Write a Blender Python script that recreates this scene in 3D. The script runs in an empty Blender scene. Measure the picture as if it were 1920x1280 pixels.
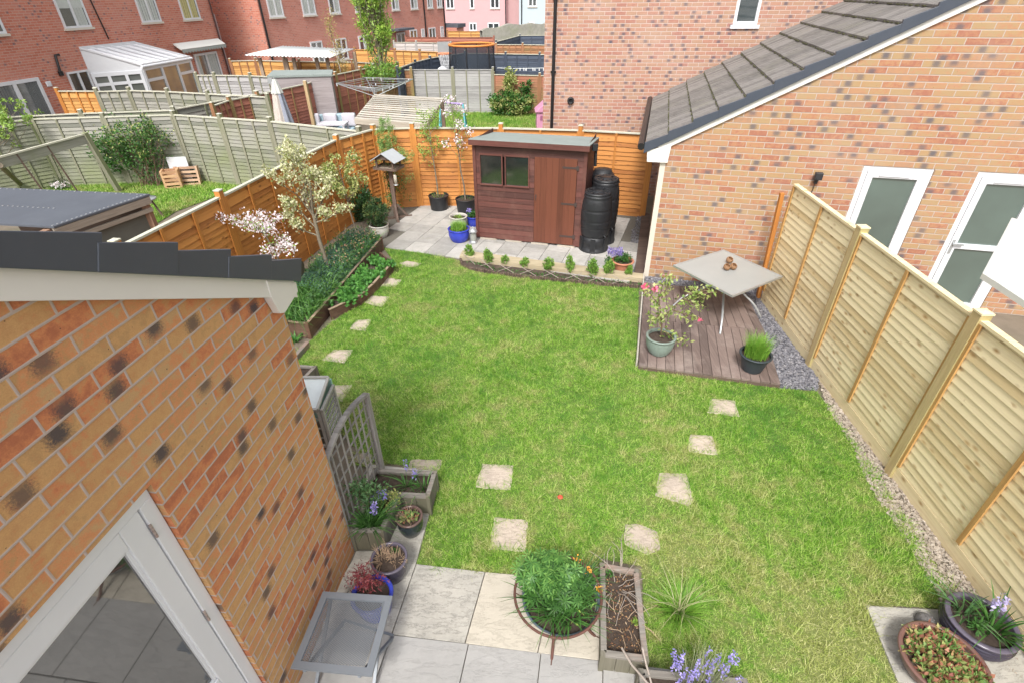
import bpy, math, random
import numpy as np
from mathutils import Matrix, Vector
random.seed(7)
rng = np.random.default_rng(7)
C = bpy.context.scene.collection
scene = bpy.context.scene
R = math.radians

# ------------------------------------------------------------------ camera
EYE = 4.35
FPX = 975.0                                  # focal length in photo pixels (1920 wide)
_up = Vector((975 - 960, 2090 - 640, -FPX)).normalized()   # world up seen from the camera axes (x right, y up, z back)
_up = Vector((-15.0, 1450.0, -975.0)).normalized()         # camera axes: x right, y up, z forward
_fw = Vector((0, 0, 1))
_Y = (_fw - _fw.dot(_up) * _up).normalized()
_X = _Y.cross(_up) * -1
if _X.x < 0: _X = -_X
cam_d = bpy.data.cameras.new('camera')
cam = bpy.data.objects.new('camera', cam_d)
C.objects.link(cam)
rot = Matrix(((_X.x, _X.y, -_X.z), (_Y.x, _Y.y, -_Y.z), (_up.x, _up.y, -_up.z)))
cam.matrix_world = Matrix.Translation((0, 0, EYE)) @ rot.to_4x4()
cam_d.sensor_width = 36
cam_d.lens = FPX / 1920 * 36
cam_d.clip_end = 600
cam_d.clip_start = 0.05
scene.camera = cam

# ------------------------------------------------------------------ daylight (bright overcast)
SUN_EL, SUN_AZ = 52, 192
w = bpy.data.worlds.new('World'); scene.world = w; w.use_nodes = True
wn = w.node_tree; wn.nodes.clear()
sky = wn.nodes.new('ShaderNodeTexSky'); sky.sky_type = 'NISHITA'; sky.sun_disc = False
sky.sun_elevation = R(SUN_EL); sky.sun_rotation = R(SUN_AZ); sky.air_density = 1.0; sky.dust_density = 4.0; sky.ozone_density = 1.0
hs = wn.nodes.new('ShaderNodeHueSaturation'); hs.inputs['Saturation'].default_value = 0.22
bg = wn.nodes.new('ShaderNodeBackground'); bg.inputs['Strength'].default_value = 0.13
wo = wn.nodes.new('ShaderNodeOutputWorld')
wn.links.new(sky.outputs[0], hs.inputs['Color']); wn.links.new(hs.outputs[0], bg.inputs['Color']); wn.links.new(bg.outputs[0], wo.inputs[0])
sd = bpy.data.lights.new('sun', 'SUN'); sd.energy = 1.7; sd.angle = R(12); sd.color = (1.0, 0.97, 0.92)
so = bpy.data.objects.new('sun', sd); C.objects.link(so)
az = R(SUN_AZ)
sdir = Vector((math.sin(az) * math.cos(R(SUN_EL)), math.cos(az) * math.cos(R(SUN_EL)), math.sin(R(SUN_EL))))
so.rotation_euler = sdir.to_track_quat('Z', 'Y').to_euler()
scene.view_settings.view_transform = 'Standard'
scene.view_settings.look = 'None'
scene.view_settings.exposure = 0.95
scene.view_settings.gamma = 1.0

# ------------------------------------------------------------------ survey: a photo point at a known height -> metres
def _ray(px, py):
    v = (px - 960, -(py - 640), FPX)
    return Vector((sum(_X[i] * v[i] for i in range(3)), sum(_Y[i] * v[i] for i in range(3)), sum(_up[i] * v[i] for i in range(3))))
def G(px, py, z=0.0):
    r = _ray(px, py); t = (z - EYE) / r.z
    return Vector((r.x * t, r.y * t, z))
def HZ(px, py, p):
    r = _ray(px, py); t = math.hypot(p[0], p[1]) / math.hypot(r.x, r.y)
    return EYE + r.z * t
def PPM(p):
    v = Vector((p[0], p[1], p[2] - EYE))
    return FPX / (_X.z * v.x + _Y.z * v.y + _up.z * v.z)
class Frame:
    """a vertical plane: x along it, y out of it, z up"""
    def __init__(s, p0, p1, out=None):
        a = Vector((p0[0], p0[1], 0)); u = Vector((p1[0] - p0[0], p1[1] - p0[1], 0)); s.len = u.length; u.normalize()
        n = Vector((-u.y, u.x, 0))
        if out is not None and n.dot(Vector((out[0], out[1], 0)) - a) < 0: n = -n
        s.a, s.u, s.n = a, u, n
        s.m = Matrix(((u.x, n.x, 0, a.x), (u.y, n.y, 0, a.y), (0, 0, 1, 0), (0, 0, 0, 1)))
    def hit(s, px, py, d=0.0):
        r = _ray(px, py); a = s.a + s.n * d
        t = (a.x * s.n.x + a.y * s.n.y) / (r.x * s.n.x + r.y * s.n.y)
        p = r * t
        return ((p.x - a.x) * s.u.x + (p.y - a.y) * s.u.y, EYE + p.z)
    def pt(s, x, y, z): return s.m @ Vector((x, y, z))

# ------------------------------------------------------------------ node helpers
def new_mat(name):
    m = bpy.data.materials.new(name); m.use_nodes = True
    nt = m.node_tree; b = nt.nodes['Principled BSDF']
    return m, nt, b
def sock(nt, node_type, out=0, **inp):
    n = nt.nodes.new(node_type)
    for k, v in inp.items():
        if k.startswith('p_'): setattr(n, k[2:], v); continue
        i = n.inputs[int(k[1:])] if k[0] == 'i' and k[1:].isdigit() else n.inputs[k]
        if hasattr(v, 'is_linked'): nt.links.new(v, i)
        else: i.default_value = v
    return n.outputs[out]
def mth(nt, op, a, b=None, c=None):
    n = nt.nodes.new('ShaderNodeMath'); n.operation = op
    for i, v in enumerate((a, b, c)):
        if v is None: continue
        if hasattr(v, 'is_linked'): nt.links.new(v, n.inputs[i])
        else: n.inputs[i].default_value = v
    return n.outputs[0]
def ramp(nt, fac, stops, interp='LINEAR'):
    n = nt.nodes.new('ShaderNodeValToRGB'); cr = n.color_ramp; cr.interpolation = interp
    while len(cr.elements) > 1: cr.elements.remove(cr.elements[-1])
    cr.elements[0].position = stops[0][0]; cr.elements[0].color = (*stops[0][1], 1)
    for p, c in stops[1:]:
        e = cr.elements.new(p); e.color = (*c, 1)
    nt.links.new(fac, n.inputs[0]); return n.outputs[0]
def g3(v): return (v, v, v)
def mixc(nt, fac, a, b, blend='MIX'):
    n = nt.nodes.new('ShaderNodeMix'); n.data_type = 'RGBA'; n.blend_type = blend
    for i, v in ((0, fac), (6, a), (7, b)):
        if hasattr(v, 'is_linked'): nt.links.new(v, n.inputs[i])
        else: n.inputs[i].default_value = v if i == 0 else (*v[:3], 1)
    return n.outputs[2]
def coords(nt, kind='Object'):
    return nt.nodes.new('ShaderNodeTexCoord').outputs[kind]
def scaled(nt, vec, s):
    n = nt.nodes.new('ShaderNodeVectorMath'); n.operation = 'MULTIPLY'
    nt.links.new(vec, n.inputs[0]); n.inputs[1].default_value = s; return n.outputs[0]
def noise(nt, vec, scale, detail=4, rough=0.6, out=0):
    return sock(nt, 'ShaderNodeTexNoise', out, Vector=vec, Scale=scale, Detail=detail, Roughness=rough)
def bump(nt, b, h, strength=0.3, dist=0.01):
    n = nt.nodes.new('ShaderNodeBump'); n.inputs['Strength'].default_value = strength; n.inputs['Distance'].default_value = dist
    nt.links.new(h, n.inputs['Height']); nt.links.new(n.outputs[0], b.inputs['Normal'])
def island(nt): return nt.nodes.new('ShaderNodeNewGeometry').outputs['Random Per Island']

def mat_plain(name, col, rough=0.6, metal=0.0, var=0.15, scale=6, bmp=0.15, dirt=None):
    m, nt, b = new_mat(name)
    oc = coords(nt)
    n = noise(nt, oc, scale, 6, 0.65)
    c = mixc(nt, n, tuple(x * (1 - var) for x in col), tuple(min(1, x * (1 + var)) for x in col))
    if dirt:
        d = noise(nt, oc, scale * 0.35, 8, 0.75)
        f = mth(nt, 'MULTIPLY', mth(nt, 'SUBTRACT', d, 0.5), 5.0); f.node.use_clamp = True
        c = mixc(nt, mth(nt, 'MULTIPLY', f, 0.6), c, dirt)
    nt.links.new(c, b.inputs['Base Color'])
    b.inputs['Roughness'].default_value = rough; b.inputs['Metallic'].default_value = metal
    if bmp: bump(nt, b, noise(nt, oc, scale * 8, 5, 0.7), bmp, 0.004)
    return m
def mat_leaf(name, cols, rough=0.5, trans=0.25, patch=0.0):
    m, nt, b = new_mat(name)
    r = island(nt)
    n = len(cols)
    c = ramp(nt, r, [(i / max(1, n - 1), c_) for i, c_ in enumerate(cols)])
    if patch:
        pn = noise(nt, coords(nt), 3.0, 3)
        c = mixc(nt, mth(nt, 'MULTIPLY', pn, patch), c, tuple(x * 0.5 for x in cols[0]))
    nt.links.new(c, b.inputs['Base Color']); b.inputs['Roughness'].default_value = rough
    t = nt.nodes.new('ShaderNodeBsdfTranslucent'); nt.links.new(c, t.inputs[0])
    ms = nt.nodes.new('ShaderNodeMixShader'); ms.inputs[0].default_value = trans
    out = nt.nodes['Material Output']
    nt.links.new(b.outputs[0], ms.inputs[1]); nt.links.new(t.outputs[0], ms.inputs[2]); nt.links.new(ms.outputs[0], out.inputs[0])
    return m
def mat_wood(name, light, dark, rough=0.75, grain=1.0, knots=None, green=None, stain=None, vary=0.35):
    """UV in metres; grain runs along U; each board (mesh island) has its own tone"""
    m, nt, b = new_mat(name)
    uv = coords(nt, 'UV')
    isl = island(nt)
    off = nt.nodes.new('ShaderNodeVectorMath'); off.operation = 'ADD'
    nt.links.new(uv, off.inputs[0])
    cx = nt.nodes.new('ShaderNodeCombineXYZ'); nt.links.new(mth(nt, 'MULTIPLY', isl, 37.0), cx.inputs[0]); nt.links.new(mth(nt, 'MULTIPLY', isl, 11.0), cx.inputs[1])
    nt.links.new(cx.outputs[0], off.inputs[1])
    v = off.outputs[0]
    g = noise(nt, scaled(nt, v, (2.0 * grain, 45.0 * grain, 1)), 1.0, 6, 0.7)
    g2 = noise(nt, scaled(nt, v, (0.7, 6.0, 1)), 1.0, 3)
    f = mth(nt, 'ADD', mth(nt, 'MULTIPLY', g, 0.6), mth(nt, 'MULTIPLY', g2, 0.4))
    f = mth(nt, 'ADD', f, mth(nt, 'MULTIPLY', mth(nt, 'SUBTRACT', isl, 0.5), vary))
    c = ramp(nt, f, [(0.36, dark), (0.60, light)])
    if knots:
        vo = nt.nodes.new('ShaderNodeTexVoronoi'); vo.inputs['Scale'].default_value = 1.0
        nt.links.new(scaled(nt, v, (5.0, 11.0, 1)), vo.inputs['Vector'])
        k = mth(nt, 'LESS_THAN', vo.outputs['Distance'], mth(nt, 'MULTIPLY', noise(nt, v, 3.0, 2), 0.24))
        ring = sock(nt, 'ShaderNodeMapRange', 0, Value=vo.outputs['Distance'], i1=0.04, i2=0.26, i3=0.9, i4=0.0)
        ring = mth(nt, 'MULTIPLY', ring, mth(nt, 'GREATER_THAN', noise(nt, scaled(nt, uv, (1.6, 0.9, 1)), 1.0, 1), 0.45))
        c = mixc(nt, ring, c, knots)
    if green:
        gn = noise(nt, coords(nt), 1.1, 4, 0.6)
        sep = nt.nodes.new('ShaderNodeSeparateXYZ'); nt.links.new(uv, sep.inputs[0])
        lo = sock(nt, 'ShaderNodeMapRange', 0, Value=sep.outputs[1], i1=0.0, i2=1.9, i3=0.35, i4=-0.05)
        gf = mth(nt, 'MULTIPLY', mth(nt, 'ADD', mth(nt, 'SUBTRACT', gn, 0.46), lo), 2.2); gf.node.use_clamp = True
        c = mixc(nt, mth(nt, 'MULTIPLY', gf, 0.75), c, green)
    if stain:
        sn = noise(nt, coords(nt), 2.3, 6, 0.7)
        sf = mth(nt, 'MULTIPLY', mth(nt, 'SUBTRACT', sn, 0.5), 4.0); sf.node.use_clamp = True
        c = mixc(nt, mth(nt, 'MULTIPLY', sf, 0.7), c, stain)
    nt.links.new(c, b.inputs['Base Color']); b.inputs['Roughness'].default_value = rough
    bump(nt, b, g, 0.35, 0.004)
    return m
def mat_brick(name, cols, mortar, smudge=0.35, smudge_col=(0.035, 0.035, 0.045), bl=0.225, bh=0.075, speck=0.3, blotch=0.0, joint=0.011):
    m, nt, b = new_mat(name)
    uv = coords(nt, 'UV'); sep = nt.nodes.new('ShaderNodeSeparateXYZ'); nt.links.new(uv, sep.inputs[0])
    wob = noise(nt, uv, 9.0, 2)
    v = mth(nt, 'DIVIDE', mth(nt, 'ADD', sep.outputs[1], mth(nt, 'MULTIPLY', wob, 0.004)), bh); row = mth(nt, 'FLOOR', v); fv = mth(nt, 'FRACT', v)
    u = mth(nt, 'ADD', mth(nt, 'DIVIDE', mth(nt, 'ADD', sep.outputs[0], mth(nt, 'MULTIPLY', wob, 0.006)), bl), mth(nt, 'MULTIPLY', mth(nt, 'MODULO', mth(nt, 'ABSOLUTE', row), 2.0), 0.5))
    col = mth(nt, 'FLOOR', u); fu = mth(nt, 'FRACT', u)
    cell = nt.nodes.new('ShaderNodeCombineXYZ'); nt.links.new(col, cell.inputs[0]); nt.links.new(row, cell.inputs[1])
    wn_ = nt.nodes.new('ShaderNodeTexWhiteNoise'); wn_.noise_dimensions = '3D'; nt.links.new(cell.outputs[0], wn_.inputs[0])
    rgb = nt.nodes.new('ShaderNodeSeparateColor'); nt.links.new(wn_.outputs['Color'], rgb.inputs[0])
    n1 = noise(nt, uv, 14.0, 5, 0.7)
    base = ramp(nt, mth(nt, 'ADD', rgb.outputs[0], mth(nt, 'MULTIPLY', mth(nt, 'SUBTRACT', n1, 0.5), 1.1)), [(i / (len(cols) - 1), c) for i, c in enumerate(cols)])
    # fine grain
    n2 = noise(nt, uv, 160.0, 3, 0.7)
    base = mixc(nt, mth(nt, 'MULTIPLY', mth(nt, 'SUBTRACT', n2, 0.3), speck), base, tuple(x * 0.45 for x in cols[0]))
    # dark kiln smudge
    d = mth(nt, 'ABSOLUTE', mth(nt, 'SUBTRACT', fu, mth(nt, 'ADD', 0.3, mth(nt, 'MULTIPLY', rgb.outputs[2], 0.45))))
    blob = sock(nt, 'ShaderNodeMapRange', 0, Value=mth(nt, 'ADD', d, mth(nt, 'MULTIPLY', mth(nt, 'SUBTRACT', noise(nt, uv, 95.0, 5, 0.85), 0.5), 0.62)), i1=0.09, i2=0.25, i3=1.0, i4=0.0)
    clump = noise(nt, cell.outputs[0], 0.23, 2)
    has = mth(nt, 'GREATER_THAN', mth(nt, 'ADD', rgb.outputs[1], mth(nt, 'MULTIPLY', mth(nt, 'SUBTRACT', clump, 0.5), 0.7)), 1.0 - smudge)
    sv_ = mth(nt, 'ABSOLUTE', mth(nt, 'SUBTRACT', fv, mth(nt, 'ADD', 0.25, mth(nt, 'MULTIPLY', rgb.outputs[0], 0.7))))
    vfall = sock(nt, 'ShaderNodeMapRange', 0, Value=mth(nt, 'ADD', sv_, mth(nt, 'MULTIPLY', mth(nt, 'SUBTRACT', noise(nt, uv, 60.0, 3, 0.8), 0.5), 0.5)), i1=0.25, i2=0.75, i3=1.0, i4=0.15)
    inten = mth(nt, 'ADD', 0.42, mth(nt, 'MULTIPLY', noise(nt, cell.outputs[0], 3.7, 1), 0.75))
    base = mixc(nt, mth(nt, 'MULTIPLY', mth(nt, 'MULTIPLY', mth(nt, 'MULTIPLY', blob, has), vfall), inten), base, smudge_col)
    pit = nt.nodes.new('ShaderNodeTexVoronoi'); pit.inputs['Scale'].default_value = 26.0; nt.links.new(uv, pit.inputs['Vector'])
    pm_ = mth(nt, 'MULTIPLY', mth(nt, 'LESS_THAN', pit.outputs['Distance'], 0.10), mth(nt, 'GREATER_THAN', noise(nt, uv, 11.0, 1), 0.58))
    base = mixc(nt, mth(nt, 'MULTIPLY', pm_, 0.75), base, (0.05, 0.04, 0.035))
    if blotch:
        bn = noise(nt, uv, 0.7, 5, 0.7)
        bf = mth(nt, 'MULTIPLY', mth(nt, 'SUBTRACT', bn, 0.48), 3.0); bf.node.use_clamp = True
        base = mixc(nt, mth(nt, 'MULTIPLY', bf, blotch), base, mortar)
    ju = joint / bl; jv = joint / bh
    mm = mth(nt, 'MAXIMUM', mth(nt, 'LESS_THAN', fu, ju), mth(nt, 'LESS_THAN', fv, jv))
    mort = mixc(nt, noise(nt, uv, 30.0, 4), tuple(x * 0.82 for x in mortar), mortar)
    c = mixc(nt, mm, base, mort)
    nt.links.new(c, b.inputs['Base Color']); b.inputs['Roughness'].default_value = 0.85
    # soft recessed joints
    du = mth(nt, 'MINIMUM', mth(nt, 'ABSOLUTE', mth(nt, 'SUBTRACT', fu, ju / 2)), mth(nt, 'SUBTRACT', 1 + ju / 2, fu))
    dv = mth(nt, 'MINIMUM', mth(nt, 'ABSOLUTE', mth(nt, 'SUBTRACT', fv, jv / 2)), mth(nt, 'SUBTRACT', 1 + jv / 2, fv))
    hu = mth(nt, 'MULTIPLY', mth(nt, 'MULTIPLY', du, bl), 90.0); hu.node.use_clamp = True
    hv = mth(nt, 'MULTIPLY', mth(nt, 'MULTIPLY', dv, bh), 90.0); hv.node.use_clamp = True
    h = mth(nt, 'ADD', mth(nt, 'MINIMUM', hu, hv), mth(nt, 'MULTIPLY', n2, 0.25))
    bump(nt, b, h, 0.5, 0.006)
    return m
def mat_pane(name, col=(0.03, 0.045, 0.05), rough=0.06):
    m, nt, b = new_mat(name)
    n = noise(nt, coords(nt), 1.7, 3)
    c = mixc(nt, n, tuple(x * 0.6 for x in col), tuple(x * 1.5 for x in col))
    nt.links.new(c, b.inputs['Base Color']); b.inputs['Roughness'].default_value = rough
    b.inputs['Specular IOR Level'].default_value = 0.8; b.inputs['IOR'].default_value = 2.1
    return m
def mat_stone(name, c1, c2, scale=2.0, crack=0.5, rough=0.85, per=0.5, moss=None, sand=None):
    m, nt, b = new_mat(name)
    oc = coords(nt, 'Generated') if False else coords(nt)
    isl = island(nt)
    n1 = noise(nt, oc, scale, 6, 0.65); n2 = noise(nt, oc, scale * 18, 5, 0.75)
    f = mth(nt, 'ADD', mth(nt, 'MULTIPLY', n1, 0.7), mth(nt, 'ADD', mth(nt, 'MULTIPLY', n2, 0.3), mth(nt, 'MULTIPLY', mth(nt, 'SUBTRACT', isl, 0.5), per)))
    c = ramp(nt, f, [(0.3, c2), (0.65, c1)])
    wv = noise(nt, scaled(nt, oc, (1.0, 3.5, 1)), scale * 1.6, 8, 0.75)
    rid = mth(nt, 'ABSOLUTE', mth(nt, 'SUBTRACT', wv, 0.5))
    cr = sock(nt, 'ShaderNodeMapRange', 0, Value=rid, i1=0.0, i2=0.02, i3=1.0, i4=0.0)
    c = mixc(nt, mth(nt, 'MULTIPLY', cr, crack), c, tuple(x * 0.45 for x in c2))
    if sand: c = mixc(nt, mth(nt, 'MULTIPLY', mth(nt, 'GREATER_THAN', isl, 0.7), 0.6), c, mixc(nt, n1, tuple(x * .85 for x in sand), sand))
    if moss:
        mo = mth(nt, 'MULTIPLY', mth(nt, 'SUBTRACT', noise(nt, oc, scale * 1.3, 7, 0.8), 0.53), 6.0); mo.node.use_clamp = True
        c = mixc(nt, mth(nt, 'MULTIPLY', mo, 0.5), c, moss)
    nt.links.new(c, b.inputs['Base Color']); b.inputs['Roughness'].default_value = rough
    h = mth(nt, 'ADD', mth(nt, 'MULTIPLY', n2, 0.4), mth(nt, 'ADD', wv, mth(nt, 'MULTIPLY', cr, -0.3)))
    bump(nt, b, h, 0.5, 0.008)
    return m

# ------------------------------------------------------------------ mesh helper
class MB:
    def __init__(s): s.v = []; s.f = []; s.sm = []
    def add(s, vs, fs, M=None, smooth=False):
        b = len(s.v)
        for p in vs:
            p = Vector(p)
            s.v.append(M @ p if M is not None else p)
        for f in fs: s.f.append([b + i for i in f]); s.sm.append(smooth)
        return s
    def box(s, x0, x1, y0, y1, z0, z1, M=None):
        vs = [(x0, y0, z0), (x1, y0, z0), (x1, y1, z0), (x0, y1, z0), (x0, y0, z1), (x1, y0, z1), (x1, y1, z1), (x0, y1, z1)]
        fs = [(0, 3, 2, 1), (4, 5, 6, 7), (0, 1, 5, 4), (1, 2, 6, 5), (2, 3, 7, 6), (3, 0, 4, 7)]
        return s.add(vs, fs, M)
    def poly(s, pts, M=None): return s.add(pts, [tuple(range(len(pts)))], M)
    def prism(s, pts, z0, z1, M=None):
        n = len(pts); vs = [(p[0], p[1], z0) for p in pts] + [(p[0], p[1], z1) for p in pts]
        fs = [tuple(reversed(range(n))), tuple(range(n, 2 * n))] + [(i, (i + 1) % n, n + (i + 1) % n, n + i) for i in range(n)]
        return s.add(vs, fs, M)
    def slab(s, quad, th, M=None):
        """four 3-D corner points of a sheet, thickened downward along its normal"""
        q = [Vector(p) for p in quad]; nn = (q[1] - q[0]).cross(q[2] - q[0]).normalized()
        if nn.z < 0: nn = -nn
        lo = [p - nn * th for p in q]; n = len(q)
        fs = [tuple(range(n)), tuple(reversed(range(n, 2 * n)))] + [((i + 1) % n, i, n + i, n + (i + 1) % n) for i in range(n)]
        return s.add(q + lo, fs, M)
    def beam(s, a, b, wd, ht, M=None):
        a, b = Vector(a), Vector(b); d = (b - a); L = d.length; d.normalize()
        side = d.cross(Vector((0, 0, 1)))
        if side.length < 1e-3: side = Vector((1, 0, 0))
        side.normalize(); upv = side.cross(d)
        T = Matrix(((d.x, side.x, upv.x, a.x), (d.y, side.y, upv.y, a.y), (d.z, side.z, upv.z, a.z), (0, 0, 0, 1)))
        if M is not None: T = M @ T
        return s.box(0, L, -wd / 2, wd / 2, -ht / 2, ht / 2, T)
    def tube(s, pts, rad, n=8, M=None, cap=True, smooth=True):
        pts = [Vector(p) for p in pts]; k = len(pts)
        if not hasattr(rad, '__len__'): rad = [rad] * k
        vs = []; prev = None
        for i, p in enumerate(pts):
            t = (pts[min(i + 1, k - 1)] - pts[max(i - 1, 0)]).normalized()
            if prev is None:
                a = t.cross(Vector((0, 0, 1)));
                if a.length < 1e-3: a = Vector((1, 0, 0))
            else: a = prev - t * prev.dot(t)
            a.normalize(); b_ = t.cross(a); prev = a
            for j in range(n):
                an = 2 * math.pi * j / n
                vs.append(p + (a * math.cos(an) + b_ * math.sin(an)) * rad[i])
        fs = [(i * n + j, i * n + (j + 1) % n, (i + 1) * n + (j + 1) % n, (i + 1) * n + j) for i in range(k - 1) for j in range(n)]
        s.add(vs, fs, M, smooth)
        if cap: s.add(vs[:n], [tuple(reversed(range(n)))], M); s.add(vs[-n:], [tuple(range(n))], M)
        return s
    def lathe(s, prof, n=32, M=None, smooth=True, closed=False):
        vs = [(r * math.cos(2 * math.pi * j / n), r * math.sin(2 * math.pi * j / n), z) for r, z in prof for j in range(n)]
        k = len(prof)
        fs = [(i * n + j, i * n + (j + 1) % n, (i + 1) * n + (j + 1) % n, (i + 1) * n + j) for i in range(k - 1) for j in range(n)]
        return s.add(vs, fs, M, smooth)
    def disc(s, r, z, n=32, M=None):
        return s.add([(r * math.cos(2 * math.pi * j / n), r * math.sin(2 * math.pi * j / n), z) for j in range(n)], [tuple(range(n))], M)
    def build(s, name, mat, parent=None, bevel=0, solid=0):
        me = bpy.data.meshes.new(name)
        off = parent_world(parent) if parent is not None else Vector((0, 0, 0))
        me.from_pydata([tuple(p - off) for p in s.v], [], s.f)
        uvl = me.uv_layers.new(name='UVMap')
        for p in me.polygons:
            n = p.normal
            if abs(n.z) > 0.75: t = None
            else: t = Vector((-n.y, n.x, 0)).normalized()
            for li in p.loop_indices:
                co = s.v[me.loops[li].vertex_index]
                uvl.data[li].uv = (co.x, co.y) if t is None else (co.dot(t), co.z)
        me.polygons.foreach_set('use_smooth', s.sm)
        me.materials.append(mat)
        o = bpy.data.objects.new(name, me); C.objects.link(o)
        if parent is not None: o.parent = parent
        if bevel:
            bm_ = o.modifiers.new('bevel', 'BEVEL'); bm_.width = bevel; bm_.segments = 2; bm_.limit_method = 'ANGLE'
        return o
_wl = {}
def parent_world(p):
    v = Vector((0, 0, 0))
    while p is not None: v += p.location; p = p.parent
    return v
def tag(o, label, cat, group=None):
    o['label'] = label; o['category'] = cat
    if group: o['group'] = group
    return o
def thing(name, label, cat, loc, group=None):
    o = bpy.data.objects.new(name, None); C.objects.link(o); o.location = Vector((loc[0], loc[1], loc[2] if len(loc) > 2 else 0))
    o.empty_display_size = 0.1
    return tag(o, label, cat, group)
def struct(o): o['kind'] = 'structure'; return o
def stuff(o, label, cat): tag(o, label, cat); o['kind'] = 'stuff'; return o
def uvrot(o):
    for l in o.data.uv_layers[0].data: l.uv = (l.uv[1], l.uv[0])
    return o

# numpy meshes: many small faces
def np_mesh(name, V, nper, mat, parent=None):
    """V: (n, nper, 3) polygons"""
    n = V.shape[0]; me = bpy.data.meshes.new(name)
    off = np.array(parent_world(parent)) if parent is not None else np.zeros(3)
    me.vertices.add(n * nper); me.vertices.foreach_set('co', (V - off).astype(np.float32).ravel())
    me.loops.add(n * nper); me.loops.foreach_set('vertex_index', np.arange(n * nper, dtype=np.int32))
    me.polygons.add(n); me.polygons.foreach_set('loop_start', np.arange(0, n * nper, nper, dtype=np.int32))
    me.polygons.foreach_set('loop_total', np.full(n, nper, dtype=np.int32))
    me.update(calc_edges=True); me.materials.append(mat)
    o = bpy.data.objects.new(name, me); C.objects.link(o)
    if parent is not None: o.parent = parent
    return o
def unit(a): return a / np.maximum(1e-9, np.linalg.norm(a, axis=-1, keepdims=True))
def leaves(name, P, L, W, mat, parent=None, up=0.2, out_from=None, fold=0.0, jit=0.35):
    P = np.asarray(P, float); n = len(P)
    d = rng.normal(size=(n, 3)); d = unit(d); d[:, 2] += up
    if out_from is not None: d += 0.8 * unit(P - np.array(out_from))
    d = unit(d); s = unit(np.cross(d, rng.normal(size=(n, 3))))
    l = (L * rng.uniform(1 - jit, 1 + jit, n))[:, None]; wd = (W * rng.uniform(1 - jit, 1 + jit, n))[:, None] / 2
    V = np.stack([P, P + d * l * 0.5 + s * wd, P + d * l, P + d * l * 0.5 - s * wd], 1)
    return np_mesh(name, V, 4, mat, parent)
def blades(name, P, H, W, mat, parent=None, lean=0.35, curve=0.5, segs=1, out_from=None, spread=0.6):
    """grass-like blades; P base points"""
    P = np.asarray(P, float); n = len(P)
    a = rng.uniform(0, 2 * np.pi, n); d = np.stack([np.cos(a), np.sin(a), np.zeros(n)], 1)
    if out_from is not None:
        o = P - np.array(out_from); o[:, 2] = 0; d = unit(unit(o) * spread * 2 + d * 0.7)
    h = (H * rng.uniform(0.55, 1.25, n))[:, None]; ln = (lean * rng.uniform(0.2, 1.6, n))[:, None]
    s = unit(np.cross(d, np.array([0, 0, 1.0])) + rng.normal(size=(n, 3)) * 0.2); w = W * rng.uniform(0.7, 1.3, n)[:, None] / 2
    up = np.array([0, 0, 1.0])
    if segs == 1:
        tip = P + up * h * np.clip(1 - ln * 0.3, 0.3, 1) + d * h * ln
        return np_mesh(name, np.stack([P - s * w, P + s * w, tip], 1), 3, mat, parent)
    # curved ribbon as one strip; vertices shared inside each blade
    ts = np.linspace(0, 1, segs + 1)
    pts = []
    for t in ts:
        c = P + up * h * (t - curve * 0.5 * t * t * np.clip(ln, 0, 1.2)) + d * h * ln * (t * t * 0.8 + t * 0.3)
        ww = w * (1 - t ** 1.5 * 0.92)
        pts += [c - s * ww, c + s * ww]
    V = np.stack(pts, 1); k = 2 * (segs + 1)
    me = bpy.data.meshes.new(name); off = np.array(parent_world(parent)) if parent is not None else np.zeros(3)
    me.vertices.add(n * k); me.vertices.foreach_set('co', (V - off).astype(np.float32).ravel())
    base = np.array([[2 * i, 2 * i + 1, 2 * i + 3, 2 * i + 2] for i in range(segs)]).ravel()
    idx = (np.arange(n)[:, None] * k + base[None, :]).ravel().astype(np.int32)
    me.loops.add(len(idx)); me.loops.foreach_set('vertex_index', idx)
    nf = n * segs; me.polygons.add(nf)
    me.polygons.foreach_set('loop_start', np.arange(0, nf * 4, 4, dtype=np.int32)); me.polygons.foreach_set('loop_total', np.full(nf, 4, dtype=np.int32))
    me.update(calc_edges=True); me.materials.append(mat)
    o = bpy.data.objects.new(name, me); C.objects.link(o)
    if parent is not None: o.parent = parent
    return o
def inpoly(x, y, poly):
    ins = np.zeros(len(x), bool); n = len(poly); j = n - 1
    for i in range(n):
        xi, yi, xj, yj = poly[i][0], poly[i][1], poly[j][0], poly[j][1]
        c = ((yi > y) != (yj > y)) & (x < (xj - xi) * (y - yi) / (yj - yi + 1e-12) + xi)
        ins ^= c; j = i
    return ins
def scatter(poly, n, holes=()):
    xs = [p[0] for p in poly]; ys = [p[1] for p in poly]
    x = rng.uniform(min(xs), max(xs), n); y = rng.uniform(min(ys), max(ys), n)
    k = inpoly(x, y, poly)
    for h in holes: k &= ~inpoly(x, y, h)
    return x[k], y[k]
def cloud(center, rad, n, power=0.5, clumps=0, csize=0.3):
    """points filling an ellipsoid, gathered in clumps"""
    c = np.array(center, float); r = np.array(rad, float)
    if clumps:
        q = unit(rng.normal(size=(clumps, 3))) * (rng.uniform(0.15, 1, (clumps, 1)) ** power)
        k = rng.integers(0, clumps, n)
        p = q[k] + rng.normal(size=(n, 3)) * csize * 0.5
    else:
        p = unit(rng.normal(size=(n, 3))) * (rng.uniform(0, 1, (n, 1)) ** power)
    return c + p * r
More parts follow.
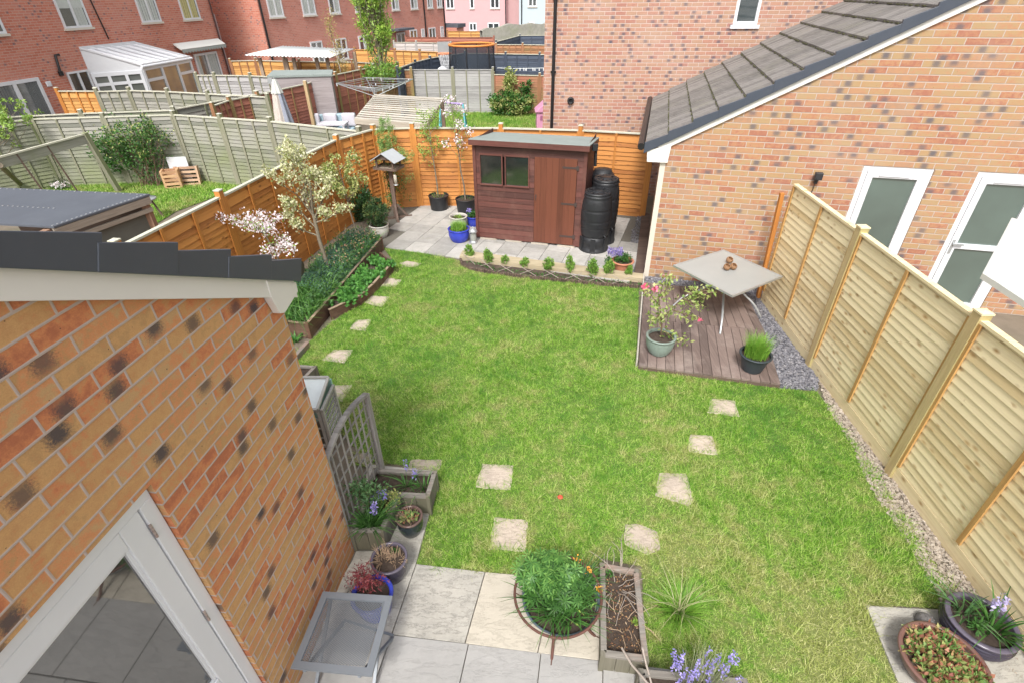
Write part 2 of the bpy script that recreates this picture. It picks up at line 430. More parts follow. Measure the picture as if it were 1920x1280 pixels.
def branches(mb, p, d, L, r, depth, tips, spread=0.6, n=3, shrink=0.68, upb=0.15, seg=3, rnd=None, allpts=None):
    rnd = rnd or random
    p = Vector(p); d = Vector(d).normalized(); pts = [p.copy()]; q = p.copy(); dd = d.copy()
    for i in range(seg):
        dd = (dd + Vector((rnd.uniform(-1, 1), rnd.uniform(-1, 1), rnd.uniform(-1, 1))) * 0.12 + Vector((0, 0, upb * 0.3))).normalized()
        q = q + dd * L / seg; pts.append(q.copy())
    mb.tube(pts, [r * (1 - 0.45 * i / seg) for i in range(seg + 1)], 6 if r > 0.008 else 4, cap=False)
    if allpts is not None: allpts.extend(pts[1:])
    if depth == 0: tips.append(q.copy()); return
    for i in range(n):
        a = rnd.uniform(0, 2 * math.pi)
        side = Vector((math.cos(a), math.sin(a), rnd.uniform(-0.2, 0.5)))
        nd = (dd + side * spread * rnd.uniform(0.6, 1.3) + Vector((0, 0, upb))).normalized()
        st = pts[-1] if i == 0 else pts[rnd.randint(max(1, seg - 2), seg)]
        branches(mb, st, nd, L * shrink * rnd.uniform(0.75, 1.2), r * 0.55, depth - 1, tips, spread, n, shrink, upb, seg, rnd, allpts)
def around(pts, per, s):
    P = np.array([list(p) for p in pts]); k = np.repeat(P, per, 0)
    return k + rng.normal(size=k.shape) * s
# ------------------------------------------------------------------ materials
BRICK = mat_brick('buff_brick', [(0.46, 0.155, 0.075), (0.62, 0.235, 0.10), (0.56, 0.31, 0.13), (0.61, 0.355, 0.15), (0.50, 0.30, 0.13), (0.65, 0.28, 0.12), (0.56, 0.35, 0.165)], (0.53, 0.43, 0.38), smudge=0.22, smudge_col=(0.05, 0.048, 0.06), bl=0.2585, bh=0.0865, joint=0.0115, speck=0.6)
BRICK_R = mat_brick('pale_buff_brick', [(0.36, 0.15, 0.095), (0.44, 0.22, 0.12), (0.42, 0.27, 0.135), (0.40, 0.28, 0.145), (0.45, 0.24, 0.13), (0.38, 0.23, 0.14)], (0.47, 0.39, 0.335), smudge=0.27, smudge_col=(0.11, 0.10, 0.115), blotch=0.35, bl=0.2585, bh=0.0865, joint=0.012, speck=0.5)
BRICK_F = mat_brick('pink_buff_brick', [(0.38, 0.18, 0.135), (0.44, 0.235, 0.165), (0.41, 0.255, 0.17), (0.45, 0.26, 0.185)], (0.56, 0.45, 0.40), smudge=0.27, smudge_col=(0.10, 0.09, 0.115), blotch=0.45)
BRICK_A = mat_brick('red_brick', [(0.50, 0.16, 0.10), (0.58, 0.20, 0.13), (0.55, 0.21, 0.15), (0.60, 0.24, 0.16)], (0.60, 0.42, 0.36), smudge=0.12, smudge_col=(0.17, 0.13, 0.14), blotch=0.25)
BRICK_B = mat_brick('red_brick_row', [(0.52, 0.19, 0.14), (0.60, 0.23, 0.17), (0.57, 0.24, 0.18), (0.62, 0.26, 0.20)], (0.64, 0.42, 0.36), smudge=0.03, smudge_col=(0.25, 0.14, 0.13), blotch=0.3)
UPVC = mat_plain('white_plastic', (0.70, 0.71, 0.735), 0.35, var=0.04, bmp=0.02)
CREAM = mat_plain('cream_board', (0.62, 0.57, 0.49), 0.5, var=0.06, bmp=0.05, scale=3)
WHITE = mat_plain('white_gloss_board', (0.72, 0.70, 0.66), 0.4, var=0.05, bmp=0.03, scale=3)
VERGE = mat_plain('slate_plastic', (0.055, 0.066, 0.088), 0.42, var=0.12, bmp=0.06, scale=4, dirt=(0.075, 0.083, 0.10))
TILE = mat_wood('concrete_tile', (0.215, 0.198, 0.185), (0.125, 0.115, 0.107), 0.9, grain=0.9, green=None, vary=0.25, stain=(0.20, 0.19, 0.15))
MOSS = mat_plain('tile_moss', (0.10, 0.10, 0.05), 0.95, var=0.5, scale=60)
PANE = mat_pane('dark_glass', (0.045, 0.06, 0.065))
PANE_G = mat_pane('garage_glass', (0.035, 0.035, 0.034), 0.03)
FROST = mat_pane('frosted_glass', (0.08, 0.12, 0.105), 0.28)
CURT = mat_plain('curtain', (0.52, 0.55, 0.52), 0.9, var=0.2, scale=9)
CURTY = mat_plain('yellow_curtain', (0.52, 0.47, 0.22), 0.9, var=0.25, scale=9)
BLK = mat_plain('black_plastic', (0.018, 0.019, 0.022), 0.45, var=0.3, scale=5, bmp=0.05, dirt=(0.05, 0.052, 0.055))
PIPE = mat_plain('black_pipe', (0.012, 0.012, 0.013), 0.4, var=0.1)
PALE = mat_wood('new_pale_timber', (0.84, 0.71, 0.45), (0.66, 0.51, 0.28), 0.7, knots=(0.36, 0.20, 0.07), vary=0.55)
PALE_P = mat_wood('new_pale_post', (0.60, 0.46, 0.24), (0.45, 0.33, 0.16), 0.7, vary=0.2, green=(0.33, 0.31, 0.13))
BATT = mat_wood('golden_batten', (0.56, 0.33, 0.12), (0.40, 0.21, 0.07), 0.7, vary=0.2)
ORANGE = mat_wood('orange_stained_timber', (0.56, 0.235, 0.058), (0.37, 0.135, 0.032), 0.65, knots=(0.22, 0.08, 0.02), vary=0.35)
ORANGE_P = mat_wood('orange_post', (0.56, 0.23, 0.05), (0.38, 0.14, 0.03), 0.65, vary=0.25)
ORANGE_F = mat_wood('faded_orange_timber', (0.60, 0.32, 0.10), (0.40, 0.18, 0.05), 0.75, vary=0.35)
GREY = mat_wood('weathered_grey_timber', (0.31, 0.30, 0.265), (0.165, 0.165, 0.14), 0.9, green=(0.19, 0.22, 0.085), vary=0.35)
GREY2 = mat_wood('silver_grey_timber', (0.40, 0.39, 0.385), (0.26, 0.25, 0.25), 0.9, vary=0.3)
GREY_P = mat_wood('grey_green_post', (0.28, 0.265, 0.20), (0.17, 0.175, 0.11), 0.9, green=(0.18, 0.21, 0.09), vary=0.2)
CAPM = mat_wood('pale_cap_rail', (0.58, 0.56, 0.46), (0.42, 0.42, 0.33), 0.85, vary=0.2)
MAROON = mat_wood('maroon_timber', (0.37, 0.145, 0.10), (0.22, 0.08, 0.055), 0.8, vary=0.35)
BROWNF = mat_wood('brown_timber', (0.36, 0.17, 0.085), (0.20, 0.10, 0.05), 0.85, green=(0.25, 0.24, 0.09), vary=0.35)
NAVY = mat_wood('navy_timber', (0.060, 0.078, 0.115), (0.035, 0.045, 0.070), 0.7, vary=0.3)
SHEDW = mat_wood('shed_maroon_timber', (0.135, 0.046, 0.036), (0.07, 0.026, 0.021), 0.6, grain=0.8, stain=(0.17, 0.085, 0.065), vary=0.3)
SHEDD = mat_wood('shed_door_timber', (0.155, 0.050, 0.028), (0.10, 0.032, 0.018), 0.5, grain=0.6, vary=0.25)
DECK = mat_wood('decking', (0.21, 0.155, 0.135), (0.11, 0.08, 0.07), 0.75, grain=0.8, stain=(0.34, 0.28, 0.25), vary=0.35)
BEDW = mat_wood('bed_board', (0.17, 0.085, 0.055), (0.08, 0.042, 0.03), 0.8, stain=(0.30, 0.20, 0.14), vary=0.4)
BEDTOP = mat_wood('bed_rail', (0.36, 0.27, 0.19), (0.20, 0.14, 0.09), 0.85, vary=0.3)
PLANT_W = mat_wood('planter_timber', (0.21, 0.19, 0.165), (0.09, 0.085, 0.075), 0.9, green=(0.15, 0.14, 0.085), vary=0.4)
PLANT_T = mat_wood('planter_rim', (0.31, 0.285, 0.25), (0.17, 0.155, 0.135), 0.9, stain=(0.34, 0.17, 0.11), vary=0.4)
TRELL = mat_wood('trellis_timber', (0.30, 0.285, 0.27), (0.17, 0.16, 0.15), 0.85, vary=0.3)
SILVER = mat_wood('silvered_frame', (0.46, 0.45, 0.42), (0.30, 0.29, 0.275), 0.8, vary=0.3)
SLEEP = mat_wood('pale_edging_timber', (0.52, 0.44, 0.30), (0.34, 0.28, 0.18), 0.9, vary=0.3)
DARKW = mat_wood('dark_weathered_timber', (0.16, 0.11, 0.085), (0.075, 0.05, 0.04), 0.85, vary=0.3)
FELT = mat_plain('green_roofing_felt', (0.235, 0.27, 0.255), 0.95, var=0.2, scale=3, bmp=0.5, dirt=(0.30, 0.33, 0.31))
FELT_D = mat_plain('dark_roofing_felt', (0.085, 0.095, 0.115), 0.8, var=0.2, scale=1.5, bmp=0.3, dirt=(0.13, 0.14, 0.16))
METAL = mat_plain('grey_painted_metal', (0.19, 0.21, 0.235), 0.45, metal=0.2, var=0.12, scale=5, dirt=(0.26, 0.275, 0.285))
ALU = mat_plain('pale_metal', (0.50, 0.52, 0.53), 0.35, metal=0.6, var=0.1)
RUST = mat_plain('rusty_iron', (0.13, 0.06, 0.045), 0.75, metal=0.3, var=0.4, scale=20, dirt=(0.22, 0.10, 0.07))
SOIL = mat_plain('potting_soil', (0.055, 0.038, 0.028), 0.95, var=0.6, scale=40, bmp=1.0, dirt=(0.12, 0.09, 0.07))
SOILB = mat_plain('bed_soil', (0.07, 0.05, 0.038), 0.95, var=0.6, scale=20, bmp=1.0, dirt=(0.16, 0.12, 0.09))
BARK = mat_plain('grey_bark', (0.20, 0.165, 0.12), 0.9, var=0.35, scale=20, bmp=0.5, dirt=(0.27, 0.26, 0.19))
TWIG = mat_plain('brown_twig', (0.17, 0.11, 0.075), 0.9, var=0.3, scale=20)
DRYTWIG = mat_plain('dry_stalk', (0.42, 0.30, 0.20), 0.9, var=0.4, scale=20)
DEADW = mat_plain('weathered_stick', (0.34, 0.29, 0.25), 0.9, var=0.3, scale=20)
SLAB = mat_stone('riven_slab', (0.50, 0.475, 0.42), (0.33, 0.315, 0.28), 2.2, crack=0.6, per=0.3, sand=(0.54, 0.48, 0.38))
SLABG = mat_stone('smooth_grey_slab', (0.38, 0.37, 0.355), (0.29, 0.285, 0.275), 1.2, crack=0.0, per=0.12)
SLABB = mat_stone('rear_paving_slab', (0.46, 0.44, 0.41), (0.29, 0.28, 0.26), 2.5, crack=0.25, per=0.35, moss=(0.24, 0.24, 0.19))
STEP = mat_stone('stepping_stone', (0.50, 0.42, 0.345), (0.33, 0.275, 0.225), 3.0, crack=0.5, per=0.3, moss=(0.28, 0.27, 0.18))
JOINT = mat_plain('joint_sand', (0.13, 0.12, 0.10), 0.95, var=0.4, scale=30)
EARTH = mat_plain('bare_earth', (0.17, 0.14, 0.105), 0.95, var=0.4, scale=3, bmp=0.8, dirt=(0.10, 0.11, 0.06))
TERRA = mat_plain('terracotta', (0.50, 0.20, 0.12), 0.75, var=0.15, scale=8, dirt=(0.52, 0.33, 0.25))
BLUEG = mat_plain('blue_glaze', (0.035, 0.055, 0.42), 0.15, var=0.25, scale=6, bmp=0.02)
PURP = mat_plain('purple_glaze', (0.035, 0.030, 0.050), 0.15, var=0.4, scale=9, bmp=0.05, dirt=(0.085, 0.065, 0.08))
DKGL = mat_plain('dark_glaze', (0.025, 0.035, 0.04), 0.12, var=0.5, scale=9, bmp=0.05, dirt=(0.10, 0.08, 0.06))
RIMP = mat_plain('purple_rim_glaze', (0.12, 0.105, 0.14), 0.2, var=0.3, scale=12, bmp=0.02)
SAGE = mat_plain('grey_green_glaze', (0.20, 0.25, 0.22), 0.4, var=0.2, scale=10, bmp=0.05)
OFFW = mat_plain('offwhite_glaze', (0.52, 0.50, 0.45), 0.4, var=0.15, scale=6, dirt=(0.36, 0.36, 0.30))
BRWN = mat_plain('brown_glaze', (0.16, 0.085, 0.07), 0.3, var=0.3, scale=6)
CANVAS = mat_plain('white_canvas', (0.74, 0.75, 0.71), 0.9, var=0.03, scale=3)
ROCK = mat_plain('carved_stone', (0.16, 0.15, 0.145), 0.9, var=0.4, scale=30, bmp=1.0)

L_GREEN = mat_leaf('green_leaf', [(0.03, 0.09, 0.02), (0.06, 0.17, 0.03), (0.10, 0.24, 0.05)])
L_DARK = mat_leaf('dark_leaf', [(0.02, 0.055, 0.02), (0.04, 0.10, 0.03), (0.07, 0.14, 0.05)])
L_LIME = mat_leaf('lime_leaf', [(0.17, 0.30, 0.05), (0.26, 0.42, 0.08), (0.36, 0.48, 0.10)])
L_PALE = mat_leaf('pale_blossom_leaf', [(0.30, 0.36, 0.12), (0.55, 0.56, 0.30), (0.72, 0.70, 0.48), (0.60, 0.58, 0.36)])
L_VAR = mat_leaf('variegated_leaf', [(0.14, 0.24, 0.05), (0.38, 0.42, 0.12), (0.58, 0.56, 0.25)])
L_FERN = mat_leaf('feathery_leaf', [(0.14, 0.28, 0.06), (0.22, 0.38, 0.10), (0.30, 0.44, 0.15)])
L_STRAW = mat_leaf('strawberry_leaf', [(0.04, 0.14, 0.03), (0.09, 0.27, 0.05), (0.16, 0.38, 0.08)])
L_BLUEG = mat_leaf('blue_green_leaf', [(0.045, 0.12, 0.04), (0.09, 0.20, 0.07), (0.16, 0.29, 0.11)])
L_LUP = mat_leaf('lupin_leaf', [(0.04, 0.13, 0.025), (0.10, 0.25, 0.05), (0.19, 0.37, 0.08)])
L_BOX = mat_leaf('box_leaf', [(0.10, 0.22, 0.04), (0.20, 0.38, 0.06), (0.30, 0.46, 0.09)])
L_MAROON = mat_leaf('maple_leaf', [(0.13, 0.02, 0.03), (0.22, 0.04, 0.05), (0.30, 0.08, 0.08)])
L_GRASS = mat_leaf('chive_blade', [(0.12, 0.28, 0.03), (0.20, 0.42, 0.05), (0.32, 0.50, 0.08)])
L_DRY = mat_leaf('dry_leaf', [(0.26, 0.10, 0.05), (0.40, 0.22, 0.10), (0.45, 0.33, 0.18)])
L_AUT = mat_leaf('mixed_leaf', [(0.10, 0.22, 0.05), (0.20, 0.34, 0.09), (0.36, 0.40, 0.14), (0.45, 0.20, 0.12), (0.30, 0.10, 0.08)])
L_BIRCH = mat_leaf('birch_leaf', [(0.30, 0.28, 0.08), (0.42, 0.38, 0.12), (0.40, 0.28, 0.12)])
F_WHITE = mat_leaf('white_petal', [(0.70, 0.66, 0.66), (0.85, 0.80, 0.82), (0.80, 0.62, 0.68)])
F_PINK = mat_leaf('pink_petal', [(0.70, 0.08, 0.20), (0.85, 0.18, 0.32), (0.88, 0.30, 0.42)])
F_BLUE = mat_leaf('lilac_petal', [(0.22, 0.20, 0.55), (0.35, 0.30, 0.68), (0.48, 0.42, 0.78)])
F_ORNG = mat_leaf('orange_petal', [(0.70, 0.28, 0.04), (0.75, 0.45, 0.06)])

def mat_lawn(name, blade):
    m, nt, b = new_mat(name)
    geo = nt.nodes.new('ShaderNodeNewGeometry'); pos = geo.outputs['Position']
    big = noise(nt, pos, 0.75, 5, 0.62); mid = noise(nt, pos, 4.5, 5, 0.7); fine = noise(nt, pos, 30.0, 3, 0.7)
    if blade: r = geo.outputs['Random Per Island']
    else: r = fine
    c = ramp(nt, r, [(0, (0.055, 0.15, 0.014)), (0.3, (0.165, 0.36, 0.035)), (0.7, (0.33, 0.54, 0.075)), (1.0, (0.56, 0.62, 0.24))])
    f = mth(nt, 'ADD', mth(nt, 'MULTIPLY', big, 0.5), mth(nt, 'MULTIPLY', mid, 0.5))
    sep = nt.nodes.new('ShaderNodeSeparateXYZ'); nt.links.new(pos, sep.inputs[0])
    near = sock(nt, 'ShaderNodeMapRange', 0, Value=sep.outputs[1], i1=2.0, i2=3.9, i3=0.085, i4=0.0)
    f = mth(nt, 'ADD', f, near)
    dry = sock(nt, 'ShaderNodeMapRange', 0, Value=f, i1=0.505, i2=0.60, i3=0.0, i4=0.78)
    dryc = ramp(nt, r, [(0, (0.22, 0.24, 0.06)), (0.5, (0.46, 0.48, 0.15)), (1, (0.70, 0.64, 0.36))])
    c = mixc(nt, dry, c, dryc)
    lush = sock(nt, 'ShaderNodeMapRange', 0, Value=f, i1=0.39, i2=0.48, i3=0.65, i4=0.0)
    c = mixc(nt, lush, c, (0.075, 0.26, 0.025))
    if not blade: c = mixc(nt, 0.7, c, (0.05, 0.06, 0.025))
    nt.links.new(c, b.inputs['Base Color']); b.inputs['Roughness'].default_value = 0.6
    b.inputs['Specular IOR Level'].default_value = 0.25
    if blade:
        t = nt.nodes.new('ShaderNodeBsdfTranslucent'); nt.links.new(c, t.inputs[0])
        ms = nt.nodes.new('ShaderNodeMixShader'); ms.inputs[0].default_value = 0.3
        nt.links.new(b.outputs[0], ms.inputs[1]); nt.links.new(t.outputs[0], ms.inputs[2]); nt.links.new(ms.outputs[0], nt.nodes['Material Output'].inputs[0])
    return m
LAWN_G = mat_lawn('lawn_ground', False); LAWN_B = mat_lawn('lawn_blades', True)

# ------------------------------------------------------------------ ground
gm = MB(); gm.poly([(-400, -200, 0), (400, -200, 0), (400, 600, 0), (-400, 600, 0)])
struct(gm.build('ground', EARTH))

# lawn outline (metres)
LP = [G(*p) for p in [(781, 1060), (806, 968), (817, 935), (822, 880), (700, 866), (655, 830), (600, 730), (552, 672), (582, 640), (622, 606), (680, 566), (715, 525), (737, 490), (719, 466), (790, 476), (862, 490), (868, 502), (900, 512), (1000, 525), (1100, 534), (1198, 541), (1193, 690), (1463, 729), (1532, 735), (1560, 775), (1606, 832), (1636, 876), (1678, 945), (1722, 1005), (1764, 1072), (1788, 1108), (1790, 1143), (1621, 1133), (1700, 1330), (1400, 1330), (1392, 1268), (1212, 1256), (1203, 1062), (1127, 1048), (1118, 1096), (960, 1080)]]
lm = MB(); lm.add([(p.x, p.y, 0.012) for p in LP], [tuple(range(len(LP)))]); struct(lm.build('lawn_earth', LAWN_G))

# stepping stones: photo outline of each
STONES = [
    ('pale stepping stone nearest the rear paving and raised beds', [(750, 495), (765, 491), (791, 496), (779, 503), (754, 502)]),
    ('pale stepping stone beside the strawberry bed end, second from the rear paving', [(708, 538), (724, 522), (755, 527), (741, 540)]),
    ('squarish pale stepping stone beside the middle of the strawberry bed', [(684, 570), (694, 556), (731, 559), (718, 578)]),
    ('small pale stepping stone by the near end of the strawberry bed', [(656, 619), (668, 602), (699, 601), (686, 622)]),
    ('wide pale stepping stone between raised bed corner and little grey planter', [(603, 677), (625, 657), (664, 657), (646, 682)]),
    ('pale stepping stone beside the glazed cold frame', [(612, 748), (612, 724), (661, 723), (643, 754)]),
    ('pale stepping stone mostly hidden behind the grey trellis', [(665, 868), (668, 850), (700, 852), (692, 874)]),
    ('pale stepping stone touching the back of the crosswise bluebell planter', [(765, 880), (771, 863), (831, 864), (824, 884)]),
    ('off-white square stepping stone in the lawn right of the crosswise bluebell planter', [(892, 915), (904, 871), (963, 874), (957, 920)]),
    ('off-white square stepping stone just beyond the patio and the lupin bowl', [(918, 1032), (926, 972), (991, 977), (985, 1035)]),
    ('tan rounded stepping stone beyond the long wooden planter', [(1170, 1022), (1172, 985), (1200, 984), (1236, 1001), (1238, 1030), (1214, 1041)]),
    ('tan slanting stepping stone in the middle of the right-hand row', [(1228, 930), (1234, 888), (1286, 890), (1302, 940), (1292, 950)]),
    ('small tan stepping stone third from the deck', [(1288, 848), (1294, 816), (1336, 818), (1345, 855)]),
    ('tan stepping stone nearest the timber deck', [(1326, 775), (1332, 749), (1378, 752), (1386, 783)])]
stone_polys = []; STONE_EDGES = []
for lab, px in STONES:
    q = [G(*p) for p in px]; c = sum(q, Vector()) / len(q)
    pts = []
    n = len(q)
    for i in range(n):                       # broken natural edge
        a, b_ = q[i], q[(i + 1) % n]
        for k in range(4):
            p = a.lerp(b_, k / 4); pts.append(p + Vector((random.uniform(-1, 1), random.uniform(-1, 1), 0)) * 0.008)
    stone_polys.append([(c + (p - c) * 0.86)[:2] for p in pts])
    STONE_EDGES.append([(p.x, p.y) for p in pts])
    m = MB(); m.prism([(p.x - 0, p.y) for p in pts], 0.0, 0.024)
    # individual origin
    t = m.build('stepping_stone', STEP, None, bevel=0.006); tag(t, lab, 'stepping stone', 'stepping stones set in the lawn')

# grass: every blade real, one stuff object
x, y = scatter([p[:2] for p in LP], 640000, [s for s in stone_polys])
dens = rng.uniform(0, 1, len(x)) < np.clip(1.25 - 0.085 * y, 0.35, 1)
x, y = x[dens], y[dens]
print('blades', len(x))
clumpy = 0.5 + 0.5 * np.sin(x * 5.1 + 2 * np.sin(y * 3.3)) * np.sin(y * 4.3 + 1.7 * np.sin(x * 2.9))
H_ = (0.030 + 0.050 * clumpy ** 2) * rng.uniform(0.6, 1.3, len(x))
# ragged tufts and longer blades creeping over the stone edges
tx, ty = scatter([p[:2] for p in LP], 2600, stone_polys)
kk = rng.integers(14, 46, len(tx)); cx_ = np.repeat(tx, kk); cy_ = np.repeat(ty, kk); rr_ = np.repeat(rng.uniform(0.02, 0.07, len(tx)), kk)
a_ = rng.uniform(0, 6.283, len(cx_)); q_ = np.sqrt(rng.uniform(0, 1, len(cx_))) * rr_
px_, py_ = cx_ + q_ * np.cos(a_), cy_ + q_ * np.sin(a_)
tH = np.repeat(rng.uniform(0.05, 0.10, len(tx)), kk)
ex_, ey_ = [], []
for sp_ in STONE_EDGES:
    for (a, b_) in zip(sp_, sp_[1:] + sp_[:1]):
        n_ = int(((a[0] - b_[0]) ** 2 + (a[1] - b_[1]) ** 2) ** 0.5 * 420)
        for _ in range(n_): t_ = random.random(); ex_.append(a[0] + (b_[0] - a[0]) * t_ + random.gauss(0, .014)); ey_.append(a[1] + (b_[1] - a[1]) * t_ + random.gauss(0, .014))
X_ = np.concatenate([x, px_, ex_]); Y_ = np.concatenate([y, py_, ey_]); HH = np.concatenate([H_, tH, rng.uniform(0.05, 0.09, len(ex_))])
hb = blades('grass', np.stack([X_, Y_, np.full_like(X_, 0.008)], 1), HH, 0.0058, LAWN_B, lean=1.1)
stuff(hb, 'short uneven mown grass of the back lawn with drier patches', 'grass')

# ------------------------------------------------------------------ patio, paving
def slab_grid(mb, corners, nu, nv, z, th=0.03, gap=0.006, skip=(), jz=0.0):
    a, b_, c, d = [Vector(p) for p in corners]           # a-b near edge, d-c far edge
    def P(u, v): return a.lerp(b_, u).lerp(d.lerp(c, u), v)
    for i in range(nu):
        for j in range(nv):
            if (i, j) in skip: continue
            q = [P(i / nu, j / nv), P((i + 1) / nu, j / nv), P((i + 1) / nu, (j + 1) / nv), P(i / nu, (j + 1) / nv)]
            ce = sum(q, Vector()) / 4; q = [ce + (p - ce) * (1 - gap / (p - ce).length) for p in q]
            dz = random.uniform(-jz, jz)
            mb.prism([(p.x, p.y) for p in q], z - th + dz, z + dz)
pb = MB(); pts = [G(*p) for p in [(560, 1300), (664, 1034), (690, 866), (812, 935), (806, 967), (781, 1059), (965, 1080), (1122, 1094), (1122, 1240), (1400, 1272), (1400, 1400), (540, 1400)]]
pts[0] = G(540, 1330); pb.poly([(p.x, p.y, 0.006) for p in pts]); struct(pb.build('patio_base', JOINT))
pm = MB()
J = lambda px, py: G(px, py)
# row of large riven slabs across the lawn edge
A0, A1, A2, A3 = J(735, 1192), J(872, 1209), J(1000, 1226), J(1123, 1241)
B0, B1, B2, B3 = J(781, 1059), J(910, 1074), J(1039, 1086), J(1126, 1096)
def sl(mb, *q, z=0.03):
    q = [Vector(p) for p in q]; ce = sum(q, Vector()) / len(q); q = [ce + (p - ce) * (1 - 0.005 / (p - ce).length) for p in q]
    mb.prism([(p.x, p.y) for p in q], z - 0.03, z)
sl(pm, A0, A1, B1, B0); sl(pm, A1, A2 + (A2 - A1) * 0.06, B2, B1); sl(pm, A2 + (A2 - A1) * 0.06, A3, B3, B2)
W0, W1 = J(664, 1036), J(563, 1280)
dirA = (B0 - A0).normalized(); side = Vector((dirA.y, -dirA.x, 0))
# strip of slabs between the big row and the garage, and running up beside the planters
sl(pm, A0, B0, J(700, 1052), J(600, 1180)); sl(pm, J(600, 1180), J(700, 1052), J(666, 1046), J(580, 1185))
sl(pm, J(668, 1036), J(662, 1050), J(781, 1060), J(806, 966), J(735, 962), J(720, 1036))
sl(pm, J(806, 966), J(815, 935), J(745, 930), J(735, 962)); sl(pm, J(745, 928), J(815, 932), J(818, 885), J(690, 872), J(670, 1020), J(720, 1030))
struct(pm.build('patio', SLAB, None, bevel=0.004))
pg = MB()                                   # smooth grey row
D = (A0 - B0).normalized() * 0.62; e0 = A0 + D; e1 = A1 + D; e2 = A2 + D; e3 = A3 + D
off = Vector((0.03, 0, 0))
sl(pg, e0, e1 + off, A1 + off, A0); sl(pg, e1 + off, e2 + off * 2, A2 + off * 2, A1 + off); sl(pg, e2 + off * 2, e3 + off, A3 + off, A2 + off * 2)
e4 = e3 + (e3 - e2); A4 = A3 + (A3 - A2); sl(pg, e3 + off, e4 + off, A4 + off, A3 + off)
L0 = A0 - (A1 - A0) * 0.95; sl(pg, L0 + D, e0, A0, L0)
L1 = L0 + D
for k in range(5): sl(pg, *(p + D * 1.0 for p in (L0.lerp(A4, k / 5) + D, L0.lerp(A4, (k + 1) / 5) + D, L0.lerp(A4, (k + 1) / 5), L0.lerp(A4, k / 5))))
struct(pg.build('lower_patio', SLABG, None, bevel=0.003))
# slabs in the right-hand near corner
pc = MB()
q0, q1 = J(1621, 1137), J(1789, 1146); u = (q1 - q0).normalized(); v = (J(1680, 1280) - q0).normalized()
for i in range(3):
    for j in range(3):
        o_ = q0 + u * 0.605 * i + v * 0.605 * j; sl(pc, o_, o_ + u * 0.6, o_ + u * 0.6 + v * 0.6, o_ + v * 0.6)
struct(pc.build('corner_paving', SLAB, None, bevel=0.004))
# rear paving
rb = MB(); rp = [G(*p) for p in [(716, 465), (862, 487), (862, 478), (1207, 533), (1203, 400), (1000, 380), (758, 372), (690, 425)]]
rb.poly([(p.x, p.y, 0.006) for p in rp]); struct(rb.build('rear_paving_base', JOINT))
rm = MB()
c0, c1 = G(722, 466), G(862, 486)
uu = (G(1205, 533) - G(862, 482)).normalized(); uu = (c1 - c0).normalized() * 0.5 + uu * 0.5; uu.normalize()
vv = (G(805, 378) - G(735, 462)).normalized()
vv = (G(893, 335) - G(722, 466)).normalized(); vv = Vector((-uu.y, uu.x, 0)) * 0.85 + vv * 0.15; vv.normalize()
ex = (G(1160, 525) - c0).dot(uu)
for i in range(-1, 11):
    for j in range(0, 7):
        s_ = 0.452
        o_ = c0 + uu * s_ * i + vv * s_ * j
        cen = o_ + (uu + vv) * s_ / 2
        if i < 0 and j < 2: continue
        if inpoly(np.array([cen.x]), np.array([cen.y]), [G(*p)[:2] for p in [(690, 470), (860, 492), (1180, 540), (1186, 400), (1000, 372), (750, 365), (705, 420)]])[0]:
            sl(rm, o_, o_ + uu * s_, o_ + (uu + vv) * s_, o_ + vv * s_)
struct(rm.build('rear_paving', SLABB, None, bevel=0.004))
# front edging course of the rear paving (pale timber) and planted soil strip
ed = MB(); ed.prism([G(*p)[:2] for p in [(862, 490), (1207, 533), (1208, 524), (868, 479)]], 0, 0.11)
o = ed.build('sleeper_edging', SLEEP, None, bevel=0.004); tag(o, 'pale timber sleeper edging along the front of the rear paving', 'edging')
ss = MB(); pp = [G(*p) for p in [(862, 489), (1206, 533), (1198, 541), (1100, 533), (1000, 524), (900, 511), (866, 500)]]
ss.poly([(p.x, p.y, 0.018) for p in pp]); struct(ss.build('border_soil', SOILB))
# log-roll edging
lr = thing('log_roll_edging', 'low brown log-roll edging between lawn and box plants', 'edging', G(1000, 524))
cur = [G(*p) for p in [(864, 490), (866, 500), (885, 508), (930, 516), (1000, 525), (1060, 531), (1130, 537), (1199, 542)]]
lg = MB()
for a, b_ in zip(cur, cur[1:]):
    n = max(1, int((b_ - a).length / 0.045))
    for k in range(n):
        p = a.lerp(b_, k / n); h = random.uniform(0.06, 0.08)
        lg.tube([(p.x, p.y, 0), (p.x, p.y, h)], 0.022, 6)
lg.build('log_roll', DARKW, lr)
# dark plank path strip and slate strip beside the right-hand house
dk = MB(); dk.prism([G(*p)[:2] for p in [(1188, 528), (1208, 530), (1218, 405), (1203, 402)]], 0, 0.05)
tag(dk.build('timber_plank', DARKW, None, bevel=0.004), 'dark timber plank lying along the corner of the brick house', 'plank')

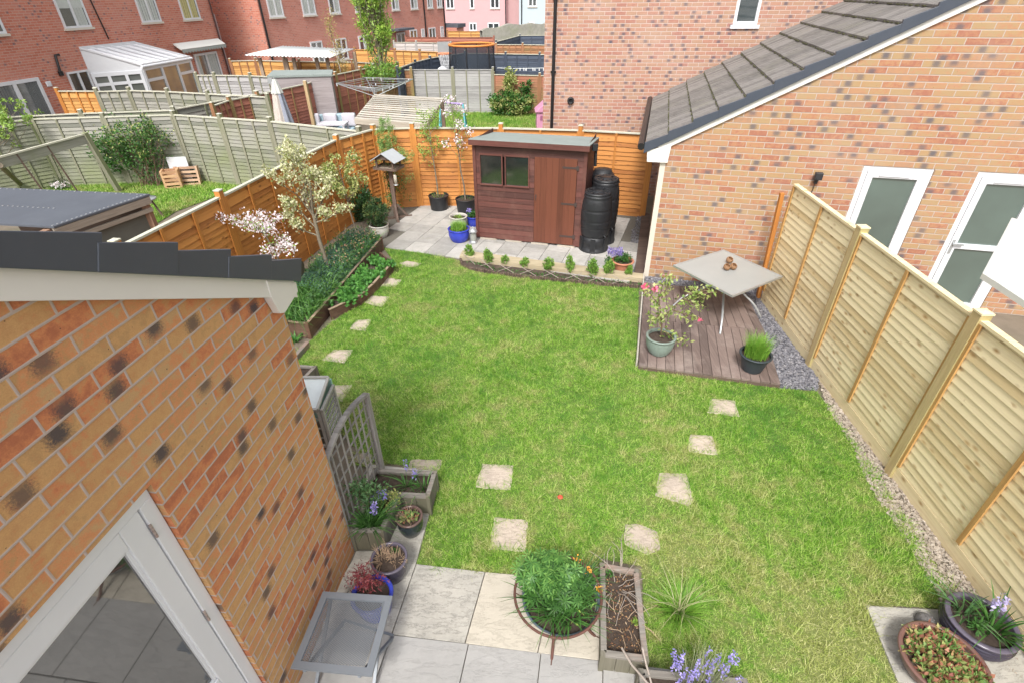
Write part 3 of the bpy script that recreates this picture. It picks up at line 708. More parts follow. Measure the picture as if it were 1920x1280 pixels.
def chips(name, poly, n, size, mat, label, cat, zmax=0.02):
    x, y = scatter(poly, n); P = np.stack([x, y, rng.uniform(0.004, zmax, len(x))], 1); n = len(P)
    d = unit(rng.normal(size=(n, 3)) * np.array([1, 1, 0.35])); s = unit(np.cross(d, np.array([0, 0, 1.0]) + rng.normal(size=(n, 3)) * 0.45))
    l = size * rng.uniform(0.5, 1.3, (n, 1)); wd = l * rng.uniform(0.4, 0.9, (n, 1))
    t = np.cross(d, s) * l * 0.3
    V = np.stack([P - d * l / 2 - s * wd / 2, P + d * l / 2 - s * wd / 3, P + d * l * 0.4 + s * wd / 2, P - d * l * 0.5 + s * wd * 0.4], 1)
    V[:, :, 2] = np.maximum(V[:, :, 2], 0.004); T = V + t[:, None, :] * np.sign(t[:, 2])[:, None, None]
    Q = [T]
    for i in range(4): j = (i + 1) % 4; Q.append(np.stack([V[:, i], V[:, j], T[:, j], T[:, i]], 1))
    allq = np.concatenate(Q)
    o = np_mesh(name, allq, 4, mat); stuff(o, label, cat); return o
def mat_chip(name, cols):
    m, nt, b = new_mat(name); n = noise(nt, coords(nt), 28.0, 3, 0.8)
    c = ramp(nt, sock(nt, 'ShaderNodeMapRange', 0, Value=n, i1=0.3, i2=0.7, i3=0.0, i4=1.0), [(i / (len(cols) - 1), c) for i, c in enumerate(cols)]); nt.links.new(c, b.inputs['Base Color']); b.inputs['Roughness'].default_value = 0.6; return m
SLATE = mat_chip('slate_chip', [(0.06, 0.06, 0.075), (0.13, 0.13, 0.15), (0.24, 0.235, 0.255), (0.42, 0.40, 0.40)])
GRAVEL = mat_chip('gravel_stone', [(0.16, 0.13, 0.10), (0.30, 0.25, 0.20), (0.46, 0.40, 0.33), (0.22, 0.19, 0.17)])
sp = [G(*p)[:2] for p in [(1205, 532), (1420, 548), (1445, 552), (1530, 700), (1530, 730), (1465, 728), (1205, 545)]]
sp2 = [G(*p)[:2] for p in [(1206, 518), (1446, 548), (1448, 560), (1395, 552), (1206, 530)]]
b1 = MB(); b1.poly([(p[0], p[1], 0.005) for p in [G(*q)[:2] for q in [(1204, 515), (1450, 545), (1536, 690), (1532, 732), (1465, 728), (1200, 690)]]]); struct(b1.build('slate_bed', mat_plain('slate_dust', (0.10, 0.10, 0.12), 0.95, var=0.4, scale=40)))
chips('slate_chippings', [G(*q)[:2] for q in [(1204, 515), (1450, 545), (1536, 690), (1532, 732), (1465, 728), (1380, 560), (1204, 534)]], 26000, 0.03, SLATE, 'blue-grey slate chippings between the deck and the pale fence', 'slate chippings')
chips('dark_chippings', [G(*q)[:2] for q in [(1184, 520), (1190, 524), (1206, 402), (1198, 398), (1183, 440), (1178, 490)]], 3500, 0.03, SLATE, 'dark slate strip beside the paving behind the terracotta pot', 'slate chippings')
gp = [G(*q)[:2] for q in [(1532, 706), (1600, 797), (1668, 888), (1737, 985), (1810, 1085), (1850, 1140), (1960, 1290), (1900, 1280), (1770, 1150), (1740, 1085), (1700, 1020), (1640, 930), (1614, 880), (1600, 840), (1550, 765)]]
b2 = MB(); b2.poly([(p[0], p[1], 0.009) for p in gp]); struct(b2.build('gravel_bed', mat_plain('gravel_dust', (0.15, 0.125, 0.09), 0.95, var=0.4, scale=40)))
chips('gravel', gp, 8500, 0.028, GRAVEL, 'pale brown gravel strip at the foot of the pale fence', 'gravel')

# neighbouring grass
def grass_patch(name, poly, n, h, wd, label):
    x, y = scatter(poly, n)
    m = MB(); m.poly([(p[0], p[1], 0.01) for p in poly]); struct(m.build(name + '_earth', LAWN_G))
    stuff(blades(name, np.stack([x, y, np.full_like(x, 0.008)], 1), h, wd, LAWN_B, lean=0.8), label, 'grass')
grass_patch('neighbour_grass', [G(*q)[:2] for q in [(60, 348), (100, 330), (380, 338), (470, 345), (400, 372), (330, 398), (280, 430), (200, 430), (0, 400), (0, 352)]], 60000, 0.09, 0.012, 'bright green grass of the neighbouring garden beside the grey fence')
grass_patch('far_garden_grass', [(-3.9, 13.4), (0.75, 13.6), (1.5, 24.5), (-0.8, 24.6), (-3.9, 24.6)], 70000, 0.10, 0.016, 'green grass of the garden beyond the shed with the swing')
# ------------------------------------------------------------------ walls with openings
def wall_mesh(mb, F, top, holes=(), z0=0.0, depth=0.12, y=0.0):
    """top: [(s, z)...] profile; holes: (s0, s1, za, zb); reveals go back by depth"""
    ss = sorted(set([p[0] for p in top] + [h[0] for h in holes] + [h[1] for h in holes]))
    lo, hi = top[0][0], top[-1][0]; ss = [s for s in ss if lo - 1e-6 <= s <= hi + 1e-6]
    def T(s):
        for (a, za), (b_, zb) in zip(top, top[1:]):
            if a - 1e-9 <= s <= b_ + 1e-9: return za + (zb - za) * (s - a) / (b_ - a) if b_ > a else zb
        return top[-1][1]
    for a, b_ in zip(ss, ss[1:]):
        if b_ - a < 1e-5: continue
        cuts = sorted([(h[2], h[3]) for h in holes if h[0] <= a + 1e-6 and h[1] >= b_ - 1e-6])
        z = z0
        for za, zb in cuts:
            if za > z + 1e-4: mb.add([(a, y, z), (b_, y, z), (b_, y, za), (a, y, za)], [(0, 1, 2, 3)], F.m)
            z = zb
        mb.add([(a, y, z), (b_, y, z), (b_, y, T(b_)), (a, y, T(a))], [(0, 1, 2, 3)], F.m)
    for s0, s1, za, zb in holes:
        for q in ([(s0, y, za), (s0, y - depth, za), (s0, y - depth, zb), (s0, y, zb)], [(s1, y - depth, za), (s1, y, za), (s1, y, zb), (s1, y - depth, zb)],
                  [(s0, y, zb), (s0, y - depth, zb), (s1, y - depth, zb), (s1, y, zb)], [(s0, y - depth, za), (s0, y, za), (s1, y, za), (s1, y - depth, za)]):
            mb.add(q, [(0, 1, 2, 3)], F.m)
def window(parent, F, s0, s1, z0, z1, bars=(0.5,), y=0.02, fw=0.06, pane=PANE, sill=True, curtain=None, transom=None, name='window', fmat=None, sillmat=None):
    m = MB(); t = 0.03
    m.box(s0, s1, y - t, y + t, z0, z0 + fw, F.m); m.box(s0, s1, y - t, y + t, z1 - fw, z1, F.m)
    m.box(s0, s0 + fw, y - t, y + t, z0 + fw, z1 - fw, F.m); m.box(s1 - fw, s1, y - t, y + t, z0 + fw, z1 - fw, F.m)
    for b_ in bars: c = s0 + (s1 - s0) * b_; m.box(c - fw * 0.6, c + fw * 0.6, y - t, y + t * 0.9, z0 + fw, z1 - fw, F.m)
    if transom: c = z0 + (z1 - z0) * transom; m.box(s0 + fw, s1 - fw, y - t, y + t * 0.8, c - fw / 2, c + fw / 2, F.m)
    w_ = m.build(name, fmat or UPVC, parent)
    p = MB(); p.box(s0 + fw * 0.8, s1 - fw * 0.8, y - 0.012, y - 0.004, z0 + fw * 0.8, z1 - fw * 0.8, F.m); p.build('pane', pane, w_)
    if sill: q = MB(); q.box(s0 - 0.05, s1 + 0.05, y - t, y + 0.07, z0 - 0.07, z0 - 0.002, F.m); q.build('sill', sillmat or CREAM, w_)
    if curtain:
        mat, spans = curtain; q = MB()
        for a, b_ in spans:
            A, B = s0 + (s1 - s0) * a, s0 + (s1 - s0) * b_; k = 7
            for i in range(k): q.box(A + (B - A) * i / k, A + (B - A) * (i + 0.8) / k, y - 0.003, y + 0.003 + 0.004 * (i % 2), z0 + fw, z1 - fw, F.m)
        q.build('curtain', mat, w_)
    return w_
def door(parent, F, s0, s1, z0, z1, y, pane, handle_side=None, midrail=None, vent=False, fw=0.07, lw=0.09):
    m = MB(); t = 0.035
    m.box(s0, s1, y - t, y + t, z1 - fw, z1, F.m); m.box(s0, s0 + fw, y - t, y + t, z0, z1 - fw, F.m); m.box(s1 - fw, s1, y - t, y + t, z0, z1 - fw, F.m)
    fr_ = m.build('door_frame', UPVC, parent, bevel=0.004)
    a, b_ = s0 + fw + 0.004, s1 - fw - 0.004; l = MB(); zt = z1 - fw - 0.004
    l.box(a, b_, y - 0.02, y + 0.045, zt - lw, zt, F.m); l.box(a, a + lw, y - 0.02, y + 0.045, z0, zt - lw, F.m); l.box(b_ - lw, b_, y - 0.02, y + 0.045, z0, zt - lw, F.m)
    l.box(a + lw, b_ - lw, y - 0.02, y + 0.045, z0, z0 + lw, F.m)
    if midrail: l.box(a + lw, b_ - lw, y - 0.02, y + 0.043, midrail - 0.04, midrail + 0.04, F.m)
    d = l.build('door', UPVC, parent, bevel=0.004)
    p = MB(); p.box(a + lw - 0.01, b_ - lw + 0.01, y - 0.005, y + 0.012, z0 + lw - 0.01, zt - lw + 0.01, F.m); p.build('pane', pane, d)
    if vent: q = MB(); q.box((a + b_) / 2 - 0.22, (a + b_) / 2 + 0.18, y + 0.046, y + 0.06, zt - 0.065, zt - 0.035, F.m); q.build('trickle_vent', UPVC, d, bevel=0.003)
    if midrail:
        q = MB(); q.box(a + 0.02, a + 0.055, y + 0.046, y + 0.055, midrail - 0.12, midrail + 0.1, F.m); q.box(a + 0.03, a + 0.17, y + 0.07, y + 0.09, midrail + 0.03, midrail + 0.05, F.m); q.box(a + 0.03, a + 0.05, y + 0.055, y + 0.07, midrail + 0.03, midrail + 0.05, F.m)
        q.build('handle', ALU, d)
    return d

# ------------------------------------------------------------------ own garage on the left
FG = Frame(G(665, 1035), G(562, 1280), out=(0, 2))
garage = thing('brick_garage', 'buff brick garage with dark stepped verge and white glazed door filling the left side', 'garage', FG.pt(0, 0, 0))
S_END = 3.35; slope = 0.544
def zr(s): return 2.81 + slope * s
gs = 1.335; gt = 2.485
gmb = MB(); wall_mesh(gmb, FG, [(0, zr(0) - 0.02), (S_END, zr(S_END) - 0.02)], [(gs, gs + 1.06, 0.0, gt)], 0, 0.11)
# far return wall and back
gmb.add([(0, 0, 0), (0, -3, 0), (0, -3, 2.6), (0, 0, 2.78)], [(0, 1, 2, 3)], FG.m)
gmb.build('wall', BRICK, garage)
blk = MB(); blk.box(0.01, 0.024, -0.02, 0.004, 0, 2.7, FG.m)
rf = MB()
rf.slab([FG.pt(-0.2, 0.0, zr(-0.2) + 0.03), FG.pt(S_END, 0.0, zr(S_END) + 0.03), FG.pt(S_END, -3.2, zr(S_END) + 0.03), FG.pt(-0.2, -3.2, zr(-0.2) + 0.03)], 0.04)
uvrot(rf.build('roof', TILE, garage))
bb = MB()
def bar(mb, s0, s1, y0, y1, off0, off1):
    mb.add([(s0, y0, zr(s0) + off0), (s1, y0, zr(s1) + off0), (s1, y1, zr(s1) + off0), (s0, y1, zr(s0) + off0), (s0, y0, zr(s0) + off1), (s1, y0, zr(s1) + off1), (s1, y1, zr(s1) + off1), (s0, y1, zr(s0) + off1)],
           [(0, 3, 2, 1), (4, 5, 6, 7), (0, 1, 5, 4), (1, 2, 6, 5), (2, 3, 7, 6), (3, 0, 4, 7)], FG.m)
bar(bb, -0.12, S_END, 0.004, 0.05, -0.085, 0.045)
# eaves box end
bp_ = [(0.16, zr(0.16) + 0.03), (-0.135, zr(-0.135) + 0.03), (-0.128, 2.70), (0.075, 2.655), (0.125, 2.68), (0.16, 2.79)]
bb.add([(s_, 0.006, z_) for s_, z_ in bp_] + [(s_, 0.056, z_) for s_, z_ in bp_], [(0, 1, 2, 3, 4, 5), (11, 10, 9, 8, 7, 6)] + [((i + 1) % 6, i, 6 + i, 6 + (i + 1) % 6) for i in range(6)], FG.m)
bb.build('bargeboard', WHITE, garage, bevel=0.003)
vz = [-0.147, 0.159, 0.485, 0.813, 1.148, 1.475, 1.80, 2.13, 2.46, 2.79, 3.12, 3.4]
for k, (a, b_) in enumerate(zip(vz, vz[1:])):
    m = MB(); tk = 0.035
    lift0, lift1 = 0.10, 0.10
    z0a, z0b = zr(a) - 0.0, zr(b_) - 0.0
    ya, yb = 0.052, 0.086
    # each cap: side face rises above the roof, its uphill end overlapped by the next
    nx_, nz_ = -0.49, 0.87
    def cp(s_, y_, h_): return (s_ + nx_ * h_, y_, zr(s_) + 0.037 + nz_ * h_)
    a_, e_ = a - 0.0, b_ + 0.02; V = [cp(a_, ya, 0), cp(e_, ya, 0), cp(e_, yb, 0), cp(a_, yb, 0), cp(a_, ya, 0.152), cp(e_, ya, 0.112), cp(e_, yb, 0.112), cp(a_, yb, 0.152)]
    dy = 0.0035 * (k % 2)
    V = [(x_, y_ + dy, z_) for x_, y_, z_ in V]
    m.add(V, [(0, 3, 2, 1), (4, 5, 6, 7), (0, 1, 5, 4), (1, 2, 6, 5), (2, 3, 7, 6), (3, 0, 4, 7)], FG.m)
    m.build('verge_cap', VERGE, garage, bevel=0.004)
gut = MB(); gut.tube([FG.pt(-0.27, 0.03, 2.80), FG.pt(-0.27, -3.1, 2.80)], 0.055, 10); gut.build('gutter', PIPE, garage)
# white glazed door in the garage wall
dy = -0.06
fm = MB(); a, b_ = gs + 0.004, gs + 1.06; zt = gt - 0.004
fm.box(a, b_, dy - 0.04, dy + 0.03, zt - 0.075, zt, FG.m); fm.box(a, a + 0.075, dy - 0.04, dy + 0.03, 0, zt - 0.075, FG.m); fm.box(b_ - 0.07, b_, dy - 0.04, dy + 0.03, 0, zt - 0.075, FG.m)
fm.build('door_frame', UPVC, garage, bevel=0.004)
a2, b2_, zt2 = a + 0.080, b_ - 0.075, zt - 0.082
gx0, gx1, gz0, gz1 = a2 + 0.118, b2_ - 0.11, 1.04, zt2 - 0.115
dm = MB()
for q in ((a2, gx0, 0.02, zt2), (gx1, b2_, 0.02, zt2), (gx0, gx1, gz1, zt2), (gx0, gx1, 0.85, gz0), (gx0, gx1, 0.02, 0.16)): dm.box(q[0], q[1], dy - 0.02, dy + 0.022, q[2], q[3], FG.m)
dm.box(gx0, gx1, dy - 0.02, dy + 0.006, 0.16, 0.85, FG.m)
gd = dm.build('door', UPVC, garage, bevel=0.006)
bd = MB()
for q in ((gx0 - 0.004, gx0 + 0.018, gz0, gz1), (gx1 - 0.018, gx1 + 0.004, gz0, gz1), (gx0 + 0.018, gx1 - 0.018, gz1 - 0.018, gz1 + 0.004), (gx0 + 0.018, gx1 - 0.018, gz0 - 0.004, gz0 + 0.018)): bd.box(q[0], q[1], dy - 0.01, dy + 0.012, q[2], q[3], FG.m)
bd.build('glazing_bead', UPVC, gd, bevel=0.004)
pn = MB(); pn.box(gx0, gx1, dy - 0.012, dy - 0.004, gz0, gz1, FG.m); pn.build('pane', PANE_G, gd)
for zz in (2.2, 1.45, 0.55):
    h = MB()
    for i in range(4): h.tube([FG.pt(a2 - 0.004, dy + 0.032, zz + 0.024 * i), FG.pt(a2 - 0.004, dy + 0.032, zz + 0.024 * i + 0.02)], 0.007, 8)
    h.build('hinge', mat_plain('worn_hinge', (0.40, 0.33, 0.30), 0.5, metal=0.3, var=0.4, scale=60, dirt=(0.35, 0.14, 0.08)), gd)

# ------------------------------------------------------------------ house on the right: gable with lean roof
ra = G(1209.5, 520); ang = R(-14.5); ru = Vector((math.cos(ang), math.sin(ang), 0))
FR_ = Frame(ra, ra + ru * 3, out=(0, 0))
house_r = thing('brick_house', 'buff brick house with low tiled roof and two frosted glass doors beside the pale fence', 'house', ra)
sl_r = (4.215 - 2.36) / (3.36 + 0.02); zv = lambda s: 2.36 + sl_r * s
L_R = 9.0
d1a, d1z = FR_.hit(1620, 313); d1b, _ = FR_.hit(1762, 318); d2a, _ = FR_.hit(1834, 326)
print('doors', d1a, d1z, d1b, d2a)
H1 = (d1a, d1a + 0.92, 0.02, 2.17); H2 = (d2a, d2a + 0.92, 0.02, 2.17)
m = MB(); wall_mesh(m, FR_, [(0, zv(0) - .02), (L_R, zv(L_R) - 0.02)], [H1, H2], 0, 0.10)
m.add([(0, 0, 0), (0, -2.3, 0), (0, -2.3, 2.2), (0, 0, 2.2)], [(0, 1, 2, 3)], FR_.m)
m.build('wall', BRICK_R, house_r)
cm = MB(); cm.box(-0.03, 0.055, -0.05, 0.006, 0.0, 2.22, FR_.m); cm.build('corner_post', CREAM, house_r)
door(house_r, FR_, H1[0] + .003, H1[1] - .003, .02, 2.167, -0.045, FROST, vent=True)
door(house_r, FR_, H2[0] + .003, H2[1] - .003, .02, 2.167, -0.045, FROST, vent=True, midrail=1.05)
# roof: courses of interlocking tiles, each course a part
gfar = G(1228, 180, 2.5); 
back = 4.45
roofp = MB(); cs = 0.335; ncs = 26
import itertools
for k in range(ncs):
    s0 = -0.30 + k * cs; s1 = s0 + cs
    za = zv(s0) + 0.135; zb = zv(s1) + 0.10
    course = MB(); nt_ = 15; tw = (back + 0.02) / nt_
    for i in range(nt_):
        y0 = 0.03 - i * tw; y1 = y0 - tw + 0.006
        if k > 12 and i > 16: continue
        h0 = random.uniform(-0.003, 0.003)
        for q in range(2):
            yy0 = y0 + (y1 - y0) * q / 2; yy1 = y0 + (y1 - y0) * (q + 1) / 2 + 0.012 * (q == 0)
            V = [(s0, yy0, za - 0.03 + h0), (s1 + 0.03, yy0, zb - 0.03 + h0), (s1 + 0.03, yy1, zb - 0.03 + h0), (s0, yy1, za - 0.03 + h0),
                 (s0, yy0, za + h0), (s1 + 0.03, yy0, zb + h0 + 0.011), (s1 + 0.03, yy1, zb + h0 + 0.011), (s0, yy1, za + h0)]
            course.add(V, [(0, 3, 2, 1), (4, 5, 6, 7), (0, 1, 5, 4), (1, 2, 6, 5), (2, 3, 7, 6), (3, 0, 4, 7)], FR_.m)
    uvrot(course.build('tile_course', TILE, house_r))
ms = MB()
for k in range(1, ncs):
    s0 = -0.30 + k * cs
    for i in range(60):
        if random.random() < 0.25: continue
        y0 = -random.uniform(0, back); r_ = random.uniform(0.008, 0.02)
        ms.box(s0 - r_, s0 + 0.004, y0, y0 + random.uniform(0.02, 0.07), zv(s0) + 0.105, zv(s0) + 0.112 + r_ * 0.5, FR_.m)
ms.build('moss', MOSS, house_r)
def rbar(mb, s0, s1, y0, y1, o0, o1, o0b=None, o1b=None):
    o0b = o0 if o0b is None else o0b; o1b = o1 if o1b is None else o1b
    mb.add([(s0, y0, zv(s0) + o0), (s1, y0, zv(s1) + o0b), (s1, y1, zv(s1) + o0b), (s0, y1, zv(s0) + o0), (s0, y0, zv(s0) + o1), (s1, y0, zv(s1) + o1b), (s1, y1, zv(s1) + o1b), (s0, y1, zv(s0) + o1)],
           [(0, 3, 2, 1), (4, 5, 6, 7), (0, 1, 5, 4), (1, 2, 6, 5), (2, 3, 7, 6), (3, 0, 4, 7)], FR_.m)
for k in range(ncs):
    m = MB(); s0 = -0.31 + k * cs; dd = 0.003 * (k % 2)
    rbar(m, s0, s0 + cs + 0.01, 0.034 + dd, 0.075 + dd, 0.0, 0.165, 0.0, 0.12); m.build('verge_cap', VERGE, house_r, bevel=0.004)
m = MB(); rbar(m, -0.10, 8.6, 0.004, 0.036, -0.10, 0.0)
m.add([(y_[0], 0.006 + d_, y_[1]) for d_ in (0, 0.052) for y_ in [(0.10, 2.33), (-0.26, 2.24), (-0.24, 2.06), (0.08, 2.06)]],
      [(0, 1, 2, 3), (7, 6, 5, 4), (0, 4, 5, 1), (1, 5, 6, 2), (2, 6, 7, 3), (3, 7, 4, 0)], FR_.m)
m.build('bargeboard', WHITE, house_r, bevel=0.003)
m = MB(); m.tube([FR_.pt(-0.36, 0.06, 2.29), FR_.pt(-0.36, -back, 2.29)], 0.055, 10); m.build('gutter', PIPE, house_r)
# wall light
lt = thing('wall_light', 'small black floodlight on brick wall above the end of the pale fence', 'wall light', FR_.pt(2.24, 0, 2.0))
ls, lz = FR_.hit(1535, 332, 0.1)
m = MB(); m.box(ls - 0.055, ls + 0.055, 0.05, 0.12, lz - 0.05, lz + 0.06, FR_.m); m.build('lamp_housing', BLK, lt, bevel=0.01)
m = MB(); m.box(ls - 0.02, ls + 0.02, 0.003, 0.06, lz - 0.12, lz - 0.03, FR_.m); m.tube([FR_.pt(ls, 0.03, lz - 0.1), FR_.pt(ls - 0.01, 0.012, lz - 0.4)], 0.006, 6); m.build('bracket', BLK, lt)

# ------------------------------------------------------------------ taller house behind it
FF = Frame((0.79, 13.3), (0.79 + 6 * math.cos(R(-6)), 13.3 + 6 * math.sin(R(-6))), out=(0, 0))
s0_, _ = FF.hit(1020, 120)
house_f = thing('brick_house', 'tall pinkish brick house wall with black downpipe and small white upstairs window', 'house', FF.pt(0, 0, 0))
wa, wz = FF.hit(1374, 47); wb, _ = FF.hit(1419, 47)
m = MB(); wall_mesh(m, FF, [(s0_, 6.4), (9.5, 6.4)], [(wa, wb, wz, wz + 1.1)], 0, 0.08)
m.add([(s0_, 0, 0), (s0_, -6, 0), (s0_, -6, 6.4), (s0_, 0, 6.4)], [(0, 1, 2, 3)], FF.m); m.build('wall', BRICK_F, house_f)
window(house_f, FF, wa, wb, wz, wz + 1.1, bars=(), y=-0.03, pane=PANE, sillmat=UPVC)
m = MB(); sp_, _ = FF.hit(1038, 120); m.tube([FF.pt(sp_, 0.06, 0.0), FF.pt(sp_, 0.06, 6.3)], 0.036, 10)
for z in (1.4, 2.8, 4.2): m.box(sp_ - 0.06, sp_ + 0.06, 0.003, 0.05, z, z + 0.04, FF.m)
m.build('downpipe', PIPE, house_f)
sv, zv_ = FF.hit(1070, 189)
m = MB(); T = FF.m @ Matrix.Translation((sv, 0.0, zv_)) @ Matrix.Rotation(R(-90), 4, 'X'); m.lathe([(0.035, 0.0), (0.035, 0.05), (0.055, 0.07), (0.075, 0.05), (0.08, 0.003)], 20, T); m.disc(0.036, 0.02, 20, T); m.build('vent', BLK, house_f)
m = MB(); m.box(s0_ - 0.2, 9.7, -6.2, 0.3, 6.4, 6.6, FF.m); m.build('roof', TILE, house_f)

# ------------------------------------------------------------------ left-hand red brick house
FA = Frame((-15.6, 19.0), (-13.85, 28.5), out=(0, 20))
A_end = FA.hit(417, 100)[0]; A_end = 9.93
house_a = thing('brick_house', 'red brick house with conservatory in front and yellow curtains upstairs', 'house', FA.pt(0, 0, 0))
m = MB(); wall_mesh(m, FA, [(-9, 6.2), (A_end, 6.2)], [], 0)
m.add([(A_end, 0, 0), (A_end, -8, 0), (A_end, -8, 6.2), (A_end, 0, 6.2)], [(0, 1, 2, 3)], FA.m); m.build('wall', BRICK_A, house_a)
m = MB(); m.box(-9.2, A_end + 0.25, -8.2, 0.35, 6.2, 6.4, FA.m); m.build('roof', TILE, house_a)
LC = ((0.08, 0.92),)
window(house_a, FA, -1.35, -0.16, 3.40, 4.55)
wq = window(house_a, FA, 1.92, 3.02, 3.42, 4.6, curtain=(CURT, ((0.55, 0.92),)))
q = MB(); q.box(1.98, 2.96, 0.020, 0.026, 4.0, 4.54, FA.m); q.build('blind', CURT, wq)
window(house_a, FA, 5.45, 6.5, 3.44, 4.6, curtain=(CURT, LC))
window(house_a, FA, 7.84, 8.95, 3.44, 4.6, curtain=(CURTY, LC))
window(house_a, FA, -2.4, 0.17, 0.15, 2.14, bars=(0.33, 0.66), name='patio_door', sill=False, fw=0.1, curtain=(mat_plain('grey_curtain', (0.16, 0.17, 0.17), 0.9), ((0.36, 0.6), (0.8, 0.95))))
window(house_a, FA, 1.24, 2.12, 1.15, 2.15)
window(house_a, FA, 7.75, 9.35, 0.1, 2.13, name='patio_door', sill=False, fw=0.09, curtain=(CURT, ((0.06, 0.2), (0.55, 0.93))))
m = MB(); c1_ = FA.hit(168, 0); c2_ = FA.hit(203, 74); m.tube([FA.pt(c1_[0], 0.03, c1_[1]), FA.pt(c2_[0], 0.03, c2_[1])], 0.022, 6); m.build('cable', PIPE, house_a)
m = MB(); a_ = FA.hit(101, 104); b2 = FA.hit(110, 134); m.tube([FA.pt(a_[0] + 0.15, 0.05, a_[1]), FA.pt(a_[0], 0.05, a_[1]), FA.pt(b2[0], 0.05, b2[1])], 0.04, 8); m.tube([FA.pt(b2[0], 0.05, b2[1]), FA.pt(b2[0], 0.05, b2[1] - 0.14)], 0.075, 10); m.build('soil_pipe', PIPE, house_a)
m = MB(); a_ = FA.hit(90, 158); m.box(a_[0] - 0.09, a_[0] + 0.09, 0.004, 0.06, a_[1] - 0.08, a_[1] + 0.08, FA.m); m.build('vent_cover', UPVC, house_a, bevel=0.02)
m = MB(); m.tube([FA.pt(A_end - 0.12, 0.06, 0), FA.pt(A_end - 0.12, 0.06, 6.2)], 0.035, 8); m.build('downpipe', mat_plain('brown_pipe', (0.09, 0.045, 0.04), 0.5), house_a)
m = MB(); m.tube([FA.pt(A_end + 0.05, 0.0, 0), FA.pt(A_end + 0.05, 0.0, 3.6)], 0.03, 8); m.build('waste_pipe', mat_plain('grey_pipe', (0.42, 0.34, 0.34), 0.5), house_a)
# awning cassette with scalloped valance
aw = thing('awning', 'retracted white awning with scalloped edge above the patio door', 'awning', FA.pt(6.8, 0, 2.2))
m = MB(); V = [(6.75, 0.02, 2.62), (9.75, 0.02, 2.62), (9.75, 0.34, 2.40), (6.75, 0.34, 2.40)]; m.slab([FA.pt(*p) for p in V], 0.05); m.build('canopy', CANVAS, aw)
m = MB(); n = 16
for i in range(n):
    a0 = 6.75 + 3.0 * i / n; a1 = 6.75 + 3.0 * (i + 1) / n; pts = [(a0, 2.38), (a1, 2.38), (a1, 2.31), ((a0 * .3 + a1 * .7), 2.24), ((a0 * .7 + a1 * .3), 2.24), (a0, 2.31)]
    m.add([(p[0], 0.345 + d, p[1]) for d in (0, 0.008) for p in pts], [(0, 1, 2, 3, 4, 5), (11, 10, 9, 8, 7, 6)], FA.m)
m.build('valance', mat_plain('grey_valance', (0.36, 0.40, 0.38), 0.9), aw)
# conservatory
co = thing('conservatory', 'white lean-to conservatory with polycarbonate roof against red brick house', 'conservatory', FA.pt(3, 1, 0))
d0, d1 = 2.18, 5.0
pe = [G(264, 125, 2.12), G(356, 109, 2.12)]
eL = [(p - FA.a).dot(FA.u) for p in pe]; eD = [(p - FA.a).dot(FA.n) for p in pe]
print('conservatory', eL, eD)
s0c, s1c = 2.18, max(eL[1], 5.4); dep = sum(eD) / 2
s0c, s1c = 2.18, 5.45
s0e = eL[0]
T_ = lambda s, y, z: FA.pt(s, y, z)
tl, tr = T_(2.17, 0.0, 2.80), T_(4.7, 0.0, 2.80); el, er = Vector(pe[0]), Vector(pe[1]); el.z = er.z = 2.14
m = MB(); m.slab([tl, tr, er, el], 0.05); m.build('roof', mat_plain('polycarbonate', (0.78, 0.77, 0.80), 0.3, var=0.04), co)
for k in range(7):
    t_ = k / 6; q = MB(); a_ = tl.lerp(tr, t_) + Vector((0, 0, 0.025)); b2 = el.lerp(er, t_) + Vector((0, 0, 0.025)); q.beam(a_, b2, 0.055, 0.05); q.build('glazing_bar', UPVC, co)
q = MB(); q.beam(tl, tr, 0.1, 0.12); q.beam(el, er, 0.1, 0.12); q.tube([el + Vector((0.05, -0.05, -0.04)), er + Vector((0.05, 0.05, -0.04))], 0.05, 8); q.build('eaves_beam', UPVC, co)
FE = Frame(el, er, out=(0, 20)); FS = Frame(T_(2.17, 0, 0), el, out=(-8, 10))
WL = FE.len
def glazed(parent, F, L, splits, ztop, lowz=0.65, transom=1.62, tb=None):
    m = MB(); m.box(0, L, -0.05, 0.02, 0, lowz, F.m); m.build('wall_panel', UPVC, parent)
    m = MB(); 
    for i, s in enumerate(splits): m.box(s - 0.05, s + 0.05, -0.05, 0.03, lowz, ztop, F.m)
    for i, (a, b_) in enumerate(zip(splits, splits[1:])):
        m.box(a + 0.05, b_ - 0.05, -0.045, 0.025, ztop - 0.12, ztop, F.m); m.box(a + 0.05, b_ - 0.05, -0.045, 0.025, lowz, lowz + 0.07, F.m)
        if tb is None or i in tb: m.box(a + 0.05, b_ - 0.05, -0.045, 0.02, transom - 0.05, transom + 0.05, F.m)
    w_ = m.build('window_frame', UPVC, parent)
    for a, b_ in zip(splits, splits[1:]):
        p = MB(); p.box(a + 0.05, b_ - 0.05, -0.02, -0.01, lowz + 0.05, ztop - 0.1, F.m); p.build('pane', mat_pane('conservatory_glass', (0.14, 0.15, 0.14), 0.08), w_)
glazed(co, FE, WL, [0.06, WL * 0.36, WL * 0.68, WL - 0.06], 2.08, tb=(0, 2))
glazed(co, FS, FS.len, [0.06, FS.len * 0.33, FS.len * 0.66, FS.len - 0.07], 2.0)
m = MB(); q = [T_(2.17, 0, 2.0), el * 1.0, T_(2.17, 0, 2.78)]; q[1].z = 2.0; el2 = Vector(el); el2.z = 2.1
m.add([q[0], q[1], el2, q[2]], [(0, 1, 2, 3)]); m.add([p + Vector((0, 0.05, 0)) for p in (q[0], q[1], el2, q[2])], [(3, 2, 1, 0)]); m.build('gable_panel', UPVC, co)

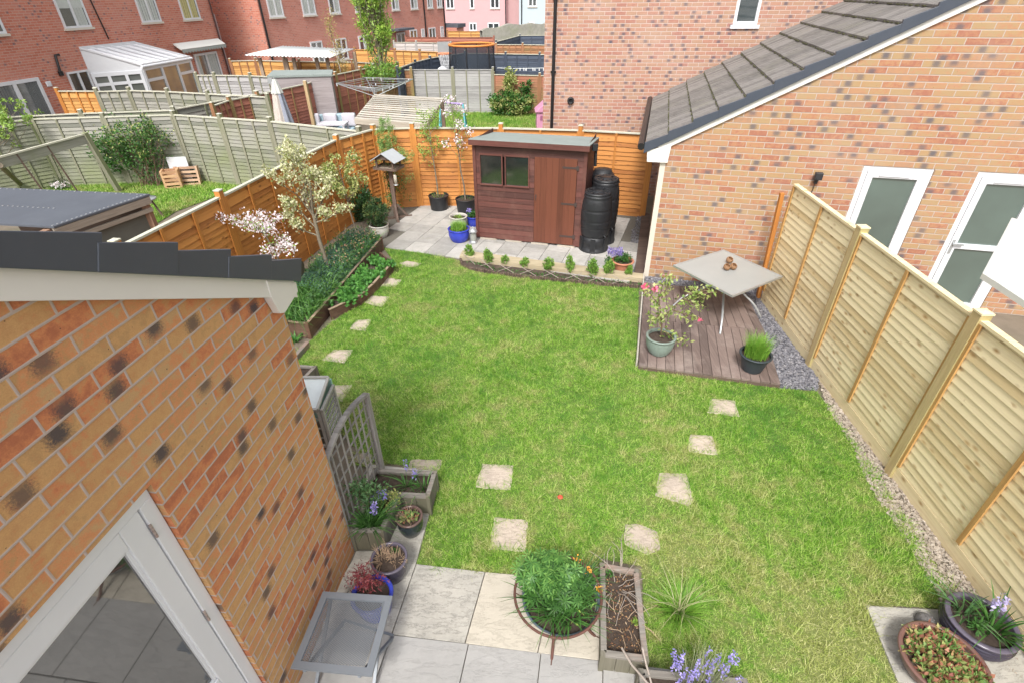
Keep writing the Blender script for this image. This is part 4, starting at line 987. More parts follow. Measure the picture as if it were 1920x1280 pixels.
# ------------------------------------------------------------------ long red brick row
FB = Frame((-11.6, 32), (-5.2, 48), out=(0, 30))
row = thing('terraced_house', 'long red brick terrace with many white windows running into the distance', 'terrace', FB.pt(0, 0, 0))
B_end = 17.6; B0_ = -1.78
m = MB(); wall_mesh(m, FB, [(B0_, 6.2), (B_end, 6.2)], [], 0)
m.build('wall', BRICK_B, row)
gab = FB.pt(B0_, 0, 0); gd_ = Vector((-0.95, 0.31, 0)); gl = FB.hit(430, 60)
FGb = Frame(gab, gab + Vector((-9.3, 0.6, 0)), out=(0, 0))
m = MB(); m.box(0, 9, -0.1, 0, 0, 6.2, FGb.m); m.build('gable_wall', BRICK_A, row)
m = MB(); m.box(B0_ - 0.2, B_end + 0.2, -8, 0.35, 6.2, 6.4, FB.m); m.build('roof', TILE, row)
for a, b_, kind in [(-1.18, -0.16, 1), (1.33, 2.38, 1), (3.6, 4.55, 2), (6.05, 7.0, 2), (8.1, 9.0, 2), (10.15, 11.05, 2), (12.6, 13.55, 2), (15.0, 15.8, 2), (16.5, 17.3, 2)]:
    window(row, FB, a, b_, 3.36, 4.6, fw=0.08, curtain=(CURT, ((0.1, 0.9),) if kind == 1 else ((0.6, 0.9),)))
for a, b_ in [(1.4, 2.4), (3.65, 4.65), (12.1, 13.1), (13.75, 14.2), (14.85, 15.9), (16.75, 17.25)]:
    window(row, FB, a, b_, 1.0, 2.12, fw=0.08)
window(row, FB, 5.9, 6.5, 0.1, 2.13, bars=(), name='back_door', sill=False, fw=0.1); window(row, FB, 6.55, 7.2, 1.0, 2.13, fw=0.08, bars=())
window(row, FB, 10.3, 11.4, 0.1, 2.05, name='patio_door', sill=False, fw=0.1)
m = MB(); m.box(9.4, 11.5, 0.004, 0.8, 2.2, 2.32, FB.m); m.build('porch_canopy', FELT_D, row)
for s in (-1.7, 14.4, 17.5):
    m = MB(); m.tube([FB.pt(s, 0.06, 0), FB.pt(s, 0.06, 6.2)], 0.05, 8); m.build('downpipe', PIPE, row)
# ------------------------------------------------------------------ pink and pale blue houses
FP = Frame((-2.0 - 6, 66.8), (5, 65), out=(0, 0))
pk = thing('rendered_house', 'pink rendered house at the end of the gardens', 'house', FP.pt(0, 0, 0))
PINK = mat_plain('pink_render', (0.60, 0.36, 0.37), 0.9, var=0.06, scale=1); PINK2 = mat_plain('pink_gable_render', (0.50, 0.31, 0.31), 0.9, var=0.1, scale=1)
a_ = FP.hit(830, 40)[0]; b_ = FP.hit(950, 40)[0]; c_ = FP.hit(974, 40)[0]; d_ = FP.hit(1030, 40)[0]
m = MB(); m.box(a_, b_, -8, 0, 0, 6.5, FP.m); m.build('wall', PINK, pk)
m = MB(); m.box(b_ + 0.003, c_, -8, -0.8, 0, 6.5, FP.m); m.build('side_wall', PINK2, pk)
for x0, x1, z0, z1 in [(838, 853, 2.85, 4.1), (882, 890, 2.85, 4.1), (920, 937, 2.85, 4.1), (844, 852, 0.6, 1.45), (879, 893, 0.8, 1.55), (914, 936, 0.8, 1.55)]:
    window(pk, FP, FP.hit(x0, 30)[0], FP.hit(x1, 30)[0], z0, z1, fw=0.1, bars=(0.5,) if x1 - x0 > 10 else ())
m = MB(); s = FP.hit(948.5, 30)[0]; m.tube([FP.pt(s, 0.06, 0), FP.pt(s, 0.06, 6.3)], 0.06, 8); m.build('downpipe', PIPE, pk)
m = MB(); m.box(a_, c_, -8.2, 0.3, 6.5, 6.8, FP.m); m.build('roof', TILE, pk)
bl = thing('rendered_house', 'pale blue rendered house beside the pink house', 'house', FP.pt(10, 0, 0))
m = MB(); m.box(c_ + 0.003, d_, -8, 0.4, 0, 6.5, FP.m); m.build('wall', mat_plain('pale_blue_render', (0.46, 0.54, 0.58), 0.9, var=0.05, scale=1), bl)
for x0, x1, z0, z1 in [(991, 1007, 3.0, 4.3), (993, 1004, 0.9, 1.6)]: window(bl, FP, FP.hit(x0, 30)[0], FP.hit(x1, 30)[0], z0, z1, fw=0.1, y=0.43)
m = MB(); s = FP.hit(979, 30)[0]; m.tube([FP.pt(s, 0.46, 0), FP.pt(s, 0.46, 6.3)], 0.06, 8); m.build('downpipe', PIPE, bl)
m = MB(); m.box(c_ + .003, d_, -8.2, 0.6, 6.5, 6.8, FP.m); m.build('roof', TILE, bl)
# porch between terrace and pink house
m = MB(); p = G(838, 40, 2.0)
po = thing('porch', 'small brick porch with grey roof between the terrace and the pink house', 'porch', FB.pt(17.7, 0, 0))
m = MB(); m.box(17.62, 18.9, -1.2, 1.0, 0, 2.0, FB.m); m.build('wall', BRICK_B, po); m = MB(); m.box(17.62, 19.0, -1.3, 1.15, 2.0, 2.25, FB.m); m.build('roof', FELT_D, po)

# ------------------------------------------------------------------ fences
def fence(name, label, pts, h=1.83, pmat=GREY, postm=GREY_P, cap=CAPM, board=None, boardm=None, out=(0, 0), n=None, batt=None, nb=2, slat=0.095, postw=0.09, wav=0.012, group='garden fences', posth=0.08, seg=6, spacing=1.92, posts=True, endposts=(True, True), postcapm=None, rail=True, proud=0.02, sepb=True, lip=0.024):
    fpts = []
    for a, b_ in zip(pts, pts[1:]):
        a, b_ = Vector(a[:2]), Vector(b_[:2]); k = max(1, round((b_ - a).length / spacing)) if n is None else n
        for i in range(k): fpts.append(a.lerp(b_, i / k))
    fpts.append(Vector(pts[-1][:2]))
    t = thing(name, label, 'fence', (fpts[0].x, fpts[0].y, 0), group)
    bz = board or 0.0
    for idx, (a, b_) in enumerate(zip(fpts, fpts[1:])):
        F = Frame(a, b_, out=out); L = F.len
        m = MB(); x0, x1 = postw / 2 * 0.8, L - postw / 2 * 0.8
        m.box(x0, x1, -0.022, -0.004, bz + 0.02, bz + h - 0.03, F.m)
        z = bz + 0.01; k = int((h - 0.04) / slat)
        for i in range(k):
            zb, zt = z + i * slat, z + (i + 1) * slat + 0.012
            ph = random.uniform(0, 6.28); am = random.uniform(0.3, 1) * wav
            for j in range(seg):
                pass
            vs = []; 
            for j in range(seg + 1):
                xx = x0 + (x1 - x0) * j / seg; dz = am * math.sin(ph + j * 1.7)
                vs += [(xx, lip, zb + dz - 0.006), (xx, 0.002, min(zt, bz + h - 0.02)), (xx, 0.000, zb + dz + 0.004)]
            fs = []
            for j in range(seg):
                q = 3 * j; fs += [(q, q + 3, q + 4, q + 1), (q + 2, q + 5, q + 3, q)]
            m.add(vs, fs, F.m)
        m.build('panel', pmat, t)
        r = MB()
        if rail: r.box(x0, x1, -0.034, 0.034, bz + h - 0.028, bz + h, F.m); r.build('cap_rail', cap, t)
        bm_ = MB(); bw = 0.022
        xs = [x0 + bw] + [x0 + (x1 - x0) * (i + 1) / (nb + 1) for i in range(nb)] + [x1 - bw]
        for xx in xs: bm_.box(xx - bw, xx + bw, lip + .0005, lip + .0005 + proud, bz + 0.03, bz + h - 0.03, F.m)
        # grain runs up the batten
        if sepb:
            for xx in xs: q_ = MB(); q_.box(xx - bw, xx + bw, lip + .0005, lip + .0005 + proud, bz + 0.03, bz + h - 0.03, F.m); uvrot(q_.build('batten', batt or postm, t))
        else: uvrot(bm_.build('battens', batt or postm, t))
        if board:
            g = MB(); g.box(x0, x1, -0.02, 0.02, 0.0, board - 0.003, F.m); g.build('gravel_board', boardm or pmat, t)
    for i, p in enumerate(fpts):
        if (i == 0 and not endposts[0]) or (i == len(fpts) - 1 and not endposts[1]): continue
        j = min(i, len(fpts) - 2); F = Frame(fpts[j], fpts[j + 1], out=out); s = (p - Vector(F.a[:2])).length
        m = MB(); hh = bz + h + posth; w2 = postw / 2
        m.box(s - w2, s + w2, -w2, w2, 0, hh, F.m); po_ = uvrot(m.build('post', postm, t))
        c = MB(); c.box(s - w2 - 0.006, s + w2 + 0.006, -w2 - 0.006, w2 + 0.006, hh, hh + 0.016, F.m)
        c.add([(s - w2 - .006, -w2 - .006, hh + .016), (s + w2 + .006, -w2 - .006, hh + .016), (s + w2 + .006, w2 + .006, hh + .016), (s - w2 - .006, w2 + .006, hh + .016), (s, 0, hh + .03)], [(0, 1, 4), (1, 2, 4), (2, 3, 4), (3, 0, 4)], F.m)
        c.build('post_cap', postcapm or cap, po_)
    return t
T9 = 1.9
# pale new fence on the right
pA, pB = G(1518, 686), G(1669, 889); d_ = (pA - pB); dn = d_.normalized()
fence('timber_fence', 'new pale timber lap fence down the right side of the lawn', [pA + dn * 1.86, pA], h=1.80, pmat=PALE, postm=PALE_P, cap=PALE, board=0.17, boardm=PALE, out=(0, 5), n=1, batt=BATT, nb=1, sepb=True, lip=0.017, wav=0.003, slat=0.09, postw=0.085, endposts=(False, False), posth=0.05, group=None)
fn = bpy.data.objects[-1] if False else None
fence('timber_fence', 'second stretch of new pale fence beginning at the tall post by the slate chippings', [pA, pB, pB - dn * 1.96, pB - dn * 3.92], h=1.80, pmat=PALE, postm=PALE_P, cap=PALE, board=0.17, boardm=PALE, out=(0, 5), n=1, batt=BATT, nb=1, sepb=True, lip=0.017, wav=0.003, slat=0.09, postw=0.10, posth=0.05, group=None)
# orange post against the house wall
q = G(1440, 545); m = MB(); pw = pA + dn * 1.93 + Vector((-0.02, 0.0, 0))
m.box(-0.03, 0.03, -0.03, 0.03, 0, 1.80, Matrix.Translation((pw.x, pw.y, 0)) @ Matrix.Rotation(R(-3), 4, 'Y')); tag(uvrot(m.build('timber_post', ORANGE_P, None, bevel=0.004)), 'orange-brown timber post standing against brick wall beside the pale fence', 'post')
# orange fences
oc_ = [G(698, 231, 1.95), G(628, 250, 1.95), G(537, 291, 1.95), G(407, 353, 1.95)]
last = oc_[3] + (oc_[3] - oc_[2]) * 2.0
fence('timber_fence', 'orange stained lap fence along the left side behind the blossom trees', [oc_[0], oc_[1], oc_[2], oc_[3], last], pmat=ORANGE, postm=ORANGE_P, out=(0, 8), spacing=1.9, nb=2, postcapm=CAPM, wav=0.010, board=None)
bk0, bk1 = oc_[0], Vector((3.05, 11.35, 0))
fence('timber_fence', 'orange stained lap fence across the back behind the shed and the potted trees', [bk0, (-2.2, 12.42), (-0.2, 12.3), (1.55, 12.0), (3.05, 11.55)], pmat=ORANGE, postm=ORANGE_P, out=(0, 8), n=1, nb=1, endposts=(False, True), postcapm=CAPM, wav=0.012)
# grey fences
T8 = 1.80
gpts = [G(-80, 236, T8), G(56, 219, T8), G(323, 211, T8), G(505, 223, T8), G(672, 241, T8)]
fence('timber_fence', 'mossy grey lap fence behind the neighbouring shrub and pallet', gpts, h=1.75, out=(-4, 8), nb=2)
fence('timber_fence', 'grey fence seen edge-on just behind the mossy grey fence', [G(-60, 218, 1.74), G(150, 208, 1.74), G(323, 202, 1.74)], h=1.68, out=(-4, 8), nb=2, endposts=(True, True))
fence('timber_fence', 'short grey fence slanting away behind the maroon fence', [G(323, 202, 1.74), G(478, 170, 1.8)], h=1.70, out=(0, 15), nb=2, endposts=(False, True))
fence('timber_fence', 'grey lap fence in front of the conservatory', [G(178, 167, T9), G(240, 165, T9), G(312, 167, T9), G(388, 171, T9), G(500, 177, T9)], out=(-8, 8), nb=2, n=1, sepb=True)
fence('timber_fence', 'single bright orange fence panel beside the red house wall', [G(105, 166, T9), G(178, 166, T9)], pmat=ORANGE_F, postm=ORANGE_P, out=(-8, 8), nb=3, n=1)
fence('timber_fence', 'weathered silver fence by the far end of the left house', [G(366, 137, T9), G(400, 137, T9), G(468, 138, T9), G(520, 141, T9)], pmat=GREY2, out=(-8, 8), nb=2, n=1)
mp = [G(398, 201, 1.8), G(430, 190, 1.8), G(482, 177, 1.83), G(572, 156, 1.85), G(628, 139, 1.85), G(675, 132, 1.8), G(700, 129, 1.77)]
fence('timber_fence', 'maroon painted lap fence behind the folded parasol', mp, pmat=MAROON, postm=BROWNF, out=(0, 15), nb=2)
fence('timber_fence', 'brown fence behind the rotary dryer below the columnar tree', [G(700, 129, 1.77), G(770, 128, 1.75)], h=1.70, pmat=BROWNF, postm=BROWNF, out=(-3, 10), nb=1)
fence('timber_fence', 'two pale silver fence panels beyond the swing frame', [G(770, 127, 1.75), G(848, 127, 1.75), G(924, 127, 1.75)], h=1.68, pmat=GREY2, postm=GREY_P, out=(-2, 10), nb=2, n=1, cap=GREY2)
fence('timber_fence', 'reddish brown fence behind the variegated shrub', [G(925, 137, 1.55), G(1012, 139, 1.55), G(1060, 140, 1.55)], h=1.5, pmat=mat_wood('redbrown_timber', (0.40, 0.16, 0.10), (0.25, 0.10, 0.06), 0.85, green=(0.28, 0.25, 0.10)), postm=BROWNF, out=(0, 10), nb=1, n=1)
fence('timber_fence', 'bright orange far fence under the white corrugated canopy', [G(430, 111, T9), G(478, 110, T9), G(560, 112, T9), G(660, 113, T9), G(745, 118, T9)], pmat=ORANGE_F, postm=BROWNF, out=(-6, 10), nb=2)
fence('timber_fence', 'golden far fence behind the columnar tree', [G(664, 90, T9), G(740, 92, T9), G(835, 95, T9)], pmat=ORANGE_F, postm=BROWNF, out=(-4, 10), nb=2, cap=ORANGE_F)
fence('timber_fence', 'navy fence slanting towards the trampoline', [G(744, 125, T9), G(778, 113, T9), G(806, 106, T9), G(872, 96, T9)], pmat=NAVY, postm=NAVY, out=(0, 15), nb=3, n=1)
fence('timber_fence', 'navy fence straight behind the trampoline with the clothes line', [G(872, 97, T9), G(948, 98, T9), G(1012, 99, T9), G(1060, 100, T9)], pmat=NAVY, postm=NAVY, out=(0, 10), nb=2, n=1)
fence('timber_fence', 'pale concrete-coloured fence behind the golden fence', [G(738, 77, T9), G(780, 77, T9), G(845, 79, T9)], pmat=mat_wood('pale_grey_timber', (0.50, 0.46, 0.44), (0.40, 0.37, 0.35), 0.9), postm=GREY2, out=(-3, 10), nb=1, n=1)
fence('timber_fence', 'long dark red fence strip below the terrace windows', [G(760, 68, T9), G(820, 68, T9), G(926, 68, T9)], pmat=MAROON, postm=MAROON, cap=MAROON, out=(-3, 10), nb=1, n=1)
fence('timber_fence', 'rusty brown fence between the two navy fences', [G(930, 81, T9), G(980, 81, T9), G(1040, 82, T9)], pmat=BROWNF, postm=BROWNF, out=(0, 10), nb=3, n=1)
fence('timber_fence', 'furthest navy fence with white spots near the stone wall', [G(930, 76, T9), G(975, 64.5, T9), G(1040, 64, T9)], pmat=NAVY, postm=NAVY, out=(0, 10), nb=2, n=1)
fence('timber_fence', 'small bright orange fence in front of the pink house', [G(838, 57, T9), G(906, 57, T9)], pmat=ORANGE_F, postm=BROWNF, out=(0, 10), nb=2, n=1, cap=ORANGE_F)
# rubble wall below the pale blue house
m = MB(); w0, w1 = G(904, 56, 2.1), G(1040, 51, 2.1); FW = Frame(w0, w1, out=(0, 10)); n = 30
tp = [(FW.len * i / n, 2.05 + 0.05 * math.sin(i * 0.7) + random.uniform(-0.03, 0.03) + 0.3 * min(1, i / 12)) for i in range(n + 1)]
wall_mesh(m, FW, tp); wall_mesh(m, FW, tp, y=-0.5)
for (a, za), (b2, zb) in zip(tp, tp[1:]): m.add([(a, 0, za), (b2, 0, zb), (b2, -0.5, zb), (a, -0.5, za)], [(0, 1, 2, 3)], FW.m)
tag(m.build('stone_wall', mat_plain('rubble_stone', (0.30, 0.29, 0.25), 0.95, var=0.5, scale=3, bmp=1.0, dirt=(0.20, 0.22, 0.12))), 'rough grey rubble wall below the pale blue house', 'wall')
# ------------------------------------------------------------------ pots and plants
def pot(t, c, rt, rb_, h, mat, soil=SOIL, rim=0.012, rimmat=None, belly=0.0, ribs=0, feet=0, fill=0.9, lip=0.018, tilt=None, name='pot'):
    T = Matrix.Translation((c[0], c[1], c[2] if len(c) > 2 else 0.0))
    if tilt is not None: T = T @ tilt
    m = MB(); prof = [(0.001, 0.002), (rb_ * 0.96, 0.002), (rb_, 0.01)]; N = 16
    for i in range(1, N):
        u = i / N; r = rb_ + (rt - rb_) * u + belly * math.sin(math.pi * u ** 0.85)
        if ribs: r += 0.004 * math.cos(2 * math.pi * u * ribs)
        prof.append((r, h * u))
    if ribs:
        prof = prof[:3]; M_ = ribs * 4
        for i in range(1, M_): u = i / M_; prof.append((rb_ + (rt - rb_) * u ** 0.8 + belly * math.sin(math.pi * u) + 0.0035 * math.cos(2 * math.pi * u * ribs), h * u))
    prof += [(rt, h - 0.02)]
    m.lathe(prof, 40, T); m.build(name, mat, t)
    r = MB(); wl = max(rim, 0.01)
    r.lathe([(rt, h - 0.022), (rt + lip, h - 0.018), (rt + lip * 1.1, h - 0.006), (rt + lip * 0.6, h), (rt - wl, h), (rt - wl - 0.003, h - 0.012), (rt - wl - 0.006, h * fill - 0.03)], 40, T)
    r.build('rim', rimmat or mat, t)
    s = MB(); k = 24; rs = rt - wl - 0.004 
    vs = [(0, 0, h * fill + 0.006)]; 
    for ring in (0.5, 1.0):
        for j in range(k):
            a = 2 * math.pi * j / k; vs.append((rs * ring * math.cos(a), rs * ring * math.sin(a), h * fill + random.uniform(-0.006, 0.006)))
    fs = [(0, 1 + j, 1 + (j + 1) % k) for j in range(k)] + [(1 + j, 1 + k + j, 1 + k + (j + 1) % k, 1 + (j + 1) % k) for j in range(k)]
    s.add(vs, fs, T, True); s.build('soil', soil, t)
    return T
def rimc(px, py, h): return G(px, py, h)
def stalks(name, c, n, L, r0, mat, t, spread=0.6, rad=0.08, seg=3, droop=0.3):
    m = MB()
    for i in range(n):
        a = random.uniform(0, 6.28); rr = rad * math.sqrt(random.random()); p = Vector((c[0] + rr * math.cos(a), c[1] + rr * math.sin(a), c[2]))
        d = Vector((math.cos(a) * spread * random.random(), math.sin(a) * spread * random.random(), 1)).normalized(); l = L * random.uniform(0.5, 1.2); pts = [p]
        for k in range(seg): p = p + d * l / seg; d = (d + Vector((random.uniform(-.4, .4), random.uniform(-.4, .4), -droop * random.random()))).normalized(); pts.append(p)
        m.tube(pts, [r0 * (1 - 0.5 * k / seg) for k in range(seg + 1)], 5, cap=False)
    return m.build(name, mat, t)
def rosette(name, c, n, L, W, mat, t, lean=0.7, r=0.02, curve=1.0):
    P = np.array([[c[0] + random.gauss(0, r), c[1] + random.gauss(0, r), c[2]] for _ in range(n)])
    return blades(name, P, L, W, mat, t, lean=lean, curve=curve, segs=5, out_from=(c[0], c[1], c[2]), spread=0.9)
def spikes(name, centers, H, n, mat, t, rad=0.012, petal=0.012, per=26):
    pts = []
    for c in centers:
        for k in range(per):
            a = random.uniform(0, 6.28); z = random.uniform(0.55, 1.0) * H
            pts.append((c[0] + rad * math.cos(a), c[1] + rad * math.sin(a), c[2] + z))
    return leaves(name, pts, petal, petal * 0.7, mat, t, up=0.1)

# red maple in blue pot under the mesh table
c = rimc(697, 1112, 0.27); t = thing('potted_maple', 'small dark red maple in a bright blue glazed pot half under the mesh table', 'potted plant', (c.x, c.y, 0), 'pots on the near patio')
pot(t, (c.x, c.y, 0), 0.155, 0.11, 0.27, BLUEG, belly=0.015)
m = MB(); tips = []; al = []
for k in range(4): branches(m, (c.x - 0.03, c.y, 0.24), (-0.4 + 0.25 * k, 0.25 - 0.1 * k, 1), 0.12, 0.006, 2, tips, 0.7, 3, 0.7, 0.1, allpts=al)
m.build('stems', TWIG, t); leaves('foliage', around(tips, 22, 0.035), 0.032, 0.010, L_MAROON, t, up=-0.1)
# purple pot with dead twigs
c = rimc(729, 1044, 0.27); t = thing('potted_hydrangea', 'dark purple glazed pot of dry brown cut stalks on the patio', 'potted plant', (c.x, c.y, 0), 'pots on the near patio')
pot(t, (c.x, c.y, 0), 0.152, 0.10, 0.27, PURP, belly=0.02, rimmat=RIMP, fill=0.88, lip=0.009)
stalks('stalks', (c.x - 0.06, c.y + 0.01, 0.23), 60, 0.12, 0.003, DRYTWIG, t, 1.4, 0.05); stalks('stalks', (c.x + 0.06, c.y + 0.0, 0.23), 40, 0.10, 0.003, DRYTWIG, t, 1.4, 0.05)
leaves('foliage', cloud((c.x + 0.04, c.y + 0.08, 0.25), (0.05, 0.03, 0.02), 60), 0.022, 0.015, L_GREEN, t)
# smaller dark pot
c = rimc(767, 966, 0.25); t = thing('potted_strawberry', 'small dark glossy pot with reddish green leaves beside the wooden planters', 'potted plant', (c.x, c.y, 0), 'pots on the near patio')
pot(t, (c.x, c.y, 0), 0.12, 0.075, 0.25, DKGL, belly=0.022, lip=0.008, rimmat=mat_plain('brown_rim_glaze', (0.13, 0.08, 0.07), 0.25, var=0.4), fill=0.86)
leaves('foliage', cloud((c.x, c.y, 0.235), (0.09, 0.09, 0.02), 130), 0.035, 0.024, L_AUT, t, up=0.3); stalks('stalks', (c.x, c.y, 0.22), 26, 0.11, 0.0022, DRYTWIG, t, 1.8, 0.07)

# planters
def planter(name, label, quad, h, group='grey wooden planters', soilz=None, wall=0.018, rim=0.035, pm_=PLANT_W, pt_=PLANT_T, slats=4):
    q = [Vector((p.x, p.y, 0)) for p in quad]; ce = sum(q, Vector()) / 4
    t = thing(name, label, 'planter', ce, group)
    soilz = soilz or h * 0.78
    for i in range(4):
        a, b_ = q[i], q[(i + 1) % 4]; F = Frame(a, b_, out=ce); F.n = F.n; m = MB(); k = max(1, round(F.len / 0.12))
        for j in range(k): m.box(F.len * j / k + 0.002, F.len * (j + 1) / k - 0.002, 0.0, wall, 0.01, h - 0.03, F.m)
        uvrot(m.build('side_panel', pm_, t)); r = MB(); r.box(0.012, F.len - 0.012, -0.010, rim, h - 0.03, h, F.m); r.build('rim_board', pt_, t, bevel=0.003)
        m = MB(); m.box(-0.012, 0.024, -0.012, 0.024, 0.0, h - 0.001 + 0.003, F.m); uvrot(m.build('corner_post', pm_, t))
    s = MB(); k = 12; vs = []
    ins = [ce + (p - ce) * 0.97 for p in q]
    for i in range(k + 1):
        for j in range(k + 1): p = ins[0].lerp(ins[1], i / k).lerp(ins[3].lerp(ins[2], i / k), j / k); vs.append((p.x, p.y, soilz + random.uniform(-0.012, 0.012)))
    s.add(vs, [(i * (k + 1) + j, (i + 1) * (k + 1) + j, (i + 1) * (k + 1) + j + 1, i * (k + 1) + j + 1) for i in range(k) for j in range(k)], None, True); s.build('soil', SOIL, t)
    return t, ce, ins
p1 = [G(656, 993, .30), G(717, 993, .30), G(750, 926, .30), G(688, 880, .30)]
_v = (G(750, 924, .3) - p1[1]) * .95; p1 = [p1[0], p1[1], p1[1] + _v, p1[0] + _v]
t1, ce1, ins1 = planter('wooden_planter', 'grey wooden planter with arched trellis against the garage corner', p1, 0.30)
_f, _b = G(803, 928, .3), G(817, 882, .3); _w = (G(691, 876, .3) - _b) * .92; p2 = [_f + _w, _f, _b, _b + _w]
t2, ce2, ins2 = planter('wooden_planter', 'grey wooden planter with bluebells set crosswise at the end of the trellis planter', p2, 0.29)
# trellis (part of first planter's look but lifts away)
trA = G(663, 1034); trB = G(684, 868); 
Ft = Frame(p1[0] + Vector((-0.03, -0.02, 0)), p1[0] + (p1[3] - p1[0]) * 1.9 + Vector((-0.03, 0.02, 0)), out=(2, 3))
tl_, tz = Ft.hit(616, 855); tl2, tz2 = Ft.hit(657, 782); tr_ = thing('trellis', 'grey wooden trellis with curved top rail fixed behind the planter', 'trellis', Ft.a)
print('trellis', tl_, tz, tl2, tz2, Ft.len)
Lt = Ft.len; z0_, z1_ = tz, tz2 if tz2 > 0.4 else 1.0
ztop = lambda s: z0_ + (z1_ - z0_) * (s / Lt) + 0.0 * s + 0.10 * math.sin(math.pi * min(1, s / Lt)) 
m = MB(); m.box(-0.02, 0.025, -0.02, 0.025, 0, ztop(0), Ft.m); uvrot(m.build('post', TRELL, tr_)); m = MB(); m.box(Lt - 0.025, Lt + 0.02, -0.02, 0.025, 0, ztop(Lt), Ft.m); uvrot(m.build('post', TRELL, tr_))
m = MB(); k = 14
for i in range(k): m.beam(Ft.pt(Lt * i / k, 0, ztop(Lt * i / k)), Ft.pt(Lt * (i + 1) / k, 0, ztop(Lt * (i + 1) / k)), 0.045, 0.03)
m.build('top_rail', TRELL, tr_)
m = MB()
for i in range(1, 9):
    s = Lt * i / 9
    m.box(s - 0.009, s + 0.009, 0.003, 0.011, 0.3, ztop(s) - 0.01, Ft.m)
for z in (0.36, 0.52, 0.68, 0.84, 1.0, 1.16, 1.3):
    ok = [s for s in [Lt * q / 40 for q in range(41)] if ztop(s) > z + 0.02]
    if len(ok) > 2: m.box(min(ok), max(ok), -0.008, 0.000, z - 0.009, z + 0.009, Ft.m)
m.build('lattice', TRELL, tr_)
# planter plants
def bulb_plant(lab, c, n=40, L=0.22, fl=3, t=None):
    o = thing('bluebell', lab, 'plant', c, 'bluebells in the planters')
    rosette('leaves', c, n, L, 0.012, L_GREEN, o, lean=0.8, r=0.03)
    if fl:
        cs = []; m = MB()
        for _ in range(fl):
            a = random.uniform(0, 6.28); q = (c[0] + 0.07 * math.cos(a), c[1] + 0.07 * math.sin(a), c[2]); cs.append((q[0], q[1], q[2])); m.tube([(c[0], c[1], c[2]), (q[0], q[1], q[2] + 0.27)], 0.0025, 4)
        m.build('stem', L_GREEN, o); spikes('flower', cs, 0.29, 1, F_BLUE, o, 0.018, 0.024, 34)
    return o
def inq(q, u, v, z): p = q[0].lerp(q[1], u).lerp(q[3].lerp(q[2], u), v); return (p.x, p.y, z)
bulb_plant('bluebell clump with long grassy leaves at the near end of the trellis planter', inq(ins1, 0.5, 0.15, 0.24), 120, 0.26, 1)
bulb_plant('bluebell clump in mid trellis planter with most flowers', inq(ins1, 0.7, 0.5, 0.24), 70, 0.25, 5)
bulb_plant('bluebell at the outer end of the crosswise planter', inq(ins2, 0.88, 0.45, 0.23), 26, 0.16, 1)
bulb_plant('bluebell in the middle of the crosswise planter', inq(ins2, 0.6, 0.5, 0.23), 30, 0.16, 1)
c = inq(ins1, 0.35, 0.62, 0.24); o = thing('shrub', 'straggly green shrub climbing the grey trellis', 'shrub', c)
m = MB(); tips = []; al = []
for k in range(6): branches(m, c, (random.uniform(-.3, .4), random.uniform(-.4, .3), 1), 0.2, 0.006, 2, tips, 0.6, 3, 0.75, 0.1, allpts=al)
m.build('stems', TWIG, o); leaves('foliage', around(tips + al[::2], 5, 0.03), 0.04, 0.016, L_BLUEG, o)
c = inq(ins1, 0.6, 0.9, 0.24); o = thing('shrub', 'low variegated yellow-green shrub at the far end of the trellis planter', 'shrub', c)
leaves('foliage', cloud((c[0], c[1], c[2] + 0.07), (0.13, 0.13, 0.09), 420, clumps=30), 0.03, 0.018, L_VAR, o); stalks('stems', c, 14, 0.15, 0.003, TWIG, o, 0.9)

# long wooden planter and lavender planter
lp = [G(1129, 1225, .27), G(1214, 1236, .27), G(1195, 1068, .27), G(1127, 1056, .27)]
t3, ce3, ins3 = planter('wooden_planter', 'long grey wooden planter of bare soil and dry stems beside the lupin bowl', lp, 0.27, soilz=0.20)
stalks('dry_stems', inq(ins3, 0.4, 0.85, 0.2), 22, 0.35, 0.004, DEADW, t3, 1.6, 0.12, 4, 0.6)
stalks('dry_stems', inq(ins3, 0.6, 0.4, 0.2), 14, 0.22, 0.003, DRYTWIG, t3, 2.2, 0.12, 4, 0.8)
_ll = leaves('leaf_litter', np.array([inq(ins3, random.random(), random.random(), 0.215) for _ in range(500)]), 0.02, 0.008, L_DRY, t3, up=0); _ll['kind'] = 'stuff'
leaves('foliage', np.array([inq(ins3, 0.15 + 0.2 * random.random(), 0.88 + 0.1 * random.random(), 0.22 + 0.05 * random.random()) for _ in range(60)]), 0.025, 0.014, L_GREEN, t3)
leaves('foliage', cloud(inq(ins3, 0.85, 0.42, 0.215), (0.035, 0.035, 0.015), 70), 0.022, 0.014, L_LIME, t3)
q0 = G(1200, 1255, .27); q1 = G(1398, 1274, .27); u = (q1 - q0).normalized(); v = Vector((u.y, -u.x, 0)); 
lv = [q0, q1, q1 + v * 0.34, q0 + v * 0.34]
t4, ce4, ins4 = planter('wooden_planter', 'grey wooden planter with lavender cut off by the bottom of the view', [lv[3], lv[2], lv[1], lv[0]], 0.27)
c = G(1312, 1262, 0.27); c = Vector((c.x, c.y - 0.06, 0.22)); o = thing('lavender', 'lavender bush with lilac flower heads in the bottom planter', 'plant', c)
P = cloud((c.x, c.y, c.z + 0.02), (0.17, 0.12, 0.02), 420); blades('stems', P, 0.22, 0.005, mat_leaf('grey_green_stem', [(0.22, 0.30, 0.14), (0.38, 0.42, 0.24), (0.5, 0.5, 0.33)]), o, lean=0.3, segs=3, out_from=tuple(c), spread=0.5)
cs = [(c.x + random.uniform(-.2, .2), c.y + random.uniform(-.1, .1), c.z) for _ in range(34)]
cs2 = []
